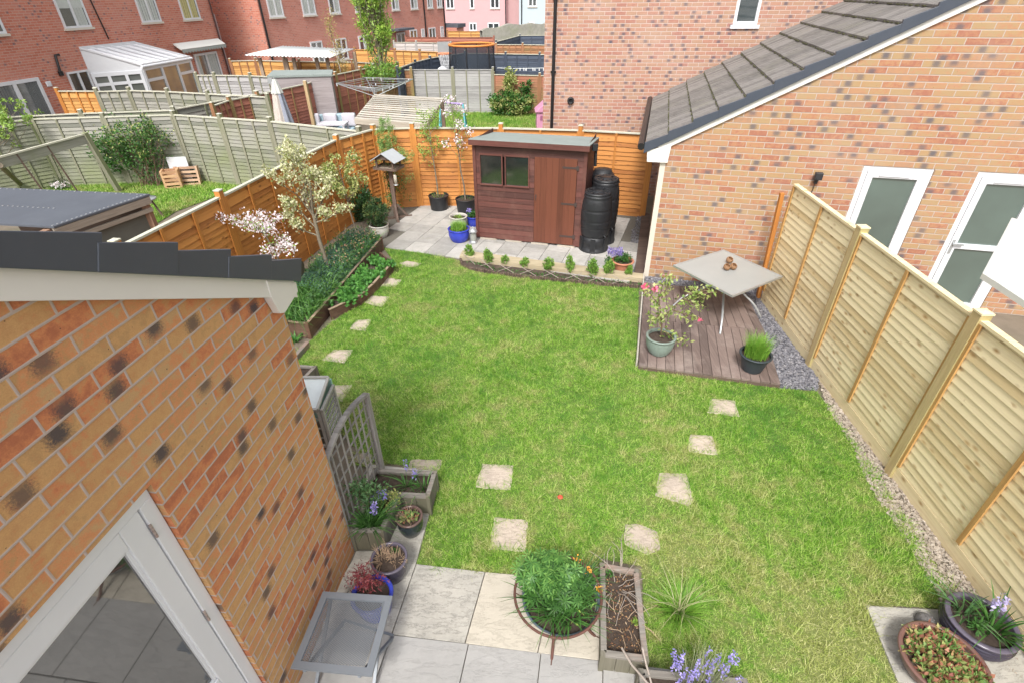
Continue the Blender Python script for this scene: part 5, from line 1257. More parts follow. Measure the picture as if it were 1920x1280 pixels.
for q in cs: cs2.append((q[0] * 1.0 + (q[0] - c.x) * 0.25, q[1] + (q[1] - c.y) * 0.25, q[2] + random.uniform(-0.03, 0.05)))
for q in cs2: spikes('flower_head', [q], 0.28, 1, F_BLUE, o, 0.009, 0.018, 22)
sk = thing('cane', 'weathered cane leaning over the near end of the long planter', 'cane', G(1160, 1222, 0.3))
m = MB(); m.tube([G(1166, 1214, .31), G(1185, 1246, .33), G(1218, 1284, .36)], 0.008, 6); m.build('stick', DEADW, sk)
sk = thing('cane', 'second weathered cane leaning upright against the corner of the lavender planter', 'cane', G(1212, 1240, 0.3))
m = MB(); m.tube([G(1204, 1212, .42), G(1213, 1250, .30), G(1224, 1290, .2)], 0.008, 6); m.build('stick', DEADW, sk)

# lupin bowl on iron ring stand
c = rimc(1052, 1118, 0.30); t = thing('planted_bowl', 'big bowl crammed with lupins in a rusty iron ring stand on the patio', 'potted plant', (c.x, c.y, 0))
T = Matrix.Translation((c.x, c.y, 0)); m = MB(); m.lathe([(0.001, 0.10), (0.12, 0.105), (0.22, 0.17), (0.29, 0.27), (0.305, 0.295), (0.315, 0.30), (0.312, 0.308), (0.295, 0.30), (0.28, 0.26)], 48, T); m.build('bowl', mat_plain('blue_grey_bowl', (0.10, 0.13, 0.16), 0.4, var=0.2), t)
m = MB(); m.lathe([(0.001, 0.27), (0.28, 0.265)], 40, T); m.build('soil', SOIL, t)
m = MB(); cr_ = G(1046, 1112, 0.36); k = 48; m.tube([(cr_.x + 0.345 * math.cos(6.2832 * i / k), cr_.y + 0.345 * math.sin(6.2832 * i / k), 0.36) for i in range(k + 1)], 0.011, 8); m.build('ring', RUST, t)
for a in (-1.75, -0.5, 0.9, 2.6):
    m = MB(); ca, sa = math.cos(a), math.sin(a)
    m.tube([(cr_.x + 0.335 * ca, cr_.y + 0.335 * sa, 0.355), (cr_.x + 0.24 * ca, cr_.y + 0.24 * sa, 0.25), (cr_.x + 0.22 * ca, cr_.y + 0.22 * sa, 0.14), (cr_.x + 0.30 * ca, cr_.y + 0.30 * sa, 0.05), (cr_.x + 0.36 * ca, cr_.y + 0.36 * sa, 0.013)], 0.012, 8)
    m.tube([(cr_.x + 0.33 * ca, cr_.y + 0.33 * sa, 0.012), (cr_.x + 0.39 * ca, cr_.y + 0.39 * sa, 0.012)], 0.02, 8); m.build('leg', RUST, t)
hubs = cloud((c.x - 0.06, c.y + 0.06, 0.43), (0.24, 0.20, 0.13), 70); 
V = []
def palmate(name, hubs, mat, t, R_=0.06, k=9, w=0.014):
    P = []; 
    out = []
    for h in hubs:
        nrm = Vector((random.uniform(-.5, .5), random.uniform(-.5, .5), 1)).normalized(); a0 = random.uniform(0, 6.28)
        x_ = nrm.cross(Vector((1, 0, 0))).normalized(); y_ = nrm.cross(x_)
        rr = R_ * random.uniform(0.7, 1.25)
        for j in range(k):
            a = a0 + 6.2832 * j / k; d = x_ * math.cos(a) + y_ * math.sin(a); s = nrm.cross(d); H = Vector(h)
            out.append([H, H + d * rr * 0.6 + s * w / 2 - nrm * 0.003, H + d * rr - nrm * rr * 0.15, H + d * rr * 0.6 - s * w / 2 - nrm * 0.003])
    return np_mesh(name, np.array([[list(p) for p in q] for q in out]), 4, mat, t)
palmate('lupin_leaves', cloud((c.x - 0.11, c.y + 0.13, 0.43), (0.26, 0.18, 0.15), 230), L_LUP, t, 0.058)
palmate('lupin_leaves', cloud((c.x - 0.02, c.y + 0.02, 0.40), (0.26, 0.22, 0.12), 60), L_GREEN, t, 0.07)
stalks('lupin_stems', (c.x - 0.05, c.y + 0.06, 0.26), 60, 0.2, 0.003, L_GREEN, t, 0.9, 0.2)
for dx, dy_, n in ((0.12, -0.02, 120), (-0.06, -0.12, 80), (0.18, 0.12, 90), (0.05, -0.16, 60), (-0.18, -0.02, 40), (0.05, 0.05, 70)): rosette('strap_leaves', (c.x + dx, c.y + dy_, 0.28), n, 0.19, 0.014, L_GREEN, t, lean=0.9, r=0.04)
leaves('yellow_foliage', cloud((c.x + 0.1, c.y - 0.1, 0.33), (0.18, 0.15, 0.05), 60), 0.035, 0.012, L_LIME, t)
spikes('flower', [(c.x + 0.24, c.y + 0.15, 0.3), (c.x + 0.14, c.y + 0.22, 0.33), (c.x + 0.31, c.y + 0.02, 0.24)], 0.16, 1, F_ORNG, t, 0.02, 0.02, 24)

# grass tuft in lawn
c = G(1272, 1150); o = thing('grass_tuft', 'tall spiky green grass clump growing in the lawn near the long planter', 'plant', c)
P = cloud((c.x, c.y, 0.01), (0.13, 0.12, 0.005), 520); P[:, 2] = 0.01; blades('leaves', P, 0.24, 0.006, L_GRASS, o, lean=0.65, curve=1.0, segs=4, out_from=tuple(c), spread=0.7)
P = cloud((c.x, c.y, 0.01), (0.06, 0.06, 0.003), 40); blades('pale_leaves', P, 0.36, 0.006, mat_leaf('straw_blade', [(0.45, 0.46, 0.24), (0.55, 0.5, 0.3)]), o, lean=0.7, curve=1.0, segs=4)
# tiny red petal lying on the lawn
c = G(1050, 938); o = MB(); o.lathe([(0.001, 0.045), (0.02, 0.05), (0.03, 0.06), (0.02, 0.068), (0.001, 0.065)], 8, Matrix.Translation((c.x, c.y, 0))); tag(o.build('ball', mat_plain('red_rubber', (0.65, 0.10, 0.05), 0.6)), 'tiny red ball lying in the middle of the lawn', 'ball')

# mesh side table
zt = 0.45; ct = [G(605.5, 1107.5, zt), G(736, 1116, zt), G(697, 1266, zt), G(545, 1251, zt)]
tb = thing('side_table', 'grey metal folding table with expanded mesh top by the garage wall', 'table', (sum(p.x for p in ct) / 4, sum(p.y for p in ct) / 4, 0))
cc = sum(ct, Vector()) / 4
inn = []
for i in range(4):
    a, b_, d_ = ct[i], ct[(i + 1) % 4], ct[i - 1]; inn.append(a + (b_ - a).normalized() * 0.05 + (d_ - a).normalized() * 0.05)
m = MB()
for i in range(4):
    j = (i + 1) % 4
    m.add([(*ct[i][:2], zt), (*ct[j][:2], zt), (*inn[j][:2], zt), (*inn[i][:2], zt), (*ct[i][:2], zt - 0.022), (*ct[j][:2], zt - 0.022), (*inn[j][:2], zt - 0.022), (*inn[i][:2], zt - 0.022)],
          [(3, 2, 1, 0), (4, 5, 6, 7), (0, 1, 5, 4), (2, 3, 7, 6)])
m.build('rim', METAL, tb)
m = MB(); ex = (inn[1] - inn[0]); ey = (inn[3] - inn[0]); lx, ly = ex.length, ey.length; ex.normalize(); ey.normalize()
T = Matrix(((ex.x, ey.x, 0, inn[0].x), (ex.y, ey.y, 0, inn[0].y), (0, 0, 1, zt - 0.01), (0, 0, 0, 1)))
sx, sy = 0.0235, 0.0115; w_ = 0.0018
nx, ny = int(lx / sx), int(ly / sy)
for i in range(-1, nx + ny + 2):
    for sg in (1, -1):
        # diagonal wires x = x0 + sg*t*sx, y = t*sy
        x0 = (i - (ny if sg > 0 else 0)) * sx
        ts = []
        ta, tb_ = 0.0, ly / sy
        if sg > 0: ta = max(ta, -x0 / sx); tb_ = min(tb_, (lx - x0) / sx)
        else: ta = max(ta, (x0 - lx) / sx); tb_ = min(tb_, x0 / sx)
        if tb_ - ta > 0.05:
            a = Vector((x0 + sg * ta * sx, ta * sy, 0)); b_ = Vector((x0 + sg * tb_ * sx, tb_ * sy, 0)); d_ = (b_ - a).normalized(); s_ = Vector((-d_.y, d_.x, 0)) * w_
            m.add([a - s_, b_ - s_, b_ + s_, a + s_, a - s_ - Vector((0, 0, .002)), b_ - s_ - Vector((0, 0, .002)), b_ + s_ - Vector((0, 0, .002)), a + s_ - Vector((0, 0, .002))], [(0, 1, 2, 3), (7, 6, 5, 4), (0, 4, 5, 1), (2, 6, 7, 3)], T)
o_ = m.build('mesh_top', METAL, tb)
foot = G(738, 1193, 0.01)
for (a, b_) in ((ct[0], ct[3]), (ct[3], ct[0]), (ct[1], ct[2]), (ct[2], ct[1])):
    pass
def leg(top, bot): m = MB(); m.beam((top.x, top.y, zt - 0.022), (bot.x, bot.y, 0.012), 0.022, 0.022); m.build('leg', METAL, tb)
mid = lambda i, j, f: ct[i].lerp(ct[j], f)
leg(mid(0, 1, .12), mid(3, 2, .12)); leg(mid(3, 2, .16), mid(0, 1, .16)); leg(mid(1, 0, .12), mid(2, 3, .12)); leg(mid(2, 3, .16), foot)
m = MB(); a, b_ = mid(3, 2, .12), mid(2, 3, .12); m.beam((a.x, a.y, 0.03), (b_.x, b_.y, 0.03), 0.018, 0.018); a, b_ = mid(0, 1, .16), foot; m.beam((a.x, a.y, 0.03), (b_.x, b_.y, 0.03), 0.018, 0.018); m.build('brace', METAL, tb)

# bottom right pots
def tiltm(c): return None
c = rimc(1843, 1163, 0.24); t = thing('planted_bowl', 'purple ribbed bowl with bluebell and green leaves against the pale fence foot', 'potted plant', (c.x, c.y, 0), 'bowls on the corner paving')
pot(t, (c.x, c.y, 0), 0.225, 0.15, 0.24, PURP, belly=0.05, rimmat=RIMP, ribs=9, rim=0.018, fill=0.80)
rosette('leaves', (c.x + 0.06, c.y - 0.04, 0.2), 40, 0.26, 0.02, L_GREEN, t, 0.9, 0.04); rosette('leaves', (c.x - 0.07, c.y + 0.08, 0.2), 34, 0.24, 0.016, L_BLUEG, t, 1.0, 0.04)
leaves('foliage', cloud((c.x - 0.08, c.y - 0.05, 0.25), (0.04, 0.04, 0.03), 90), 0.05, 0.014, L_GREEN, t)
m = MB(); m.tube([(c.x + 0.06, c.y - 0.02, 0.2), (c.x + 0.05, c.y + 0.04, 0.46)], 0.004, 5); m.build('stem', L_GREEN, t); spikes('flower', [(c.x + 0.05, c.y + 0.03, 0.18)], 0.34, 1, mat_leaf('lilac_flower', [(0.45, 0.40, 0.68), (0.62, 0.56, 0.80)]), t, 0.03, 0.035, 60)
c = rimc(1771, 1236, 0.20); t = thing('planted_bowl', 'wide brown-rimmed bowl of mottled green and red leaves in the bottom right corner', 'potted plant', (c.x, c.y, 0), 'bowls on the corner paving')
pot(t, (c.x, c.y, 0), 0.275, 0.17, 0.20, BRWN, belly=0.03, rim=0.014, fill=0.84, rimmat=BRWN)
for a in (0.3, 2.4, 4.5): 
    m = MB(); m.lathe([(0.001, 0.0), (0.03, 0.002), (0.034, 0.03), (0.02, 0.05)], 12, Matrix.Translation((c.x + 0.12 * math.cos(a), c.y + 0.12 * math.sin(a), 0.003))); m.build('foot', BRWN, t)
leaves('foliage', cloud((c.x + 0.0, c.y - 0.0, 0.19), (.25, .25, .03), 2600, clumps=160, csize=.2), 0.045, 0.026, L_AUT, t, up=0.3)
stalks('stalks', (c.x + 0.05, c.y - 0.05, 0.17), 60, 0.1, 0.003, mat_leaf('red_stalk', [(0.30, 0.05, 0.06), (0.45, 0.2, 0.12)]), t, 1.5, 0.16)
rosette('leaves', (c.x + 0.06, c.y + 0.09, 0.18), 24, 0.12, 0.01, L_GREEN, t, 0.8, 0.02)
# stone hedgehog
c = G(1729, 1170, 0.0); o = thing('stone_ornament', 'small dark carved stone hedgehog curled on the corner paving', 'ornament', c)
m = MB(); m.lathe([(0.068, 0.0), (0.07, 0.02), (0.062, 0.05), (0.04, 0.075), (0.001, 0.085)], 24, Matrix.Translation((c.x, c.y, 0.03))); m.build('body', ROCK, o)
m = MB(); m.lathe([(0.001, 0.05), (0.014, 0.04), (0.026, 0.0)], 14, Matrix.Translation((c.x + 0.05, c.y - 0.035, 0.05)) @ Matrix.Rotation(R(100), 4, Vector((0.5, 0.9, 0)))); m.build('snout', ROCK, o)
P = unit(rng.normal(size=(420, 3))); P = P[(P[:, 2] > 0.1) & ~((P[:, 0] > 0.4) & (P[:, 1] < -0.2))]; leaves('spines', P * np.array([.066, .066, .08]) + np.array([c.x, c.y, 0.032]), 0.016, 0.006, ROCK, o, out_from=(c.x, c.y, 0.0), up=0.0)

# ------------------------------------------------------------------ cold frame and little planter by the garage
gq = [G(592, 770, 0.62), G(614, 727, 0.62)]
n0, n1 = G(619, 842), G(637, 800)
cf = thing('cold_frame', 'grey wooden cold frame with glazed sides and pale lid behind the garage corner', 'cold frame', n0)
ax = (n1 - n0).normalized(); 
n0 = Vector((-1.84, 3.72, 0)); 
n0, n1 = G(621, 842), G(637, 801); hcf = 0.60; u = (n1 - n0); L_ = u.length; u.normalize(); v = Vector((-u.y, u.x, 0)); 
FC = Frame(n0, n1, out=(3, 3))
m = MB()
def rect(mb, F, s0, s1, z0, z1, y, w=0.035, bars=0):
    mb.box(s0, s1, y, y + 0.03, z0, z0 + w, F.m); mb.box(s0, s1, y, y + 0.03, z1 - w, z1, F.m); mb.box(s0, s0 + w, y, y + 0.03, z0 + w, z1 - w, F.m); mb.box(s1 - w, s1, y, y + 0.03, z0 + w, z1 - w, F.m)
    for i in range(bars): z = z0 + (z1 - z0) * (i + 1) / (bars + 1); mb.box(s0 + w, s1 - w, y + .008, y + 0.02, z - 0.006, z + 0.006, F.m)
Lc = max(0.45, L_); GLAS = bpy.data.materials.new('clear_glass'); GLAS.use_nodes = True; b_ = GLAS.node_tree.nodes['Principled BSDF']; b_.inputs['Transmission Weight'].default_value = 0.95; b_.inputs['Roughness'].default_value = 0.08; b_.inputs['Base Color'].default_value = (0.85, 0.92, 0.9, 1); b_.inputs['IOR'].default_value = 1.1
rect(m, FC, 0, Lc, 0.03, hcf, 0.0, 0.035, 6); m.build('glazed_side', SILVER, cf)
m = MB(); m.box(0.035, Lc - 0.035, 0.003, 0.007, 0.07, hcf - 0.04, FC.m); m.build('pane', GLAS, cf)
m = MB(); m.box(Lc, Lc + 0.03, -0.95, 0.0, 0.03, hcf + 0.06, FC.m); m.build('back_panel', mat_plain('turquoise_board', (0.33, 0.56, 0.52), 0.6), cf)
m = MB(); rect(m, Frame(FC.pt(0, -0.95, 0), FC.pt(0, -0.005, 0), out=FC.pt(-1, 0, 0)), 0, 0.94, 0.03, hcf, -0.03, 0.035, 3); m.build('glazed_end', SILVER, cf)
m = MB(); m.slab([FC.pt(-0.02, -0.98, hcf + 0.015), FC.pt(Lc + 0.02, -0.98, hcf + 0.09), FC.pt(Lc + 0.02, -0.03, hcf + 0.09), FC.pt(-0.02, -0.03, hcf + 0.015)], 0.012); m.build('lid', mat_plain('twinwall_sheet', (0.70, 0.76, 0.76), 0.3), cf)
m = MB(); 
for s in (-0.02, Lc + 0.0): zz = hcf + 0.015 + 0.075 * (s > 0); m.beam(FC.pt(s, -0.98, zz + .012), FC.pt(s, -0.02, zz + .012), 0.03, 0.022)
m.beam(FC.pt(-0.02, -0.02, hcf + 0.03), FC.pt(Lc, -0.02, hcf + .1), 0.03, 0.022); m.build('lid_frame', SILVER, cf)
lq = [G(568, 711, .2), G(592, 686, .2), G(557, 682, .2)]; dd = lq[1] - lq[0]
sq = [lq[0], lq[1], lq[1] + Vector((-0.75, 0.1, 0)), lq[0] + Vector((-0.75, 0.1, 0))]
planter('wooden_planter', 'small grey planter of dark soil half hidden by the garage corner', sq, 0.2, soilz=0.15)

# ------------------------------------------------------------------ raised beds
hb_ = 0.27
def board_line(t, a, b_, h, th=0.03, cap=True, mat=BEDW, z0=0.0, n=1):
    F = Frame(a, b_, out=(0, 0)); m = MB(); m.box(0, F.len, -th / 2, th / 2, z0, z0 + h - 0.012 * cap, F.m); m.build('board', mat, t, bevel=0.003)
    if cap: c_ = MB(); c_.box(-0.01, F.len + 0.01, -th / 2 - 0.006, th / 2 + 0.006, z0 + h - 0.012, z0 + h, F.m); c_.build('capping', BEDTOP, t)
K0 = G(575, 606, hb_); K1 = G(614, 560, hb_); K2 = G(714, 446, hb_); K3 = G(703, 444, hb_)
K0f = K0 + (G(530, 600, hb_) - K0).normalized() * 0.80
bed = thing('raised_bed', 'long brown timber raised bed of garlic and greens under blue-green netting', 'raised bed', K0)
K3 = K2 + Vector((-0.72, 0.22, 0))
board_line(bed, K0f, K0, hb_); board_line(bed, K0, K0.lerp(K2, 0.45), hb_); board_line(bed, K0.lerp(K2, 0.45), K2, hb_); board_line(bed, K2, K3, hb_)
board_line(bed, K3, K0f, hb_)
for p in (K0, K2):
    m = MB(); m.box(-0.025, 0.025, -0.025, 0.025, 0, hb_ + 0.01, Matrix.Translation((p.x, p.y, 0))); m.build('corner_post', BEDW, bed)
m = MB(); m.poly([(p.x, p.y, hb_ - 0.07) for p in (K0, K2, K3, K0f)]); m.build('soil', SOILB, bed)
bedpoly = [(p.x, p.y) for p in (K0, K2, K3, K0f)]
x, y = scatter(bedpoly, 2600); f = (y - K0.y) / (K2.y - K0.y)
P = np.stack([x, y, np.full_like(x, hb_ - 0.07)], 1)
gar = thing('garlic_plants', 'garlic and leek plants with long arching leaves at the near end of the raised bed', 'vegetables', (K0.x - 0.4, K0.y + 0.5, hb_ - .07))
k = f < 0.33; blades('leaves', P[k][:700], 0.36, 0.017, L_LUP, gar, lean=0.9, curve=1.2, segs=6); gar2 = rng.uniform(size=k.sum()) < 0.35; blades('stems', P[k][gar2], 0.34, 0.012, L_GREEN, gar, lean=0.35, segs=4)
grn = thing('vegetable_plants', 'bushy greens filling the far part of the raised bed under netting', 'vegetables', (K2.x - 0.3, K2.y - 0.8, hb_ - .07))
x2, y2 = scatter(bedpoly, 12000); f2 = (y2 - K0.y) / (K2.y - K0.y); k = f2 > 0.12; hgt = 0.14 + 0.12 * np.sin(x2 * 11 + 2 * np.sin(y2 * 5)) * np.sin(y2 * 8)
leaves('foliage', np.stack([x2, y2, hb_ - 0.07 + rng.uniform(0, 1, len(x2)) * hgt], 1)[k], 0.06, 0.028, L_BLUEG, grn); kg = rng.uniform(size=len(f2)) < .3; leaves('foliage', np.stack([x2, y2, hb_ - .04 + rng.uniform(0, 1, len(x2)) * (hgt + .07)], 1)[k & kg], 0.085, 0.02, L_GREEN, grn, up=.8); blades('grassy_leaves', np.stack([x2, y2, np.full_like(x2, hb_ - .06)], 1)[k & (rng.uniform(size=len(f2)) < .05)], .34, .012, L_LUP, grn, lean=.7, curve=1.0, segs=4)
k2 = (f2 > 0.55) & (rng.uniform(size=len(f2)) < 0.10); leaves('pink_foliage', np.stack([x2, y2, hb_ + 0.10 + rng.uniform(0, .1, len(x2))], 1)[k2], 0.05, 0.02, mat_leaf('pinkish_leaf', [(0.45, 0.22, 0.16), (0.42, 0.36, 0.14), (0.5, 0.3, 0.22)]), grn)
# netting
net = thing('garden_netting', 'fine blue-green netting draped over the raised bed greens', 'netting', (K2.x - 0.4, K2.y - 1, 0.5))
m = MB(); a0, a1 = K0.lerp(K2, 0.22), K2; b0, b1 = K0f.lerp(K3, 0.22), K3; nu_, nv_ = 44, 16
def NP(i, j):
    u_, v_ = i / nu_, j / nv_; p = a0.lerp(a1, u_).lerp(b0.lerp(b1, u_), v_); return Vector((p.x, p.y, hb_ + 0.02 + 0.20 * math.sin(math.pi * v_) ** 0.6 * (0.9 + 0.15 * math.sin(u_ * 17))))
for i in range(nu_ + 1): m.tube([NP(i, j) for j in range(0, nv_ + 1, 2)], 0.0016, 3, cap=False)
for j in range(nv_ + 1): m.tube([NP(i, j) for i in range(0, nu_ + 1, 2)], 0.0016, 3, cap=False)
m.build('net', mat_plain('net_cord', (0.10, 0.20, 0.20), 0.7), net)
# strawberry bed
S0, S1, S2, S3 = G(617, 580, .2), G(675, 553, .2), G(699, 532, .2), G(735, 492, .2)
sb = thing('raised_bed', 'lower brown timber bed full of strawberry plants beside the stepping stones', 'raised bed', S0)
S4 = G(712, 473, .2)
board_line(sb, S0, S1, .2); board_line(sb, S1, S2, .2); board_line(sb, S2, S3, .2); board_line(sb, S3, S4, .2, cap=False)
I0, I4 = K1, K2 + (K1 - K2) * 0.04
m = MB(); m.poly([(p.x, p.y, 0.13) for p in (S0, S1, S2, S3, S4, K1)]); m.build('soil', SOILB, sb)
sp_poly = [(p.x, p.y) for p in (S0, S1, S2, S3, S4, K1)]
x, y = scatter(sp_poly, 95); 
strg = []
first = None
pal_v = None
k = 0
for xx, yy in list(zip(x, y))[:60]:
    if first is None:
        first = thing('strawberry_plant', 'leafy strawberry plant in the lower raised bed', 'plant', (xx, yy, 0.13), 'strawberry plants in the lower raised bed')
        P = cloud((xx, yy, 0.20), (0.11, 0.11, 0.06), 90); leaves('foliage', P, 0.055, 0.045, L_STRAW, first, up=0.5); stalks('stems', (xx, yy, 0.13), 10, 0.1, 0.002, L_GREEN, first, 0.8, 0.04)
        first['label'] = 'one of many leafy strawberry plants in the lower raised bed'
    else:
        t = first.copy(); C.objects.link(t); t.location = (xx, yy, 0.13); t.rotation_euler.z = random.uniform(0, 6.28); s_ = random.uniform(0.7, 1.15); t.scale = (s_, s_, s_)
        for ch in first.children:
            c_ = ch.copy(); C.objects.link(c_); c_.parent = t
# low timber front edge with a green plant by garage
fe = MB(); a, b_ = G(551, 668, .1), G(576, 640, .1); F = Frame(a, b_, out=(2, 5)); fe.box(0, F.len, -0.03, 0.03, 0, 0.1, F.m); tag(fe.build('edging_timber', PLANT_T, None, bevel=0.004), 'grey timber edging between the garage corner and the raised bed', 'edging')
c = G(553, 640, 0.02); o = thing('plant', 'bright green lily shoot growing between garage corner and raised bed', 'plant', c); rosette('leaves', c, 40, 0.16, 0.022, L_STRAW, o, 0.8, 0.03)

# ------------------------------------------------------------------ trees
def white_tree():
    b = G(617, 507, hb_ - .05); t = thing('blossom_tree', 'tall cream blossoming tree standing in the netted raised bed', 'tree', b)
    m = MB(); tips = []; al = []
    pts = [b, Vector((b.x - 0.06, b.y + 0.02, 0.8)), Vector((b.x - 0.07, b.y + 0.05, 1.25))]
    m.tube(pts, [0.04, 0.032, 0.027], 8, cap=False)
    top = pts[-1]; rr = random.Random(5)
    for k, (dx, dy_, dz, st, L) in enumerate([(-0.2, 0.1, 1, 2, .48), (0.18, -0.1, 1, 2, .44), (0.0, 0.2, 1.1, 2, .5), (-0.45, -0.15, .9, 1, .44), (0.5, 0.2, .6, 1, .36), (0.65, -0.2, .22, 1, .34), (-0.5, 0.2, .5, 1, .36), (0.25, 0.3, .7, 1, .36), (-.7, 0, .3, 1, .30), (-0.25, -0.2, 1.0, 2, .40)]):
        st_ = pts[st] if st == 2 else pts[1].lerp(pts[2], rr.uniform(0, 1))
        branches(m, st_, (dx, dy_, dz), L, 0.016, 3, tips, 0.6, 2, 0.66, 0.12, 4, rr, al)
    m.build('trunk', BARK, t)
    P = around(tips, 22, 0.036); P2 = around(al[1::2], 5, 0.036)
    leaves('blossom', np.concatenate([P, P2]), 0.046, 0.034, L_PALE, t, up=0.3)
    P = around(tips, 6, 0.035); leaves('leaves', P, 0.045, 0.02, L_VAR, t)
    print('white tree top', max(p.z for p in tips), len(tips))
white_tree()
def small_tree(name, lab, base, top, r, nb, leafm, blossom=None, seed=3, lsz=0.05, per=10, spread=0.55, L=0.35, depth=2, trunkr=0.02, bper=5, bsz=0.045):
    rr = random.Random(seed); t = thing(name, lab, 'tree', base); m = MB(); tips = []; al = []
    b, tp = Vector(base), Vector(top); k = 6; pts = [b.lerp(tp, i / k) + Vector((rr.uniform(-.02, .02), rr.uniform(-.02, .02), 0)) * (i > 0) for i in range(k + 1)]
    m.tube(pts, [trunkr * (1 - 0.7 * i / k) for i in range(k + 1)], 7, cap=False)
    for i in range(nb):
        f_ = rr.uniform(0.42, 1.0); a = rr.uniform(0, 6.28); p = b.lerp(tp, f_)
        branches(m, p, (math.cos(a) * r, math.sin(a) * r, rr.uniform(0.4, 1.0)), L * (1.15 - 0.6 * f_) * 1.3, trunkr * 0.4, depth, tips, spread, 2, 0.65, 0.1, 3, rr, al)
    m.build('trunk', BARK, t)
    if leafm: leaves('leaves', around(tips + al[::4], per, 0.03), lsz, lsz * 0.5, leafm, t)
    if blossom:
        sel = [tips[i] for i in range(len(tips)) if rr.random() < 0.7]
        leaves('blossom', around(sel, bper, 0.032), bsz, bsz * 0.75, blossom, t, up=0.4)
    return t
# apple blossom behind the garage verge
b = Vector((-3.55, 6.75, 0.2)); tp = G(490, 425, 1.45)
b = Vector((tp.x + 0.12, tp.y + 0.05, 0))
def apple():
    t = thing('apple_tree', 'small apple tree with pink-white blossom clusters just above the garage verge', 'tree', b); m = MB(); rr = random.Random(2)
    m.tube([b, Vector((b.x + .02, b.y, .7)), G(497, 440, 1.3)], [0.022, 0.018, 0.012], 7, cap=False)
    cl = [(440, 412, 1.5), (458, 420, 1.5), (478, 425, 1.48), (500, 418, 1.5), (505, 428, 1.45), (522, 410, 1.5), (466, 408, 1.5), (490, 405, 1.52), (415, 408, 1.55), (530, 447, 1.25), (537, 455, 1.2), (528, 462, 1.15), (502, 470, 1.15), (512, 476, 1.1), (545, 465, 1.15), (495, 432, 1.4)]
    al = []
    for px, py, z in cl:
        e = G(px, py, z); s = G(497, 440, 1.3) if z > 1.3 else G(505, 462, 1.05); md = s.lerp(e, 0.5) + Vector((0, 0, 0.03)); m.tube([s, md, e], [0.008, 0.006, 0.004], 5, cap=False); al.append(e); al.append(md)
    m.build('trunk', BARK, t)
    ends = al[::2]; leaves('blossom', around(ends, 75, 0.05), 0.034, 0.028, F_WHITE, t, up=0.5); leaves('leaves', around(al, 7, 0.05), 0.05, 0.022, L_LIME, t)
apple()
# loose green small tree and dark shrubs by the fence
c = G(668, 445, 0.1); small_tree('young_tree', 'leafy green young tree between the cream blossom tree and the fence', (c.x, c.y, 0.1), (c.x - 0.1, c.y + 0.1, 1.55), 0.9, 16, L_VAR, L_PALE, 11, 0.055, 16, 0.7, 0.3, 2, 0.018, 4)
c = G(672, 412); o = thing('shrub', 'dark green bushy shrub at the foot of the orange fence', 'shrub', c); leaves('foliage', cloud((c.x, c.y, 0.42), (0.42, 0.35, 0.42), 3600, clumps=90, csize=.16), 0.055, 0.03, L_DARK, o); leaves('foliage', cloud((c.x, c.y, 0.55), (0.38, 0.33, 0.36), 900, clumps=50, csize=.16), 0.055, 0.03, L_GREEN, o); stalks('stems', (c.x, c.y, 0), 14, 0.5, 0.008, TWIG, o, .8)
# conifer in off-white pot
c = rimc(710, 421, 0.28); t = thing('potted_conifer', 'dark dwarf conifer in an off-white round pot beside the bird table', 'potted plant', (c.x, c.y, 0))
pot(t, (c.x, c.y, 0), 0.19, 0.13, 0.28, OFFW, belly=0.03); P = cloud((c.x, c.y, 0.52), (0.27, 0.27, 0.30), 4200, clumps=120, csize=.14); leaves('foliage', P, 0.05, 0.012, L_DARK, t, out_from=(c.x, c.y, 0.3)); P = cloud((c.x, c.y, 0.55), (0.27, 0.27, 0.29), 900, clumps=60, csize=.12); leaves('foliage', P, 0.045, 0.014, mat_leaf('olive_leaf', [(0.10, 0.16, 0.05), (0.20, 0.26, 0.08)]), t, out_from=(c.x, c.y, 0.3)); stalks('stems', (c.x, c.y, 0.25), 18, 0.4, 0.006, TWIG, t, .7)
# feathery climber in the fence corner
c = Vector((-2.75, 11.95, 0)); o = thing('climbing_plant', 'feathery pale green climber spilling over the back corner of the orange fences', 'plant', c)
m = MB(); tips = []; al = []
for k in range(5): branches(m, c, (random.uniform(-.1, .25), random.uniform(-.15, .1), 1), 0.75, 0.012, 2, tips, 0.35, 3, 0.6, 0.2, 4, None, al)
m.build('stems', TWIG, o); leaves('foliage', cloud((c.x + 0.03, c.y, 1.75), (0.22, 0.2, 0.38), 3300, clumps=50, csize=.2), 0.05, 0.009, L_FERN, o); leaves('foliage', cloud((c.x + 0.2, c.y - .05, 1.15), (0.48, 0.25, 0.42), 1500, clumps=40, csize=.2), 0.05, 0.012, L_FERN, o)
leaves('foliage', cloud((c.x + 0.1, c.y - .05, 0.5), (0.3, 0.2, 0.5), 500, clumps=30, csize=.2), 0.06, 0.02, L_GREEN, o)

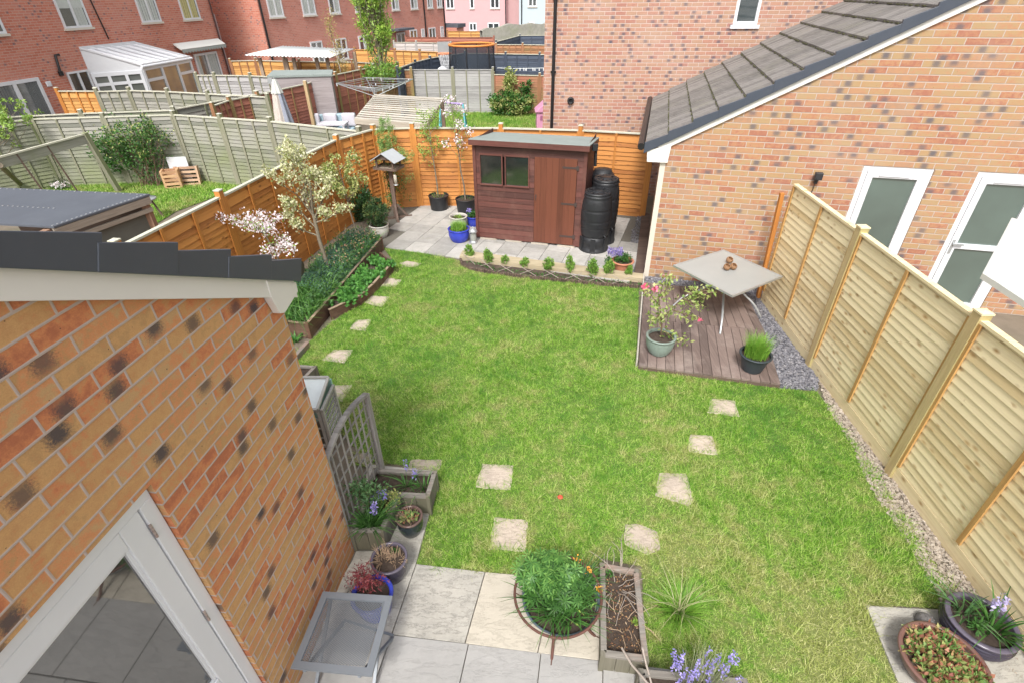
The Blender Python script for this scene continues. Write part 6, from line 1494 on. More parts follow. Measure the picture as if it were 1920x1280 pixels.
# bird table
bt = G(744, 410); t = thing('bird_table', 'dark wooden bird table with grey pitched roof on braced post', 'bird table', bt)
hx = HZ(715, 285, bt)
m = MB(); m.box(-0.04, 0.04, -0.04, 0.04, 0.05, hx - 0.36, Matrix.Translation((bt.x, bt.y, 0))); uvrot(m.build('post', DARKW, t))
for a in (0.3, 0.3 + 1.571, 0.3 + 3.142, 0.3 + 4.712):
    m = MB(); ca, sa = math.cos(a), math.sin(a); m.beam((bt.x + .03 * ca, bt.y + .03 * sa, 0.025), (bt.x + 0.36 * ca, bt.y + 0.36 * sa, 0.025), 0.06, 0.045); m.beam((bt.x + 0.26 * ca, bt.y + 0.26 * sa, 0.04), (bt.x + 0.04 * ca, bt.y + .04 * sa, 0.33), 0.045, 0.04); m.build('foot', DARKW, t)
F = Matrix.Translation((bt.x - 0.02, bt.y, hx - 0.36)) @ Matrix.Rotation(R(-20), 4, 'Z')
m = MB(); m.box(-0.27, 0.27, -0.2, 0.2, 0, 0.02, F); m.build('tray', mat_wood('tray_timber', (0.40, 0.34, 0.27), (0.22, 0.18, 0.14)), t)
m = MB()
for a in (-1, 1): m.box(-0.27, 0.27, a * 0.2 - 0.01, a * 0.2 + 0.01, 0.003, 0.05, F); m.box(a * 0.27 - 0.01, a * 0.27 + 0.01, -0.19, 0.19, 0.003, 0.05, F)
m.build('tray_rim', DARKW, t)
for a in (-1, 1):
    for b_ in (-1, 1): m = MB(); m.box(a * 0.2 - 0.018, a * 0.2 + 0.018, b_ * 0.15 - 0.018, b_ * 0.15 + 0.018, 0.021, 0.22, F); m.build('upright', DARKW, t)
m = MB()
for a in (-1, 1): m.add([(-.25, a * 0.16, 0.22), (.25, a * 0.16, 0.22), (0, a * 0.16, 0.36), (-.25, a * 0.18, 0.22), (.25, a * 0.18, 0.22), (0, a * 0.18, 0.36)], [(0, 1, 2), (5, 4, 3), (0, 3, 4, 1), (1, 4, 5, 2), (2, 5, 3, 0)], F)
m.build('gable', DARKW, t)
m = MB(); m.slab([F @ Vector(p) for p in [(-0.31, -0.24, 0.19), (0.003, -0.24, 0.375), (0.003, 0.24, 0.375), (-0.31, 0.24, 0.19)]], 0.015); m.slab([F @ Vector(p) for p in [(0.31, -0.24, 0.19), (0.005, -0.24, 0.37), (0.005, 0.24, 0.37), (0.31, 0.24, 0.19)]], 0.015); m.build('roof', mat_plain('grey_felt', (0.38, 0.40, 0.42), 0.9, var=0.15), t)
fd = thing('bird_feeder', 'clear tube bird feeder hanging below the bird table', 'bird feeder', G(738, 333, hx - .6)); c = F @ Vector((0.2, -0.12, -0.08)); m = MB(); m.lathe([(0.001, -0.22), (0.035, -0.215), (0.035, -0.02), (0.001, 0)], 14, Matrix.Translation(c)); m.build('tube', mat_plain('seed_tube', (0.48, 0.44, 0.36), 0.3), fd); m = MB(); m.tube([c, c + Vector((0, 0, .08))], .003, 5); m.lathe([(0.05, -0.235), (0.05, -0.22), (0.001, -.22)], 14, Matrix.Translation(c)); m.build('hanger', ALU, fd)

# two fruit trees in black tubs
for px, py, lab, tx, ty, blo, sd_ in [(822, 366, 'young fruit tree in light green leaf in the left black tub', 814, 240, None, 21), (873, 372, 'young fruit tree with white blossom in a black tub touching the shed', 857, 200, F_WHITE, 8)]:
    c = rimc(px, py, 0.36); t = thing('potted_fruit_tree', lab, 'potted tree', (c.x, c.y, 0), 'fruit trees in black tubs'); pot(t, (c.x, c.y, 0), 0.235, 0.20, 0.36, BLK, fill=0.88, lip=0.008, rim=0.012)
    b = Vector((c.x, c.y, 0.3)); z_ = 2.05 if blo is None else 2.35; tp = G(tx, ty, z_); tp = Vector((c.x + (tx - px) / 85, c.y + 0.05, z_)); m = MB(); tips = []; al = []; rr = random.Random(sd_)
    k = 6; pts = [b.lerp(tp, i / k) + Vector((rr.uniform(-.015, .015), 0, 0)) for i in range(k + 1)]; m.tube(pts, [0.02 * (1 - .7 * i / k) for i in range(k + 1)], 7, cap=False)
    for i in range(11):
        f_ = 0.42 + 0.55 * i / 10; a = rr.uniform(0, 6.28); p = b.lerp(tp, f_); branches(m, p, (math.cos(a) * .8, math.sin(a) * .8, .9), 0.26 * (1.3 - .5 * f_), 0.006, 1, tips, .5, 2, .6, .1, 3, rr, al)
    m.build('trunk', BARK, t)
    if blo: leaves('blossom', around([tips[i] for i in range(0, len(tips), 2)], 34, 0.05), 0.045, 0.035, F_WHITE, t); leaves('leaves', around(tips + al[::3], 5, .04), 0.05, 0.02, L_LIME, t)
    else: leaves('leaves', around(tips + al[::2], 11, 0.04), 0.06, 0.022, L_LIME, t)
    stalks('grass', (c.x, c.y, 0.32), 22, 0.14, 0.003, L_GRASS if blo is None else L_GREEN, t, 1.2, 0.14)
# glazed pots by the shed
c = rimc(859, 405, 0.30); t = thing('glazed_pot', 'pale cream glazed pot between the black tubs and the blue pot', 'potted plant', (c.x, c.y, 0), 'pots by the shed'); pot(t, (c.x, c.y, 0), 0.185, 0.13, 0.30, OFFW, belly=.02, fill=.85); leaves('foliage', cloud((c.x, c.y, .28), (.1, .1, .03), 90), .04, .02, L_LIME, t)
c = rimc(888, 405, 0.24); t = thing('glazed_pot', 'smaller blue pot of pansies tucked against the shed wall', 'potted plant', (c.x, c.y, 0), 'pots by the shed'); pot(t, (c.x, c.y, 0), 0.15, 0.11, 0.24, BLUEG, belly=.02); leaves('foliage', cloud((c.x, c.y, .28), (.13, .12, .07), 420), .04, .02, L_GREEN, t); leaves('flowers', cloud((c.x - .1, c.y, .36), (.08, .06, .04), 26), .04, .035, F_BLUE, t)
c = rimc(860, 428, 0.30); t = thing('glazed_pot', 'cobalt blue round pot with bright green grass in front of the shed corner', 'potted plant', (c.x, c.y, 0), 'pots by the shed'); pot(t, (c.x, c.y, 0), 0.21, 0.13, 0.30, BLUEG, belly=.045, lip=0.02); P = cloud((c.x, c.y, .27), (.17, .17, .005), 700); blades('grass', P, .17, .008, L_GRASS, t, lean=.5, segs=3)
c = G(888, 457); t = thing('lantern', 'small grey glass garden lantern at the front corner of the shed', 'lantern', c)
T = Matrix.Translation((c.x, c.y, 0.03)); m = MB(); m.lathe([(0.001, 0), (0.09, 0.0), (0.09, .02), (0.06, .04), (.06, .05)], 20, T); m.build('base', ALU, t); m = MB(); m.lathe([(.062, .05), (.07, .13), (.062, .22)], 20, T); m.build('glass', mat_plain('clouded_glass', (.30, .31, .28), .2), t); m = MB(); m.lathe([(.07, .22), (.095, .235), (.07, .27), (.03, .30), (.001, .31)], 20, T); m.tube([(c.x - .03, c.y, .34), (c.x, c.y, .37), (c.x + .03, c.y, .34)], .004, 5); m.build('lid', ALU, t)

# ------------------------------------------------------------------ shed
s0_, s1_ = G(897, 449), G(1087, 468); FSd = Frame(s0_, s1_, out=(0, 0)); Ls = FSd.len; Dp = 1.28
shed = thing('garden_shed', 'maroon wooden shed with pent roof of grey-green felt', 'shed', s0_)
hF = 2.02; hB = 1.84
print('shed', Ls, FSd.hit(887, 262), FSd.hit(1097, 280))
zb = 0.06
def cladding(F, L, ztop0, ztop1, skip=(), y=0.0, bh=0.112):
    m = MB(); z = zb
    while z < max(ztop0, ztop1) - 0.01:
        spans = [(0, L)]
        for a, b_, za, zc in skip:
            if z + bh * 0.6 > za and z + bh * 0.4 < zc: spans = [q for s in spans for q in ((s[0], min(s[1], a)), (max(s[0], b_), s[1])) if q[1] - q[0] > 0.01]
        for a, b_ in spans:
            zt_ = min(z + bh + .008, max(ztop0, ztop1)); zt0 = min(zt_, ztop0 + (ztop1 - ztop0) * a / L); zt1 = min(zt_, ztop0 + (ztop1 - ztop0) * b_ / L)
            m.add([(a, y, z), (b_, y, z), (b_, y, zt1), (a, y, zt0), (a, y + .016, z), (b_, y + .016, z), (b_, y + .006, zt1), (a, y + .006, zt0)], [(4, 5, 6, 7), (0, 4, 7, 3), (1, 2, 6, 5), (0, 1, 5, 4), (3, 7, 6, 2)], F.m)
        z += bh
    return m
w1, w2, w3, w4 = [FSd.hit(px, py)[0] for px, py in ((902, 320), (941, 320), (949, 320), (991, 320))]
wz0 = FSd.hit(905, 344)[1]; wz1 = FSd.hit(902, 289)[1]; dr0 = FSd.hit(1001, 400)[0]; dr1 = FSd.hit(1081, 350)[0]; dzt = FSd.hit(1001, 293)[1]
print('shedwin', w1, w2, w3, w4, wz0, wz1, dr0, dr1, dzt)
wall_skip = [(w1 - .02, w4 + .02, wz0, wz1), (dr0, dr1, zb, dzt)]
m = cladding(FSd, Ls, hF, hF, wall_skip); m.build('front_wall', SHEDW, shed)
FSr = Frame(FSd.pt(Ls, 0, 0), FSd.pt(Ls, -Dp, 0), out=FSd.pt(Ls + 3, 0, 0)); m = cladding(FSr, Dp, hF, hB); m.build('side_wall', SHEDW, shed)
FSl = Frame(FSd.pt(0, 0, 0), FSd.pt(0, -Dp, 0), out=FSd.pt(-3, 0, 0)); m = cladding(FSl, Dp, hF, hB); m.build('side_wall', SHEDW, shed)
m = MB(); m.box(0, Ls, -Dp, -Dp + .02, zb, hB, FSd.m); m.box(0.01, Ls - .01, -Dp + .02, -0.01, zb, zb + .03, FSd.m); m.build('back_wall', SHEDW, shed)
m = MB(); m.box(0, Ls, -.14, -.12, 0.2, hF - .1, FSd.m); m.build('dim_backing', mat_plain('dim_interior', (0.03, 0.025, 0.02), 0.9, var=.6, scale=3), shed)  # dark sheet behind the windows, the shed's inner dimness put into its colour
for xx in (0.0, Ls): m = MB(); m.box(xx - .03, xx + .03, .0, .032, zb, hF - .02, FSd.m); uvrot(m.build('corner_trim', SHEDW, shed))
m = MB(); m.slab([FSd.pt(-.07, .12, hF + .035), FSd.pt(Ls + .07, .12, hF + .035), FSd.pt(Ls + .07, -Dp - .08, hB + .035), FSd.pt(-.07, -Dp - .08, hB + .035)], .02)
rf_ = m.build('roof', FELT, shed, bevel=0.004)
m = MB(); m.box(-.07, Ls + .07, .105, .125, hF - .075, hF + .022, FSd.m); m.build('fascia', SHEDW, rf_)
m = MB()
for xx in (-.065, Ls + .048): m.add([(xx, .12, hF - .06), (xx + .017, .12, hF - .06), (xx + .017, .12, hF + .018), (xx, .12, hF + .018), (xx, -Dp - .06, hB - .06), (xx + .017, -Dp - .06, hB - .06), (xx + .017, -Dp - .06, hB + .018), (xx, -Dp - .06, hB + .018)], [(0, 1, 2, 3), (7, 6, 5, 4), (0, 4, 5, 1), (1, 5, 6, 2), (2, 6, 7, 3), (3, 7, 4, 0)], FSd.m)
m.build('bargeboard', SHEDW, rf_)
for a, b_ in ((w1, w2), (w3, w4)):
    m = MB(); t_ = .022; m.box(a - t_, b_ + t_, 0, .03, wz1 - .01, wz1 + t_, FSd.m); m.box(a - t_, a, 0, .03, wz0, wz1 - .01, FSd.m); m.box(b_, b_ + t_, 0, .03, wz0, wz1 - .01, FSd.m); m.box(a - t_, b_ + t_, 0, .045, wz0 - t_, wz0, FSd.m); wn_ = m.build('window', SHEDW, shed)
    m = MB(); m.box(a, b_, .004, .008, wz0, wz1, FSd.m); m.build('pane', mat_pane('shed_glass', (.015, .018, .017), .08), wn_)
for q in [(w1 + .1, .12), (w1 + .2, .05), (w3 + .12, .15), (w3 + .26, .08)]:
    pass
dm = MB(); k = 7
for i in range(k): a = dr0 + .006 + (dr1 - dr0 - .012) * i / k; b_ = dr0 + .006 + (dr1 - dr0 - .012) * (i + 1) / k; dm.box(a, b_ - .0015, .0, .022, zb + .02, dzt - .01, FSd.m)
sdoor = uvrot(dm.build('door', SHEDD, shed))
for zz in (dzt - .17, (dzt + zb) / 2, zb + .2):
    m = MB(); m.box(dr1 - .28, dr1 - .02, .023, .03, zz - .018, zz + .018, FSd.m); m.box(dr1 - .02, dr1 + .03, .023, .036, zz - .04, zz + .04, FSd.m); m.build('hinge', mat_plain('dark_iron', (.06, .04, .035), .6), sdoor)
m = MB(); m.box(dr0 + .03, dr0 + .05, .023, .03, 1.0, 1.06, FSd.m); m.tube([FSd.pt(dr0 + .04, .04, 1.0), FSd.pt(dr0 + .04, .04, 0.95)], .006, 6); m.build('latch', mat_plain('dark_iron2', (.05, .04, .04), .6), sdoor)
m = MB()
for i in range(4): m.box(.05 + i * .55, .4 + i * .55, -.2, .03, .031, .058, FSd.m)
m.build('bearer', mat_wood('pale_bearer', (.45, .40, .33), (.3, .26, .2)), shed)

# ------------------------------------------------------------------ water butts and composter
def butt(name, lab, c, r=.29, h=1.17, stand=.30):
    t = thing(name, lab, 'water butt', c, 'black butts beside the shed'); T = Matrix.Translation((c.x, c.y, 0.03))
    m = MB(); m.lathe([(r * .98, 0), (r * .98, .04), (r * .90, .06), (r * .88, stand * .5), (r * .9, stand * .52), (r * .84, stand), (r * .5, stand), (.01, stand)], 36, T)
    for k in range(6): a = 6.283 * k / 6 + .3; m.box(r * .86, r * .97, -.05, .05, .0, stand * .95, T @ Matrix.Rotation(a, 4, 'Z'))
    m.build('stand', BLK, t)
    prof = [(r * .84, stand + .002)]; H = h - stand
    for i in range(1, 41):
        u = i / 41; rr = r * (.86 + .14 * math.sin(math.pi * min(1, u * 1.05)) ** .6)
        for g in (.24, .42, .68): rr -= .012 * math.exp(-((u - g) / .012) ** 2)
        prof.append((rr, stand + H * u * .93))
    prof += [(r * .9, stand + H * .95), (r * .8, stand + H * .965)]
    m = MB(); m.lathe(prof, 40, T); m.build('barrel', BLK, t)
    m = MB(); z = stand + H * .962; m.lathe([(r * .84, z), (r * .86, z + .02), (r * .84, z + .045), (r * .7, z + .05), (r * .66, z + .035), (r * .4, z + .04), (r * .36, z + .06), (.001, z + .06)], 36, T)
    for k in range(8): a = 6.283 * k / 8; m.box(r * .42, r * .68, -.02, .02, z + .03, z + .055, T @ Matrix.Rotation(a, 4, 'Z'))
    m.build('lid', BLK, t)
    m = MB(); T2 = T @ Matrix.Rotation(R(-60), 4, 'Z'); m.tube([T2 @ Vector((r * .86, 0, stand + .06)), T2 @ Vector((r * 1.1, 0, stand + .06)), T2 @ Vector((r * 1.12, 0, stand + .02))], .012, 8); m.build('tap', BLK, t)
    return t
bc = G(1112, 468); hb2 = HZ(1124, 357, bc); print('butt h', hb2)
butt('water_butt', 'front black water butt on its stand beside the shed', bc, .30, min(1.5, hb2) - .06)
c2b = G(1137, 336, 1.30); butt('water_butt', 'second black water butt partly hidden behind the front one', Vector((c2b.x, c2b.y, 0)), .29, 1.28)
c3b = G(1131, 316, 1.28); c3b.y = min(c3b.y, 11.75); t = thing('compost_bin', 'tapered black compost bin behind the two water butts by the back fence', 'compost bin', c3b); T = Matrix.Translation((c3b.x, c3b.y, 0.03))
m = MB(); m.lathe([(.36, 0), (.36, .03), (.34, .05), (.30, .55), (.29, .57), (.25, 1.05), (.24, 1.08)], 32, T); m.build('bin', BLK, t); m = MB(); m.lathe([(.255, 1.07), (.26, 1.1), (.22, 1.16), (.20, 1.17), (.18, 1.23), (.001, 1.25)], 32, T); m.build('lid', BLK, t)
# downpipe from shed gutter to butt
m = MB(); a = FSd.pt(Ls + .08, -.35, hF - .1); m.tube([a, a + Vector((.05, .02, -.02)), a + Vector((.06, 0, -.35))], .03, 8); m.box(-.05, .05, -.05, .05, -.06, .06, Matrix.Translation(a + Vector((.03, 0, 0)))); tag(m.build('rain_pipe', BLK), 'short black rainwater elbow at the top corner of the shed', 'pipe')

# terracotta pot, box hedge, canes
c = rimc(1168, 489, .24); t = thing('terracotta_pot', 'terracotta pot of violet flowers on the corner of the rear paving', 'potted plant', (c.x, c.y, 0)); pot(t, (c.x, c.y, 0.03), .185, .12, .22, TERRA, lip=.02, fill=.85)
P = cloud((c.x + .0, c.y, .3), (.15, .14, .08), 500); leaves('foliage', P, .06, .014, L_GREEN, t, up=.6); P = cloud((c.x - .22, c.y + .02, .20), (.12, .1, .12), 300, clumps=14); leaves('foliage', P, .05, .02, L_GREEN, t)
spikes('flowers', [(c.x - .16 + random.uniform(-.12, .12), c.y + random.uniform(-.08, .08), .22 + random.uniform(-.04, .04)) for _ in range(22)], .25, 1, mat_leaf('violet_petal', [(.22, .17, .48), (.34, .28, .62), (.45, .38, .68)]), t, .018, .028, 26)
box0 = None; bx = [(138, 1030), (262, 1065), (358, 1070), (480, 1085), (635, 1105), (770, 1125), (905, 1145), (1010, 1145), (1135, 1150)]
names = ['first box plant from the raised-bed end of the row', 'second box plant from the raised-bed end of the row', 'third box plant, below the middle of the shed windows', 'fourth box plant, below the left edge of the shed door', 'fifth box plant, standing below the shed door', 'sixth box plant, below the right edge of the shed door', 'seventh box plant, in front of the water butt', 'eighth box plant, just left of the terracotta pot', 'last box plant, in front of the terracotta pot']
for i, (px, py) in enumerate(bx):
    p = G(px / 3.369 + 840, py / 3.369 + 182)
    if box0 is None:
        box0 = t = thing('box_plant', names[0], 'plant', (p.x, p.y, .02), 'young box plants along the rear paving')
        m = MB(); 
        P = cloud((p.x, p.y, .17), (.085, .085, .13), 900, clumps=70, csize=.25); leaves('foliage', P, .03, .018, L_BOX, t, up=.5, out_from=(p.x, p.y, 0.0)); stalks('stems', (p.x, p.y, .02), 9, .2, .004, TWIG, t, .35, .015)
    else:
        t = box0.copy(); C.objects.link(t); t.location = (p.x, p.y, .02); t.rotation_euler.z = i * 1.3; s_ = random.uniform(.72, 1.2); t.scale = (s_, s_ * random.uniform(.85, 1.1), random.uniform(.7, 1.25)); t.rotation_euler.x = random.uniform(-.14, .14); t['label'] = names[i]
        for ch in box0.children: c_ = ch.copy(); C.objects.link(c_); c_.parent = t
lat = thing('cane_lattice', 'low lattice of crossed grey canes in front of the box plants', 'cane lattice', G(1000, 520))
m = MB(); cur2 = [G(*p) for p in [(868, 492), (930, 511), (1000, 520), (1060, 526), (1130, 533), (1207, 540)]]
tot = [0]; 
for a, b_ in zip(cur2, cur2[1:]): tot.append(tot[-1] + (b_ - a).length)
def along(s):
    for i in range(len(tot) - 1):
        if s <= tot[i + 1]: return cur2[i].lerp(cur2[i + 1], (s - tot[i]) / (tot[i + 1] - tot[i]))
    return cur2[-1]
s = 0
while s < tot[-1] - .25:
    a, b_ = along(s), along(s + .3); m.tube([a + Vector((0, 0, .03)), b_ + Vector((0, .02, .17))], .006, 5); m.tube([b_ + Vector((0, 0, .03)), a + Vector((0, .035, .17))], .006, 5); s += .42
m.build('canes', DEADW, lat)
_wd = leaves('weeds', np.stack([*(lambda a: (a[:, 0], a[:, 1], np.full(len(a), .03)))(np.array([list(along(random.uniform(0, tot[-1])) + Vector((random.uniform(-.05, .05), random.uniform(0, .14), 0))) for _ in range(500)]))], 1), .035, .02, L_GREEN, lat); _wd['kind'] = 'stuff'

# ------------------------------------------------------------------ deck
dk_ = thing('timber_deck', 'low brown timber deck platform in two sections under the metal table', 'deck', G(1195, 682)); hd = .09
D = {k: G(px, py, hd) for k, (px, py) in dict(nw=(1208, 529), ne=(1398, 549), sw=(1197, 684), se=(1464, 719), mw=(1203, 598), me=(1433, 619)).items()}
def deck_part(a, b_, c, d, n, nm):
    # boards run from near edge (a..b) to far edge (d..c)
    m = MB()
    for i in range(n):
        u0, u1 = i / n, (i + 1) / n; q = [a.lerp(b_, u0), a.lerp(b_, u1), d.lerp(c, u1), d.lerp(c, u0)]; ce = sum(q, Vector()) / 4; e = (q[1] - q[0]).normalized() * .0028
        q = [q[0] + e, q[1] - e, q[2] - e, q[3] + e]; f = (q[3] - q[0]).normalized() * .004; q = [q[0] + f, q[1] + f, q[2] - f, q[3] - f]; dz = random.uniform(-.0015, .0015)
        m.prism([(p.x, p.y) for p in q], hd - .028 + dz, hd + dz)
    return uvrot(m.build(nm, DECK, dk_, bevel=.002))
deck_part(D['sw'], D['se'], D['me'], D['mw'], 15, 'deck_boards'); deck_part(D['mw'], D['me'], D['ne'], D['nw'], 14, 'deck_boards')
m = MB(); 
for a, b_ in (('sw', 'se'), ('se', 'ne'), ('nw', 'ne')):
    F = Frame(D[a], D[b_], out=(0, 20) if a == 'sw' else (0, 0)); m.box(0, F.len, .004, .03, .005, hd - .03, F.m)
m.build('frame', DARKW, dk_)
m = MB(); F = Frame(G(1194, 688), G(1207, 524), out=(0, 5)); m.box(0, F.len, .0, .022, 0, .13, F.m); tag(m.build('edging_board', mat_wood('whitewashed_board', (.55, .52, .46), (.36, .33, .28)), None, bevel=.002), 'thin whitish edging board along the lawn side of the deck', 'edging')
# metal table
ht = .72; tc = [G(1262, 497, ht), G(1357, 468, ht), G(1468, 518, ht), G(1374, 555, ht)]; cc = sum(tc, Vector()) / 4
tb = thing('garden_table', 'square grey glass-topped metal table standing diagonally on the deck', 'table', (cc.x, cc.y, hd))
inn = [cc + (p - cc) * .965 for p in tc]
m = MB()
for i in range(4):
    j = (i + 1) % 4; m.add([(*tc[i][:2], ht), (*tc[j][:2], ht), (*inn[j][:2], ht), (*inn[i][:2], ht), (*tc[i][:2], ht - .03), (*tc[j][:2], ht - .03), (*inn[j][:2], ht - .03), (*inn[i][:2], ht - .03)], [(3, 2, 1, 0), (4, 5, 6, 7), (0, 1, 5, 4), (2, 3, 7, 6)])
m.build('rim', ALU, tb)
m = MB(); m.prism([(p.x, p.y) for p in [cc + (p - cc) * .963 for p in tc]], ht - .012, ht - .003); m.build('tabletop', mat_plain('grey_glass_top', (.33, .34, .33), .32, var=.12, scale=2, bmp=.02, dirt=(.38, .38, .36)), tb)
m = MB(); k = 28; m.tube([(cc.x + .20 * math.cos(6.2832 * i / k), cc.y + .20 * math.sin(6.2832 * i / k), ht - .14) for i in range(k + 1)], .012, 6)
m.build('support_ring', ALU, tb)
for i, foot in enumerate([G(1264, 574, hd), None, G(1424, 594, hd), G(1350, 625, hd)]):
    p = tc[i]; f = foot if foot is not None else Vector((2 * cc.x - G(1350, 625, hd).x, 2 * cc.y - G(1350, 625, hd).y, hd))
    d = (p - cc); d.z = 0; d.normalize(); fd_ = Vector((f.x, f.y, 0)) - Vector((cc.x, cc.y, 0)); fl = fd_.length; fd_.normalize()
    top = Vector((cc.x, cc.y, 0)) + d * .42; 
    m = MB(); pts = [Vector((top.x, top.y, ht - .03)), Vector((cc.x, cc.y, ht - .14)) + d * .22]
    a_ = Vector((cc.x, cc.y, 0)) + fd_ * .26; 
    pts = [Vector((cc.x, cc.y, ht - .03)) + fd_ * (fl * .62), Vector((cc.x, cc.y, ht - .16)) + fd_ * .21, Vector((cc.x, cc.y, ht - .30)) + fd_ * (.3), Vector((cc.x, cc.y, ht - .45)) + fd_ * (fl * .8), Vector((f.x, f.y, hd + .02)), Vector((f.x, f.y, hd + .002)) + fd_ * .02]
    # smooth
    sm_ = []
    for s in range(len(pts) - 1):
        p0, p1, p2, p3 = pts[max(s - 1, 0)], pts[s], pts[s + 1], pts[min(s + 2, len(pts) - 1)]
        for q in range(5): u_ = q / 5; sm_.append(.5 * ((2 * p1) + (p2 - p0) * u_ + (2 * p0 - 5 * p1 + 4 * p2 - p3) * u_ ** 2 + (3 * p1 - p0 - 3 * p2 + p3) * u_ ** 3))
    sm_.append(pts[-1]); m.tube(sm_, .017, 8); m.build('leg', ALU, tb)
# three little terracotta birds-nest pots on the table
CLAY = mat_plain('brown_clay', (.26, .14, .07), .7, var=.4, scale=30, bmp=.5)
for (px, py, lab, z) in [(1363, 501, 'left small brown clay pot on the metal table', 0), (1375, 500, 'right small brown clay pot on the metal table', 0), (1368, 488, 'back small brown clay pot, uppermost of three on the metal table', .02)]:
    p = G(px, py, ht + .05); t = thing('clay_pot', lab, 'pot', (p.x, p.y, ht), 'little clay pots on the table'); T = Matrix.Translation((p.x, p.y, ht + .05)) @ Matrix.Rotation(R(28), 4, Vector((1, .3, 0)))
    m = MB(); m.lathe([(.001, -.045), (.03, -.042), (.052, -.015), (.055, .01), (.045, .035), (.037, .042), (.033, .036), (.042, .01), (.03, -.025), (.001, -.03)], 20, T); m.build('bowl', CLAY, t)
# camellia pot and chives pot
c = rimc(1240, 629, hd + .28); t = thing('potted_camellia', 'camellia with bright pink flowers in a ribbed grey-green pot on the deck', 'potted plant', (c.x, c.y, hd)); pot(t, (c.x, c.y, hd), .195, .12, .28, SAGE, ribs=12, belly=.02, lip=.012, rim=.018, fill=.86)
b = Vector((c.x, c.y, hd + .25)); m = MB(); ends = []
CAM = [[(1240, 600), (1236, 560), (1245, 525)], [(1242, 600), (1258, 580), (1290, 550), (1325, 545)], [(1258, 580), (1285, 590), (1305, 598)], [(1238, 575), (1222, 555), (1210, 542)], [(1240, 560), (1250, 540), (1256, 520)], [(1280, 560), (1300, 570), (1318, 575)], [(1246, 620), (1262, 635), (1282, 637)], [(1236, 590), (1226, 600), (1218, 600)], [(1290, 552), (1312, 552), (1338, 548)]]
for br in CAM:
    pts = [Vector((b.x, b.y, b.z))] if br[0][1] >= 600 else []
    for (px, py) in br:
        # all branches spread in a shallow volume about the stem
        yy = b.y + random.uniform(-.04, .05); r_ = _ray(px, py); tt = yy / r_.y; pts.append(Vector((r_.x * tt, yy, EYE + r_.z * tt)))
    m.tube(pts, [.009 * (1 - .6 * i / len(pts)) for i in range(len(pts))], 6, cap=False)
    for i in range(len(pts) - 1):
        if br[0][1] >= 600 and i == 0: ends.append(pts[1]); continue
        ends += [pts[i].lerp(pts[i + 1], .5), pts[i + 1]]
m.build('stems', TWIG, t); P = around(ends, 15, .042); leaves('leaves', P, .062, .030, mat_leaf('camellia_leaf', [(.12, .22, .04), (.28, .38, .09), (.48, .50, .20), (.20, .32, .07)]), t)
fl = []
for px, py, n, s in ((1209, 538, 60, .028), (1227, 543, 26, .018), (1312, 600, 9, .01)):
    yy = b.y; r_ = _ray(px, py); tt = yy / r_.y; q = (r_.x * tt, yy, EYE + r_.z * tt); fl.append(cloud(q, (s, s, s), n))
leaves('flowers', np.concatenate(fl), .045, .04, F_PINK, t, up=.3)
c = rimc(1418, 662, hd + .26); t = thing('potted_chives', 'tall bright green chives in a plain black pot on the deck edge', 'potted plant', (c.x, c.y, hd)); pot(t, (c.x, c.y, hd), .195, .125, .26, mat_plain('charcoal_plastic', (.035, .045, .055), .5, var=.2), lip=.014, fill=.85)
P = cloud((c.x, c.y, hd + .23), (.15, .15, .004), 800); blades('chives', P, .26, .007, L_GRASS, t, lean=.35, segs=4, out_from=(c.x, c.y, hd), spread=.3)

# white parasol reaching in from the right
um = thing('parasol', 'big white canvas parasol cut off by the right edge of the view', 'parasol', (3.9, 1.9, 0))
zc = 2.2; tip = G(1843, 513, zc); e1 = (G(1920, 366, zc) - tip).normalized(); e2 = (G(1920, 570, zc) - tip).normalized(); Lp = 1.9
print('parasol angle', math.degrees(e1.angle(e2)))
cn = [tip, tip + e1 * Lp, tip + (e1 + e2) * Lp, tip + e2 * Lp]; ap = sum(cn, Vector()) / 4; ap.z = zc + .42
m = MB()
for k in range(4):
    a, b_ = cn[k], cn[(k + 1) % 4]; n_ = 8; prev = None
    for i in range(n_):
        u0, u1 = i / n_, (i + 1) / n_; sg = lambda u: Vector((0, 0, .03 * math.sin(math.pi * u)))
        p0, p1 = a.lerp(b_, u0) + sg(u0), a.lerp(b_, u1) + sg(u1); m.add([p0, p1, ap], [(0, 1, 2)])
        d_ = Vector((0, 0, .05)); m.add([p0, p1, p1 - d_, p0 - d_], [(3, 2, 1, 0)])
o = m.build('canopy', CANVAS, um); sm_ = o.modifiers.new('solid', 'SOLIDIFY'); sm_.thickness = .004
m = MB(); m.tube([(ap.x, ap.y, 0), (ap.x, ap.y, ap.z - .02)], .022, 10); m.build('pole', ALU, um)
m = MB()
for k in range(4): m.tube([ap - Vector((0, 0, .06)), cn[k] - Vector((0, 0, .02))], .006, 5)
m.build('ribs', ALU, um)
m = MB(); m.lathe([(.25, 0), (.25, .05), (.06, .09), (.05, .3), (.03, .3)], 24, Matrix.Translation((ap.x, ap.y, 0))); m.build('base', ROCK, um)
um.location = (ap.x, ap.y, 0)
for ch in um.children: ch.location = Vector((3.9, 1.9, 0)) - Vector((ap.x, ap.y, 0))
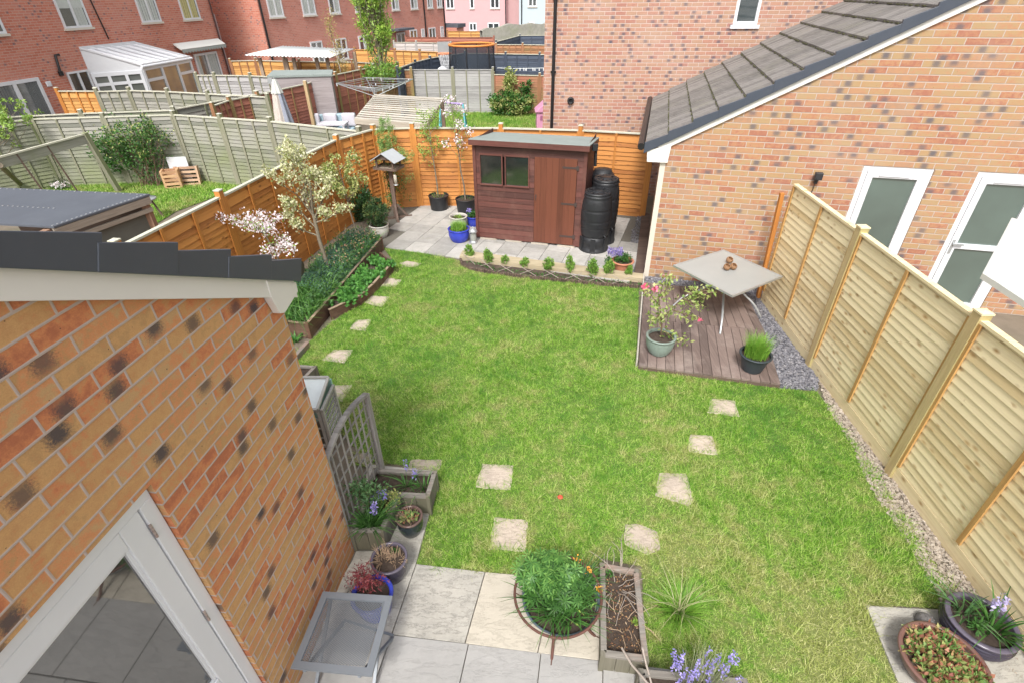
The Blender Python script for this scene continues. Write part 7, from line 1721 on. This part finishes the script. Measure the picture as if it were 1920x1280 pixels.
# ------------------------------------------------------------------ neighbouring garden on the left
zr_ = 1.5; hq = [G(0, 352, zr_), G(281, 364, zr_), G(100, 425, zr_)]; hq.append(hq[0] + hq[2] - hq[1]); 
hut = thing('animal_hut', 'low dark felt-roofed wooden run seen above the garage verge', 'hut', (hq[2].x, hq[2].y, 0))
BL, BR, FR2, FL = hq
m = MB(); m.slab([BL + (BL - BR) * .2, BR, FR2, FL + (FL - FR2) * .2], .03); r_ = m.build('roof', FELT_D, hut)
n = 22; nail = None
for i in range(n):
    for p in (BR.lerp(FR2, (i + .5) / n) + Vector((-.05, 0, .001)), BL.lerp(BR, (i + .5) / n) + Vector((0, -.05, .001)), BL.lerp(FL, .55).lerp(BR.lerp(FR2, .55), i / n * .7 + .05) + Vector((0, 0, .001))):
        if nail is None: m = MB(); m.box(-.012, .012, -.012, .012, 0, .006, Matrix.Translation(p)); nail = m.build('nail', ALU, r_); n0_ = p
        else: q_ = nail.copy(); C.objects.link(q_); q_.location = nail.location + (p - n0_)

m = MB(); m.beam(BR + Vector((-.03, -.01, -.10)), FR2 + Vector((-.03, 0, -.10)), .04, .12); m.beam(BR + Vector((-.05, -.02, -.26)), FR2 + Vector((-.05, 0, -.26)), .04, .07); m.build('side_rail', mat_wood('rough_grey_rail', (.33, .29, .24), (.18, .15, .12)), hut)
F = Frame(BR + Vector((-.12, 0, 0)), FR2 + Vector((-.12, 0, 0)), out=(0, 9)); m = MB(); m.box(.1, F.len, -.01, 0, .1, zr_ - .3, F.m); m.build('mesh_wall', mat_plain('grey_green_mesh', (.13, .14, .125), .8, var=.25, scale=2), hut)
for p in (BR, FR2): m = MB(); m.box(-.05, .05, -.05, .05, 0, zr_ - .04, Matrix.Translation((p.x - .12, p.y - .05, 0))); uvrot(m.build('post', mat_wood('red_brown_post', (.34, .20, .13), (.2, .12, .08)), hut))
m = MB(); F = Frame(BL, BR, out=(0, 20)); m.box(0, F.len - .1, -.06, -.03, 0, zr_ - .08, F.m); m.build('back_wall', DARKW, hut)
# stool
c = G(294, 412); t = thing('stool', 'round grey-topped stool with brown leg beside the felt-roofed run', 'stool', c); hs_ = HZ(286, 380, c); hs_ = .5
m = MB(); m.lathe([(.001, hs_ - .04), (.17, hs_ - .04), (.18, hs_ - .02), (.17, hs_), (.001, hs_)], 20, Matrix.Translation((c.x - .05, c.y + .05, 0))); m.build('seat', ALU, t)
for k in range(3): a = 2.1 * k + .4; m = MB(); m.beam((c.x - .05 + .05 * math.cos(a), c.y + .05 + .05 * math.sin(a), hs_ - .04), (c.x - .05 + .17 * math.cos(a), c.y + .05 + .17 * math.sin(a), 0), .035, .035); m.build('leg', DARKW, t)
# broken grey panel frame
e0 = G(222, 361); e1 = G(0, 293, 1.45); e1.z = 0; F = Frame(e0, e1, out=(0, 8)); hz_ = 1.5
bf = thing('broken_fence', 'grey broken fence panel frame with missing boards and leaning end post', 'fence', e0)
top = G(159, 252, 1.52)
m = MB(); m.beam(e0 + Vector((.03, 0, 0)), top + (top - e0) * .02, .13, .10); uvrot(m.build('leaning_post', GREY_P, bf))
tl2_ = G(-30, 303, 1.45)
m = MB(); m.beam(top, tl2_, .06, .035); m.build('top_rail', CAPM, bf)
m = MB(); a_, b_ = top - Vector((0, 0, .12)), tl2_ - Vector((0, 0, .12)); m.beam(a_, b_, .02, .20); m.build('board', GREY, bf)
for f_ in (.42, .72):
    p = top.lerp(tl2_, f_); m = MB(); m.beam(p, Vector((p.x + .1, p.y + .2, 0)), .03, .03); m.build('batten', DARKW, bf)
p = top.lerp(tl2_, .88); m = MB(); m.tube([p - Vector((0, .05, .15)), (G(45, 352).x, G(45, 352).y, 0)], .06, 8); m.build('log_post', BARK, bf)
# shrub, yellow tree
c = G(285, 350); o = thing('shrub', 'large loose green shrub in front of the mossy grey fence', 'shrub', c); m = MB(); tips = []; al = []; rr = random.Random(9)
for k in range(20): branches(m, (c.x + rr.uniform(-.25, .25), c.y + rr.uniform(-.1, .1), 0), (rr.uniform(-.75, .55), rr.uniform(-.2, .2), 1), .85, .012, 2, tips, .45, 2, .6, .1, 3, rr, al)
m.build('stems', TWIG, o); leaves('foliage', around(tips + al[1::2], 9, .07), .075, .035, L_GREEN, o); leaves('foliage', around(tips, 6, .08), .07, .03, L_VAR, o)
P = cloud((c.x - .7, c.y, .9), (.55, .25, .6), 900, clumps=45, csize=.2); leaves('foliage', P, .08, .04, L_GREEN, o)
c = G(20, 362); small_tree('young_tree', 'yellow-green branching tree in front of the mossy grey fence at the left edge', (c.x, c.y, 0), (c.x + .4, c.y - .2, 1.9), 1.6, 18, L_LIME, None, 4, .09, 12, .7, .75, 2, .03)
c = G(140, 352); o = thing('plant', 'dark grassy plant clump behind the felt-roofed run', 'plant', G(85, 350)); P = cloud((G(85, 350).x, G(85, 350).y, 0), (.8, .25, .003), 700); blades('leaves', P, .35, .02, L_DARK, o, lean=.5, segs=3)
# crates and boards
def crate(name, lab, c, w, h, d, mat, slats, ang, lean, cat):
    t = thing(name, lab, cat, c); T = Matrix.Translation(c) @ Matrix.Rotation(R(ang), 4, 'Z') @ Matrix.Rotation(R(lean), 4, 'X')
    for a in (-w / 2, w / 2 - .05): m = MB(); m.box(a, a + .05, -d / 2, d / 2, 0, h, T); uvrot(m.build('side', mat, t))
    m = MB()
    for i in range(slats): z = (h - .07) * i / (slats - 1); m.box(-w / 2 + .05, w / 2 - .05, -d / 2, -d / 2 + .02, z, z + .06, T); m.box(-w / 2 + .05, w / 2 - .05, d / 2 - .02, d / 2, z, z + .06, T)
    m.build('slats', mat, t)
CR = mat_wood('crate_timber', (.58, .36, .20), (.40, .22, .12), .8)
crate('wooden_crate', 'orange-brown slatted crate standing on the grass before the pallet', G(329, 352), .42, .48, .3, CR, 5, 20, 0, 'crate')
crate('wooden_pallet', 'slatted wooden pallet leaning on the mossy grey fence', G(357, 348), .6, .5, .12, mat_wood('pallet_timber', (.50, .33, .22), (.33, .2, .13)), 5, 8, -12, 'pallet')
c = G(350, 330); t = MB(); T = Matrix.Translation((G(352, 342).x, G(352, 346).y + .05, 0)) @ Matrix.Rotation(R(8), 4, 'Z'); t.box(-.25, .25, 0, .02, 0, .72, T); tag(t.build('white_board', UPVC), 'plain white board propped behind the wooden pallet', 'board')
c = G(150, 346); t = thing('hose_reel', 'green hose reel on the grass near the broken fence frame', 'hose reel', c); m = MB(); k = 24
for q in range(3): m.tube([(c.x + (.2 + .02 * q) * math.cos(6.283 * i / k), c.y, .25 + (.2 + .02 * q) * math.sin(6.283 * i / k)) for i in range(k + 1)], .02, 6)
m.build('hose', mat_plain('green_hose', (.16, .30, .26), .5), t); m = MB(); m.box(-.02, .02, -.05, .05, 0, .27, Matrix.Translation(c)); m.build('stand', BLK, t)
c = G(116, 357); o = thing('plant', 'clump of white flowers by the hose reel', 'plant', c); leaves('flowers', cloud((c.x, c.y, .15), (.28, .12, .08), 90), .07, .06, F_WHITE, o); P = cloud((c.x, c.y, 0), (.3, .15, .003), 160); blades('leaves', P, .2, .015, L_GREEN, o, lean=.5, segs=3)

# ------------------------------------------------------------------ garden beyond: slatted shelter, sofa, parasol, dryer
q = [G(665, 222, 1.80), G(800, 233, 1.80), G(833, 183, 2.02), G(703, 176, 2.02)]
pg_ = thing('slatted_shelter', 'weathered timber shelter with pale slatted sloping roof behind the orange back fence', 'shelter', (q[0].x, q[0].y, 0))
m = MB(); n = 13
for i in range(n):
    u0, u1 = i / n, (i + .56) / n; a, b_, c, d = q[0].lerp(q[3], u0), q[1].lerp(q[2], u0), q[1].lerp(q[2], u1), q[0].lerp(q[3], u1); m.slab([a, b_, c, d], .008)
m.build('roof_slats', mat_wood('bleached_timber', (.50, .46, .395), (.33, .305, .26), .9, vary=.4), pg_)
m = MB(); dz = Vector((0, 0, -.07)); m.beam(q[0] + dz, q[1] + dz, .05, .12); m.beam(q[3] + dz, q[2] + dz, .05, .1)
for f_ in (.01, .99): m.beam(q[0].lerp(q[1], f_) + dz * .9, q[3].lerp(q[2], f_) + dz * .9, .045, .09)
m.build('beams', mat_wood('shelter_beam', (.50, .44, .36), (.32, .27, .21), .9), pg_)
for p in q: c = q[0].lerp(q[2], .5); pp = p.lerp(c, .06); m = MB(); m.box(-.045, .045, -.045, .045, 0, p.z - .1, Matrix.Translation((pp.x, pp.y, 0))); uvrot(m.build('post', mat_wood('shelter_post', (.38, .26, .20), (.25, .17, .13)), pg_))
# sofa
SOFA = mat_plain('blue_grey_weave', (.34, .46, .52), .8, var=.15); CUSH = mat_plain('grey_cushion', (.55, .53, .58), .9, var=.08)
sf = thing('garden_sofa', 'blue-grey corner garden sofa with pale cushions behind the mossy grey fence', 'sofa', G(600, 222, .6)); F = Frame(G(548, 219, .75), G(664, 217, .75), out=(0, 8))
m = MB(); m.box(0, F.len, -.25, 0, .0, .80, F.m); m.build('backrest', SOFA, sf, bevel=.03); m = MB(); m.box(0, F.len, .004, .8, .0, .40, F.m); m.build('seat', SOFA, sf, bevel=.03); m = MB(); m.box(0, .25, .01, 1.6, .41, .76, F.m); m.build('arm', SOFA, sf, bevel=.03)
for s in (.5, 1.1, 1.75): m = MB(); m.box(s, s + .48, .03, .2, .42, .86, F.m); m.build('cushion', CUSH, sf, bevel=.06)
tt = G(620, 232, .62); m = MB(); m.prism([(tt.x - .4, tt.y - .3), (tt.x + .55, tt.y - .3), (tt.x + .55, tt.y + .3), (tt.x - .4, tt.y + .3)], .6, .64); 
for a in (-.35, .5):
    for b_ in (-.25, .25): m.box(a - .03, a + .03, b_ - .03, b_ + .03, 0, .6, Matrix.Translation((tt.x, tt.y, 0)))
tag(m.build('patio_table', CUSH), 'low pale grey table beside the garden sofa', 'table')
# folded parasol
c = G(527, 216, .75); c.z = 0; tp = G(512, 147, 2.3); c = Vector((tp.x + .02, tp.y, 0)); t = thing('folded_parasol', 'folded beige and grey parasol in front of the maroon fence', 'parasol', c)
def folds(r0, r1, z0, z1, mat, nm, a0, a1):
    m = MB(); n = 28; rows = 6; vs = []
    for j in range(rows + 1):
        u = j / rows; r = r0 + (r1 - r0) * u
        for i in range(n + 1): a = a0 + (a1 - a0) * i / n; rr_ = r * (1 + .16 * math.sin(a * 7)); vs.append((rr_ * math.cos(a), rr_ * math.sin(a), z0 + (z1 - z0) * u))
    m.add(vs, [(j * (n + 1) + i, j * (n + 1) + i + 1, (j + 1) * (n + 1) + i + 1, (j + 1) * (n + 1) + i) for j in range(rows) for i in range(n)], Matrix.Translation(c), True); m.build(nm, mat, t)
folds(.30, .13, .7, 1.95, mat_plain('beige_canvas', (.55, .49, .44), .9), 'canvas', 2.4, 5.2); folds(.30, .13, .7, 1.95, mat_plain('grey_canvas', (.27, .29, .35), .9), 'canvas', -1.08, 2.4); folds(.16, .05, 1.9, 2.28, mat_plain('pale_canvas', (.52, .53, .50), .9), 'vent_flap', 0, 6.2832)
m = MB(); m.tube([c, c + Vector((0, 0, 2.32))], .025, 8); m.box(-.18, -.05, -.05, .05, 2.16, 2.3, Matrix.Translation(c)); m.build('pole', ALU, t); m = MB(); m.lathe([(.3, 0), (.3, .06), (.04, .08)], 20, Matrix.Translation(c)); m.build('base', ROCK, t)
# rotary dryer
zc_ = 1.8; dq = [G(630, 157, zc_), G(708, 168, zc_), G(774, 149, zc_), G(686, 146, zc_)]; ce = sum(dq, Vector()) / 4; t = thing('rotary_dryer', 'silver rotary clothes dryer opened out beyond the slatted shelter', 'clothes dryer', (ce.x, ce.y, 0))
m = MB(); m.tube([(ce.x, ce.y, 0), (ce.x, ce.y, 1.65)], .022, 8); m.build('pole', ALU, t)
for p in dq: m = MB(); m.tube([(ce.x, ce.y, 1.35), tuple(p)], .014, 6); m.tube([(ce.x, ce.y, 1.62), tuple(Vector((ce.x, ce.y, 1.6)).lerp(p, .4))], .01, 6); m.build('arm', ALU, t)
m = MB()
for r in (.35, .5, .65, .8, .92, 1.0):
    pts = [Vector((ce.x, ce.y, 1.45)).lerp(p, r) for p in dq]
    for i in range(4): m.tube([pts[i], pts[(i + 1) % 4]], .006 if r < 1 else .012, 4)
m.build('washing_line', ALU, t)
m = MB(); rr = random.Random(4)
for _ in range(16): i = rr.randint(0, 3); p = Vector((ce.x, ce.y, 1.45)).lerp(dq[i].lerp(dq[(i + 1) % 4], rr.random()), rr.choice((.65, .8, 1))); m.box(-.012, .012, -.012, .012, -.08, 0, Matrix.Translation(p))
m.build('pegs', UPVC, t)
# columnar tree and birch
c = G(716, 146, 1.5); cx_, cy_ = c.x, c.y; t = thing('columnar_tree', 'tall narrow lime green columnar tree rising above the brown fence', 'tree', (cx_, cy_, 0)); k = PPM((cx_, cy_, 2)); 
m = MB(); m.tube([(cx_, cy_, 0), (cx_ + .02, cy_, 2), (cx_ - .02, cy_, 4.9)], [.09, .07, .02], 8, cap=False)
rr = random.Random(6); tips = []; al = []
for i in range(60):
    z = rr.uniform(1.3, 4.3); a = rr.uniform(0, 6.28); r = .55 + .5 * math.exp(-((z - 2.9) / 1.3) ** 2); branches(m, (cx_, cy_, z), (math.cos(a) * .55, math.sin(a) * .55, 1.1), r * 1.2, .02, 2, tips, .4, 2, .6, .5, 3, rr, al)
m.build('trunk', BARK, t)
P = around(tips, 40, .09); P = P[(np.hypot(P[:, 0] - cx_, P[:, 1] - cy_) < 1.05)]; leaves('foliage', P, .13, .045, mat_leaf('fresh_leaf', [(.20, .38, .05), (.34, .54, .08), (.50, .64, .13)]), t, up=.7); leaves('foliage', around(al[::2], 8, .1), .11, .04, L_LIME, t, up=.7)
leaves('foliage', cloud((cx_, cy_, 1.75), (.75, .6, .45), 1500, clumps=50, csize=.25), .11, .04, L_BOX, t, up=.6)
c = Vector((G(655, 200, .3).x, G(655, 200, .3).y, 0)); c = G(655, 213, .2); c.z = 0; t = thing('birch_tree', 'thin young birch with white stem and sparse yellow leaves beside the rotary dryer', 'tree', c); rr = random.Random(12); m = MB(); tips = []; al = []
pts = [c, c + Vector((-.03, 0, 1.0)), c + Vector((-.08, 0, 2.0)), c + Vector((-.22, .02, 3.3))]; m.tube(pts, [.035, .03, .022, .008], 8, cap=False); m.build('trunk', mat_plain('white_bark', (.55, .50, .47), .8, var=.3, scale=30), t); m = MB()
for i in range(16): f_ = rr.uniform(1.0, 2.9); p = pts[int(f_)].lerp(pts[min(3, int(f_) + 1)], f_ % 1); branches(m, p, (rr.uniform(-.5, .5), rr.uniform(-.5, .5), 1), .5, .008, 1, tips, .4, 2, .7, .3, 3, rr, al)
m.build('branches', TWIG, t); leaves('leaves', around(tips + al, 7, .1), .06, .03, L_BIRCH, t)
# swing frame
t = thing('swing_frame', 'teal A-frame garden swing with purple top bar on the far grass', 'swing', G(868, 243)); a = G(868, 196, 1.45); b_ = G(826, 192, 1.45); TEAL = mat_plain('teal_paint', (.09, .36, .40), .4)
m = MB(); m.tube([a, b_], .035, 8); m.build('top_bar', mat_plain('purple_paint', (.34, .25, .48), .4), t)
for e, sgn in ((a, 1), (b_, -1)):
    for dy_ in (-.65, .65): m = MB(); m.tube([e, (e.x + .12 * sgn, e.y + dy_, 0)], .028, 8); m.build('leg', TEAL, t)
    m = MB(); m.tube([(e.x + .06 * sgn, e.y - .33, .72), (e.x + .06 * sgn, e.y + .33, .72)], .02, 6); m.build('brace', TEAL, t)
# variegated shrub, pink play house
c = G(962, 217); o = thing('shrub', 'variegated yellow-green shrub before the reddish brown fence', 'shrub', c); m = MB(); tips = []; al = []; rr = random.Random(3)
for k in range(9): branches(m, c, (rr.uniform(-.6, .6), rr.uniform(-.2, .2), 1), .55, .015, 2, tips, .5, 2, .7, .1, 3, rr, al)
m.build('stems', TWIG, o); leaves('foliage', cloud((c.x, c.y - .1, .50), (.95, .4, .48), 2600, clumps=60, csize=.2), .12, .055, L_GREEN, o); leaves('foliage', cloud((c.x, c.y - .15, .5), (.95, .4, .5), 1800, clumps=50, csize=.2), .12, .05, L_VAR, o); leaves('foliage', cloud((c.x - .1, c.y, 1.2), (.22, .2, .62), 800, clumps=20, csize=.3), .12, .05, L_VAR, o); leaves('foliage', cloud((c.x + .5, c.y, 1.05), (.25, .2, .3), 400, clumps=12, csize=.3), .12, .05, L_GREEN, o)
c = G(1014, 240); PK = mat_plain('pink_toy_plastic', (.66, .30, .46), .45, var=.05); t = thing('play_house', 'pink plastic play house peeping out beside the tall brick house', 'play house', c); T = Matrix.Translation((c.x + .15, c.y, 0)); m = MB(); m.box(-.33, .6, -.4, .4, 0, .62, T); m.build('wall', PK, t, bevel=.03); m = MB(); m.add([(-.4, -.46, .62), (.66, -.46, .62), (.66, .46, .62), (-.4, .46, .62), (.13, -.46, 1.08), (.13, .46, 1.08)], [(0, 1, 4), (3, 5, 2), (0, 4, 5, 3), (1, 2, 5, 4), (0, 3, 2, 1)], T); m.build('roof', PK, t, bevel=.02); m = MB(); m.box(-.2, .05, -.42, -.405, .35, .5, T); m.build('window', mat_plain('dark_pink', (.35, .12, .22), .5), t)
# trampoline
zt_ = 2.35; c = G(884, 84, zt_); r_ = 42 / PPM(c); t = thing('trampoline', 'trampoline with dark safety net and orange rim behind the silver fence panels', 'trampoline', (c.x, c.y, 0)); k = 32
ringp = lambda r, z: [(c.x + r * math.cos(6.2832 * i / k), c.y + r * math.sin(6.2832 * i / k), z) for i in range(k + 1)]
m = MB(); m.tube(ringp(r_, zt_), .05, 6); m.build('top_rim', mat_plain('orange_pad', (.75, .26, .06), .6), t)
NET = bpy.data.materials.new('dark_net'); NET.use_nodes = True; b_ = NET.node_tree.nodes['Principled BSDF']; b_.inputs['Base Color'].default_value = (.03, .04, .055, 1); b_.inputs['Alpha'].default_value = .62; b_.inputs['Roughness'].default_value = .9
m = MB(); m.lathe([(r_, .82), (r_ * 1.02, zt_ - .03)], 32, Matrix.Translation((c.x, c.y, 0))); m.build('safety_net', NET, t)
m = MB(); m.lathe([(.001, .80), (r_, .80), (r_ + .12, .78), (r_ + .12, .70)], 32, Matrix.Translation((c.x, c.y, 0))); m.build('mat', BLK, t)
for k_ in range(6):
    a = 6.2832 * k_ / 6 + .35; m = MB(); ca, sa = math.cos(a), math.sin(a); m.tube([(c.x + (r_ + .08) * ca, c.y + (r_ + .08) * sa, 0), (c.x + (r_ + .08) * ca, c.y + (r_ + .08) * sa, 1.4), (c.x + r_ * ca, c.y + r_ * sa, zt_)], .03, 6); m.build('leg', BLK, t)
t = thing('swing_frame', 'orange A-frame leg standing in front of the trampoline', 'swing', G(917, 127, .7)); p = G(914, 84, 2.1); m = MB(); m.tube([p, p + Vector((-.1, -.1, -2.1))], .035, 6); m.tube([p, p + Vector((.3, .15, -2.1))], .035, 6); m.build('leg', mat_plain('orange_paint', (.72, .28, .12), .5), t)
t = thing('basketball_hoop', 'basketball hoop with white net beside the trampoline', 'basketball hoop', G(834, 100, 1.9)); p = G(834, 101, 2.0); k = 16; m = MB(); m.tube([(p.x + .32 * math.cos(6.2832 * i / k), p.y + .32 * math.sin(6.2832 * i / k), p.z) for i in range(k + 1)], .03, 6); m.build('rim', mat_plain('hoop_orange', (.72, .28, .15), .5), t)
m = MB()
for i in range(k):
    for sg in (1, -1): a, b2 = 6.2832 * i / k, 6.2832 * (i + sg * 1.5) / k; m.tube([(p.x + .32 * math.cos(a), p.y + .32 * math.sin(a), p.z), (p.x + .16 * math.cos(b2), p.y + .16 * math.sin(b2), p.z - .75)], .012, 4)
m.build('net', UPVC, t); m = MB(); m.tube([(p.x - .1, p.y + .4, 0), (p.x - .1, p.y + .4, p.z + .3)], .03, 6); m.box(-.35, .2, -.01, .01, -.1, .45, Matrix.Translation((p.x, p.y + .36, p.z))); m.build('stand', ALU, t)
t = thing('garden_chair', 'white round-backed plastic chair top showing above the silver fence', 'chair', G(826, 128, 1.0)); p = G(826, 126, 1.55); m = MB(); m.lathe([(.001, 0), (.27, 0), (.27, .03), (.001, .03)], 24, Matrix.Translation((p.x, p.y + .6, p.z - .32)) @ Matrix.Rotation(R(80), 4, 'X')); m.build('backrest', UPVC, t); m = MB(); m.box(-.3, .3, -.1, .4, .9, .95, Matrix.Translation((p.x, p.y + .2, 0)))
for a in (-.26, .26):
    for b_ in (-.06, .36): m.box(a - .02, a + .02, b_ - .02, b_ + .02, 0, .9, Matrix.Translation((p.x, p.y + .2, 0)))
m.build('seat', UPVC, t)
# clothes line with pegs in front of the navy fence
a, b_ = G(932, 128, 1.75), G(1022, 128, 1.75); t = thing('clothes_line', 'clothes line with white pegs before the navy fence', 'clothes line', a); m = MB(); m.tube([a, a.lerp(b_, .5) - Vector((0, 0, .02)), b_], .012, 5); m.build('line', ALU, t)
for f_ in (.48, .56, .60, .61, .75, .79, .88, .97): m = MB(); p = a.lerp(b_, f_); m.box(-.02, .02, -.02, .02, -.1, 0, Matrix.Translation(p)); m.build('peg', UPVC, t)
t = thing('string_lights', 'string of small white lights along the furthest navy fence', 'lights', G(940, 78, 1.6)); 
for f_ in range(9):
    for z in (1.65, 1.35):
        p = G(937 + f_ * 10.5, 77 - min(f_, 4) * 2.4 + (0 if z > 1.5 else 4), z); m = MB(); m.lathe([(.001, -.05), (.045, 0), (.001, .05)], 8, Matrix.Translation(p + Vector((0, -.35, 0)))); m.build('bulb', UPVC, t)
t = thing('string_lights', 'pale string lights looped along the maroon fence', 'lights', G(410, 200, 1.7)); a, b_ = G(393, 218, 1.55), G(430, 195, 1.72); m = MB()
for i in range(13): p = a.lerp(b_, i / 12) - Vector((-.06, .06, .28 * math.sin(math.pi * i / 12))); m.lathe([(.001, -.03), (.03, 0), (.001, .03)], 6, Matrix.Translation(p))
m.build('bulbs', UPVC, t)
# corrugated canopy
z0c = 2.4; cq = [G(458, 104, z0c - .05), G(620, 108, z0c - .1), G(665, 92, z0c), G(530, 87, z0c + .05)]; t = thing('corrugated_canopy', 'white corrugated plastic canopy on timber posts in a far garden', 'canopy', (cq[0].x, cq[0].y, 0)); n = 72; vs = []
for i in range(n + 1):
    for j in (0, 1): p = cq[0].lerp(cq[1], i / n).lerp(cq[3].lerp(cq[2], i / n), j); vs.append((p.x, p.y, p.z + .025 * math.sin(i * 2.1)))
m = MB(); m.add(vs, [(2 * i, 2 * i + 2, 2 * i + 3, 2 * i + 1) for i in range(n)], None, True); o = m.build('sheet', mat_plain('white_corrugated', (.74, .76, .75), .35, var=.04), t); s_ = o.modifiers.new('solid', 'SOLIDIFY'); s_.thickness = .01
TPO = mat_wood('canopy_post', (.40, .30, .22), (.27, .2, .15))
for px in (485, 534, 549, 592, 612): p = G(px, 108, 2.25); m = MB(); m.box(-.06, .06, -.06, .06, 0, 2.22, Matrix.Translation((p.x, p.y + .05, 0))); uvrot(m.build('post', TPO, t))
for k in (2, 3): p = cq[k]; m = MB(); m.box(-.06, .06, -.06, .06, 0, 2.3, Matrix.Translation((p.x, p.y - .2, 0))); uvrot(m.build('post', TPO, t))
# far grey shed
z_ = 2.05; sq = [G(500, 143, z_), G(622, 140, z_), G(624, 131, z_), G(512, 132, z_)]; t = thing('garden_shed', 'far grey shed with flat pale green felt roof behind the maroon fence', 'shed', (sq[0].x, sq[0].y, 0)); ce = sum(sq, Vector()) / 4
m = MB(); m.slab(sq, .06); m.build('roof', FELT, t); m = MB(); m.prism([tuple((ce + (p - ce) * .95)[:2]) for p in sq], 0, z_ - .07); m.build('wall', mat_wood('grey_shed_board', (.34, .30, .30), (.2, .17, .17)), t)
# post in front of maroon fence
p0, p1 = G(587, 216, .1), G(574, 153, 1.95); m = MB(); m.beam((p1.x, p1.y - .15, 0), (p1.x, p1.y - .15, 1.98), .09, .09); tag(uvrot(m.build('timber_post', mat_wood('tan_post', (.50, .36, .20), (.36, .25, .13)))), 'tan timber post standing against the middle of the maroon fence', 'post')
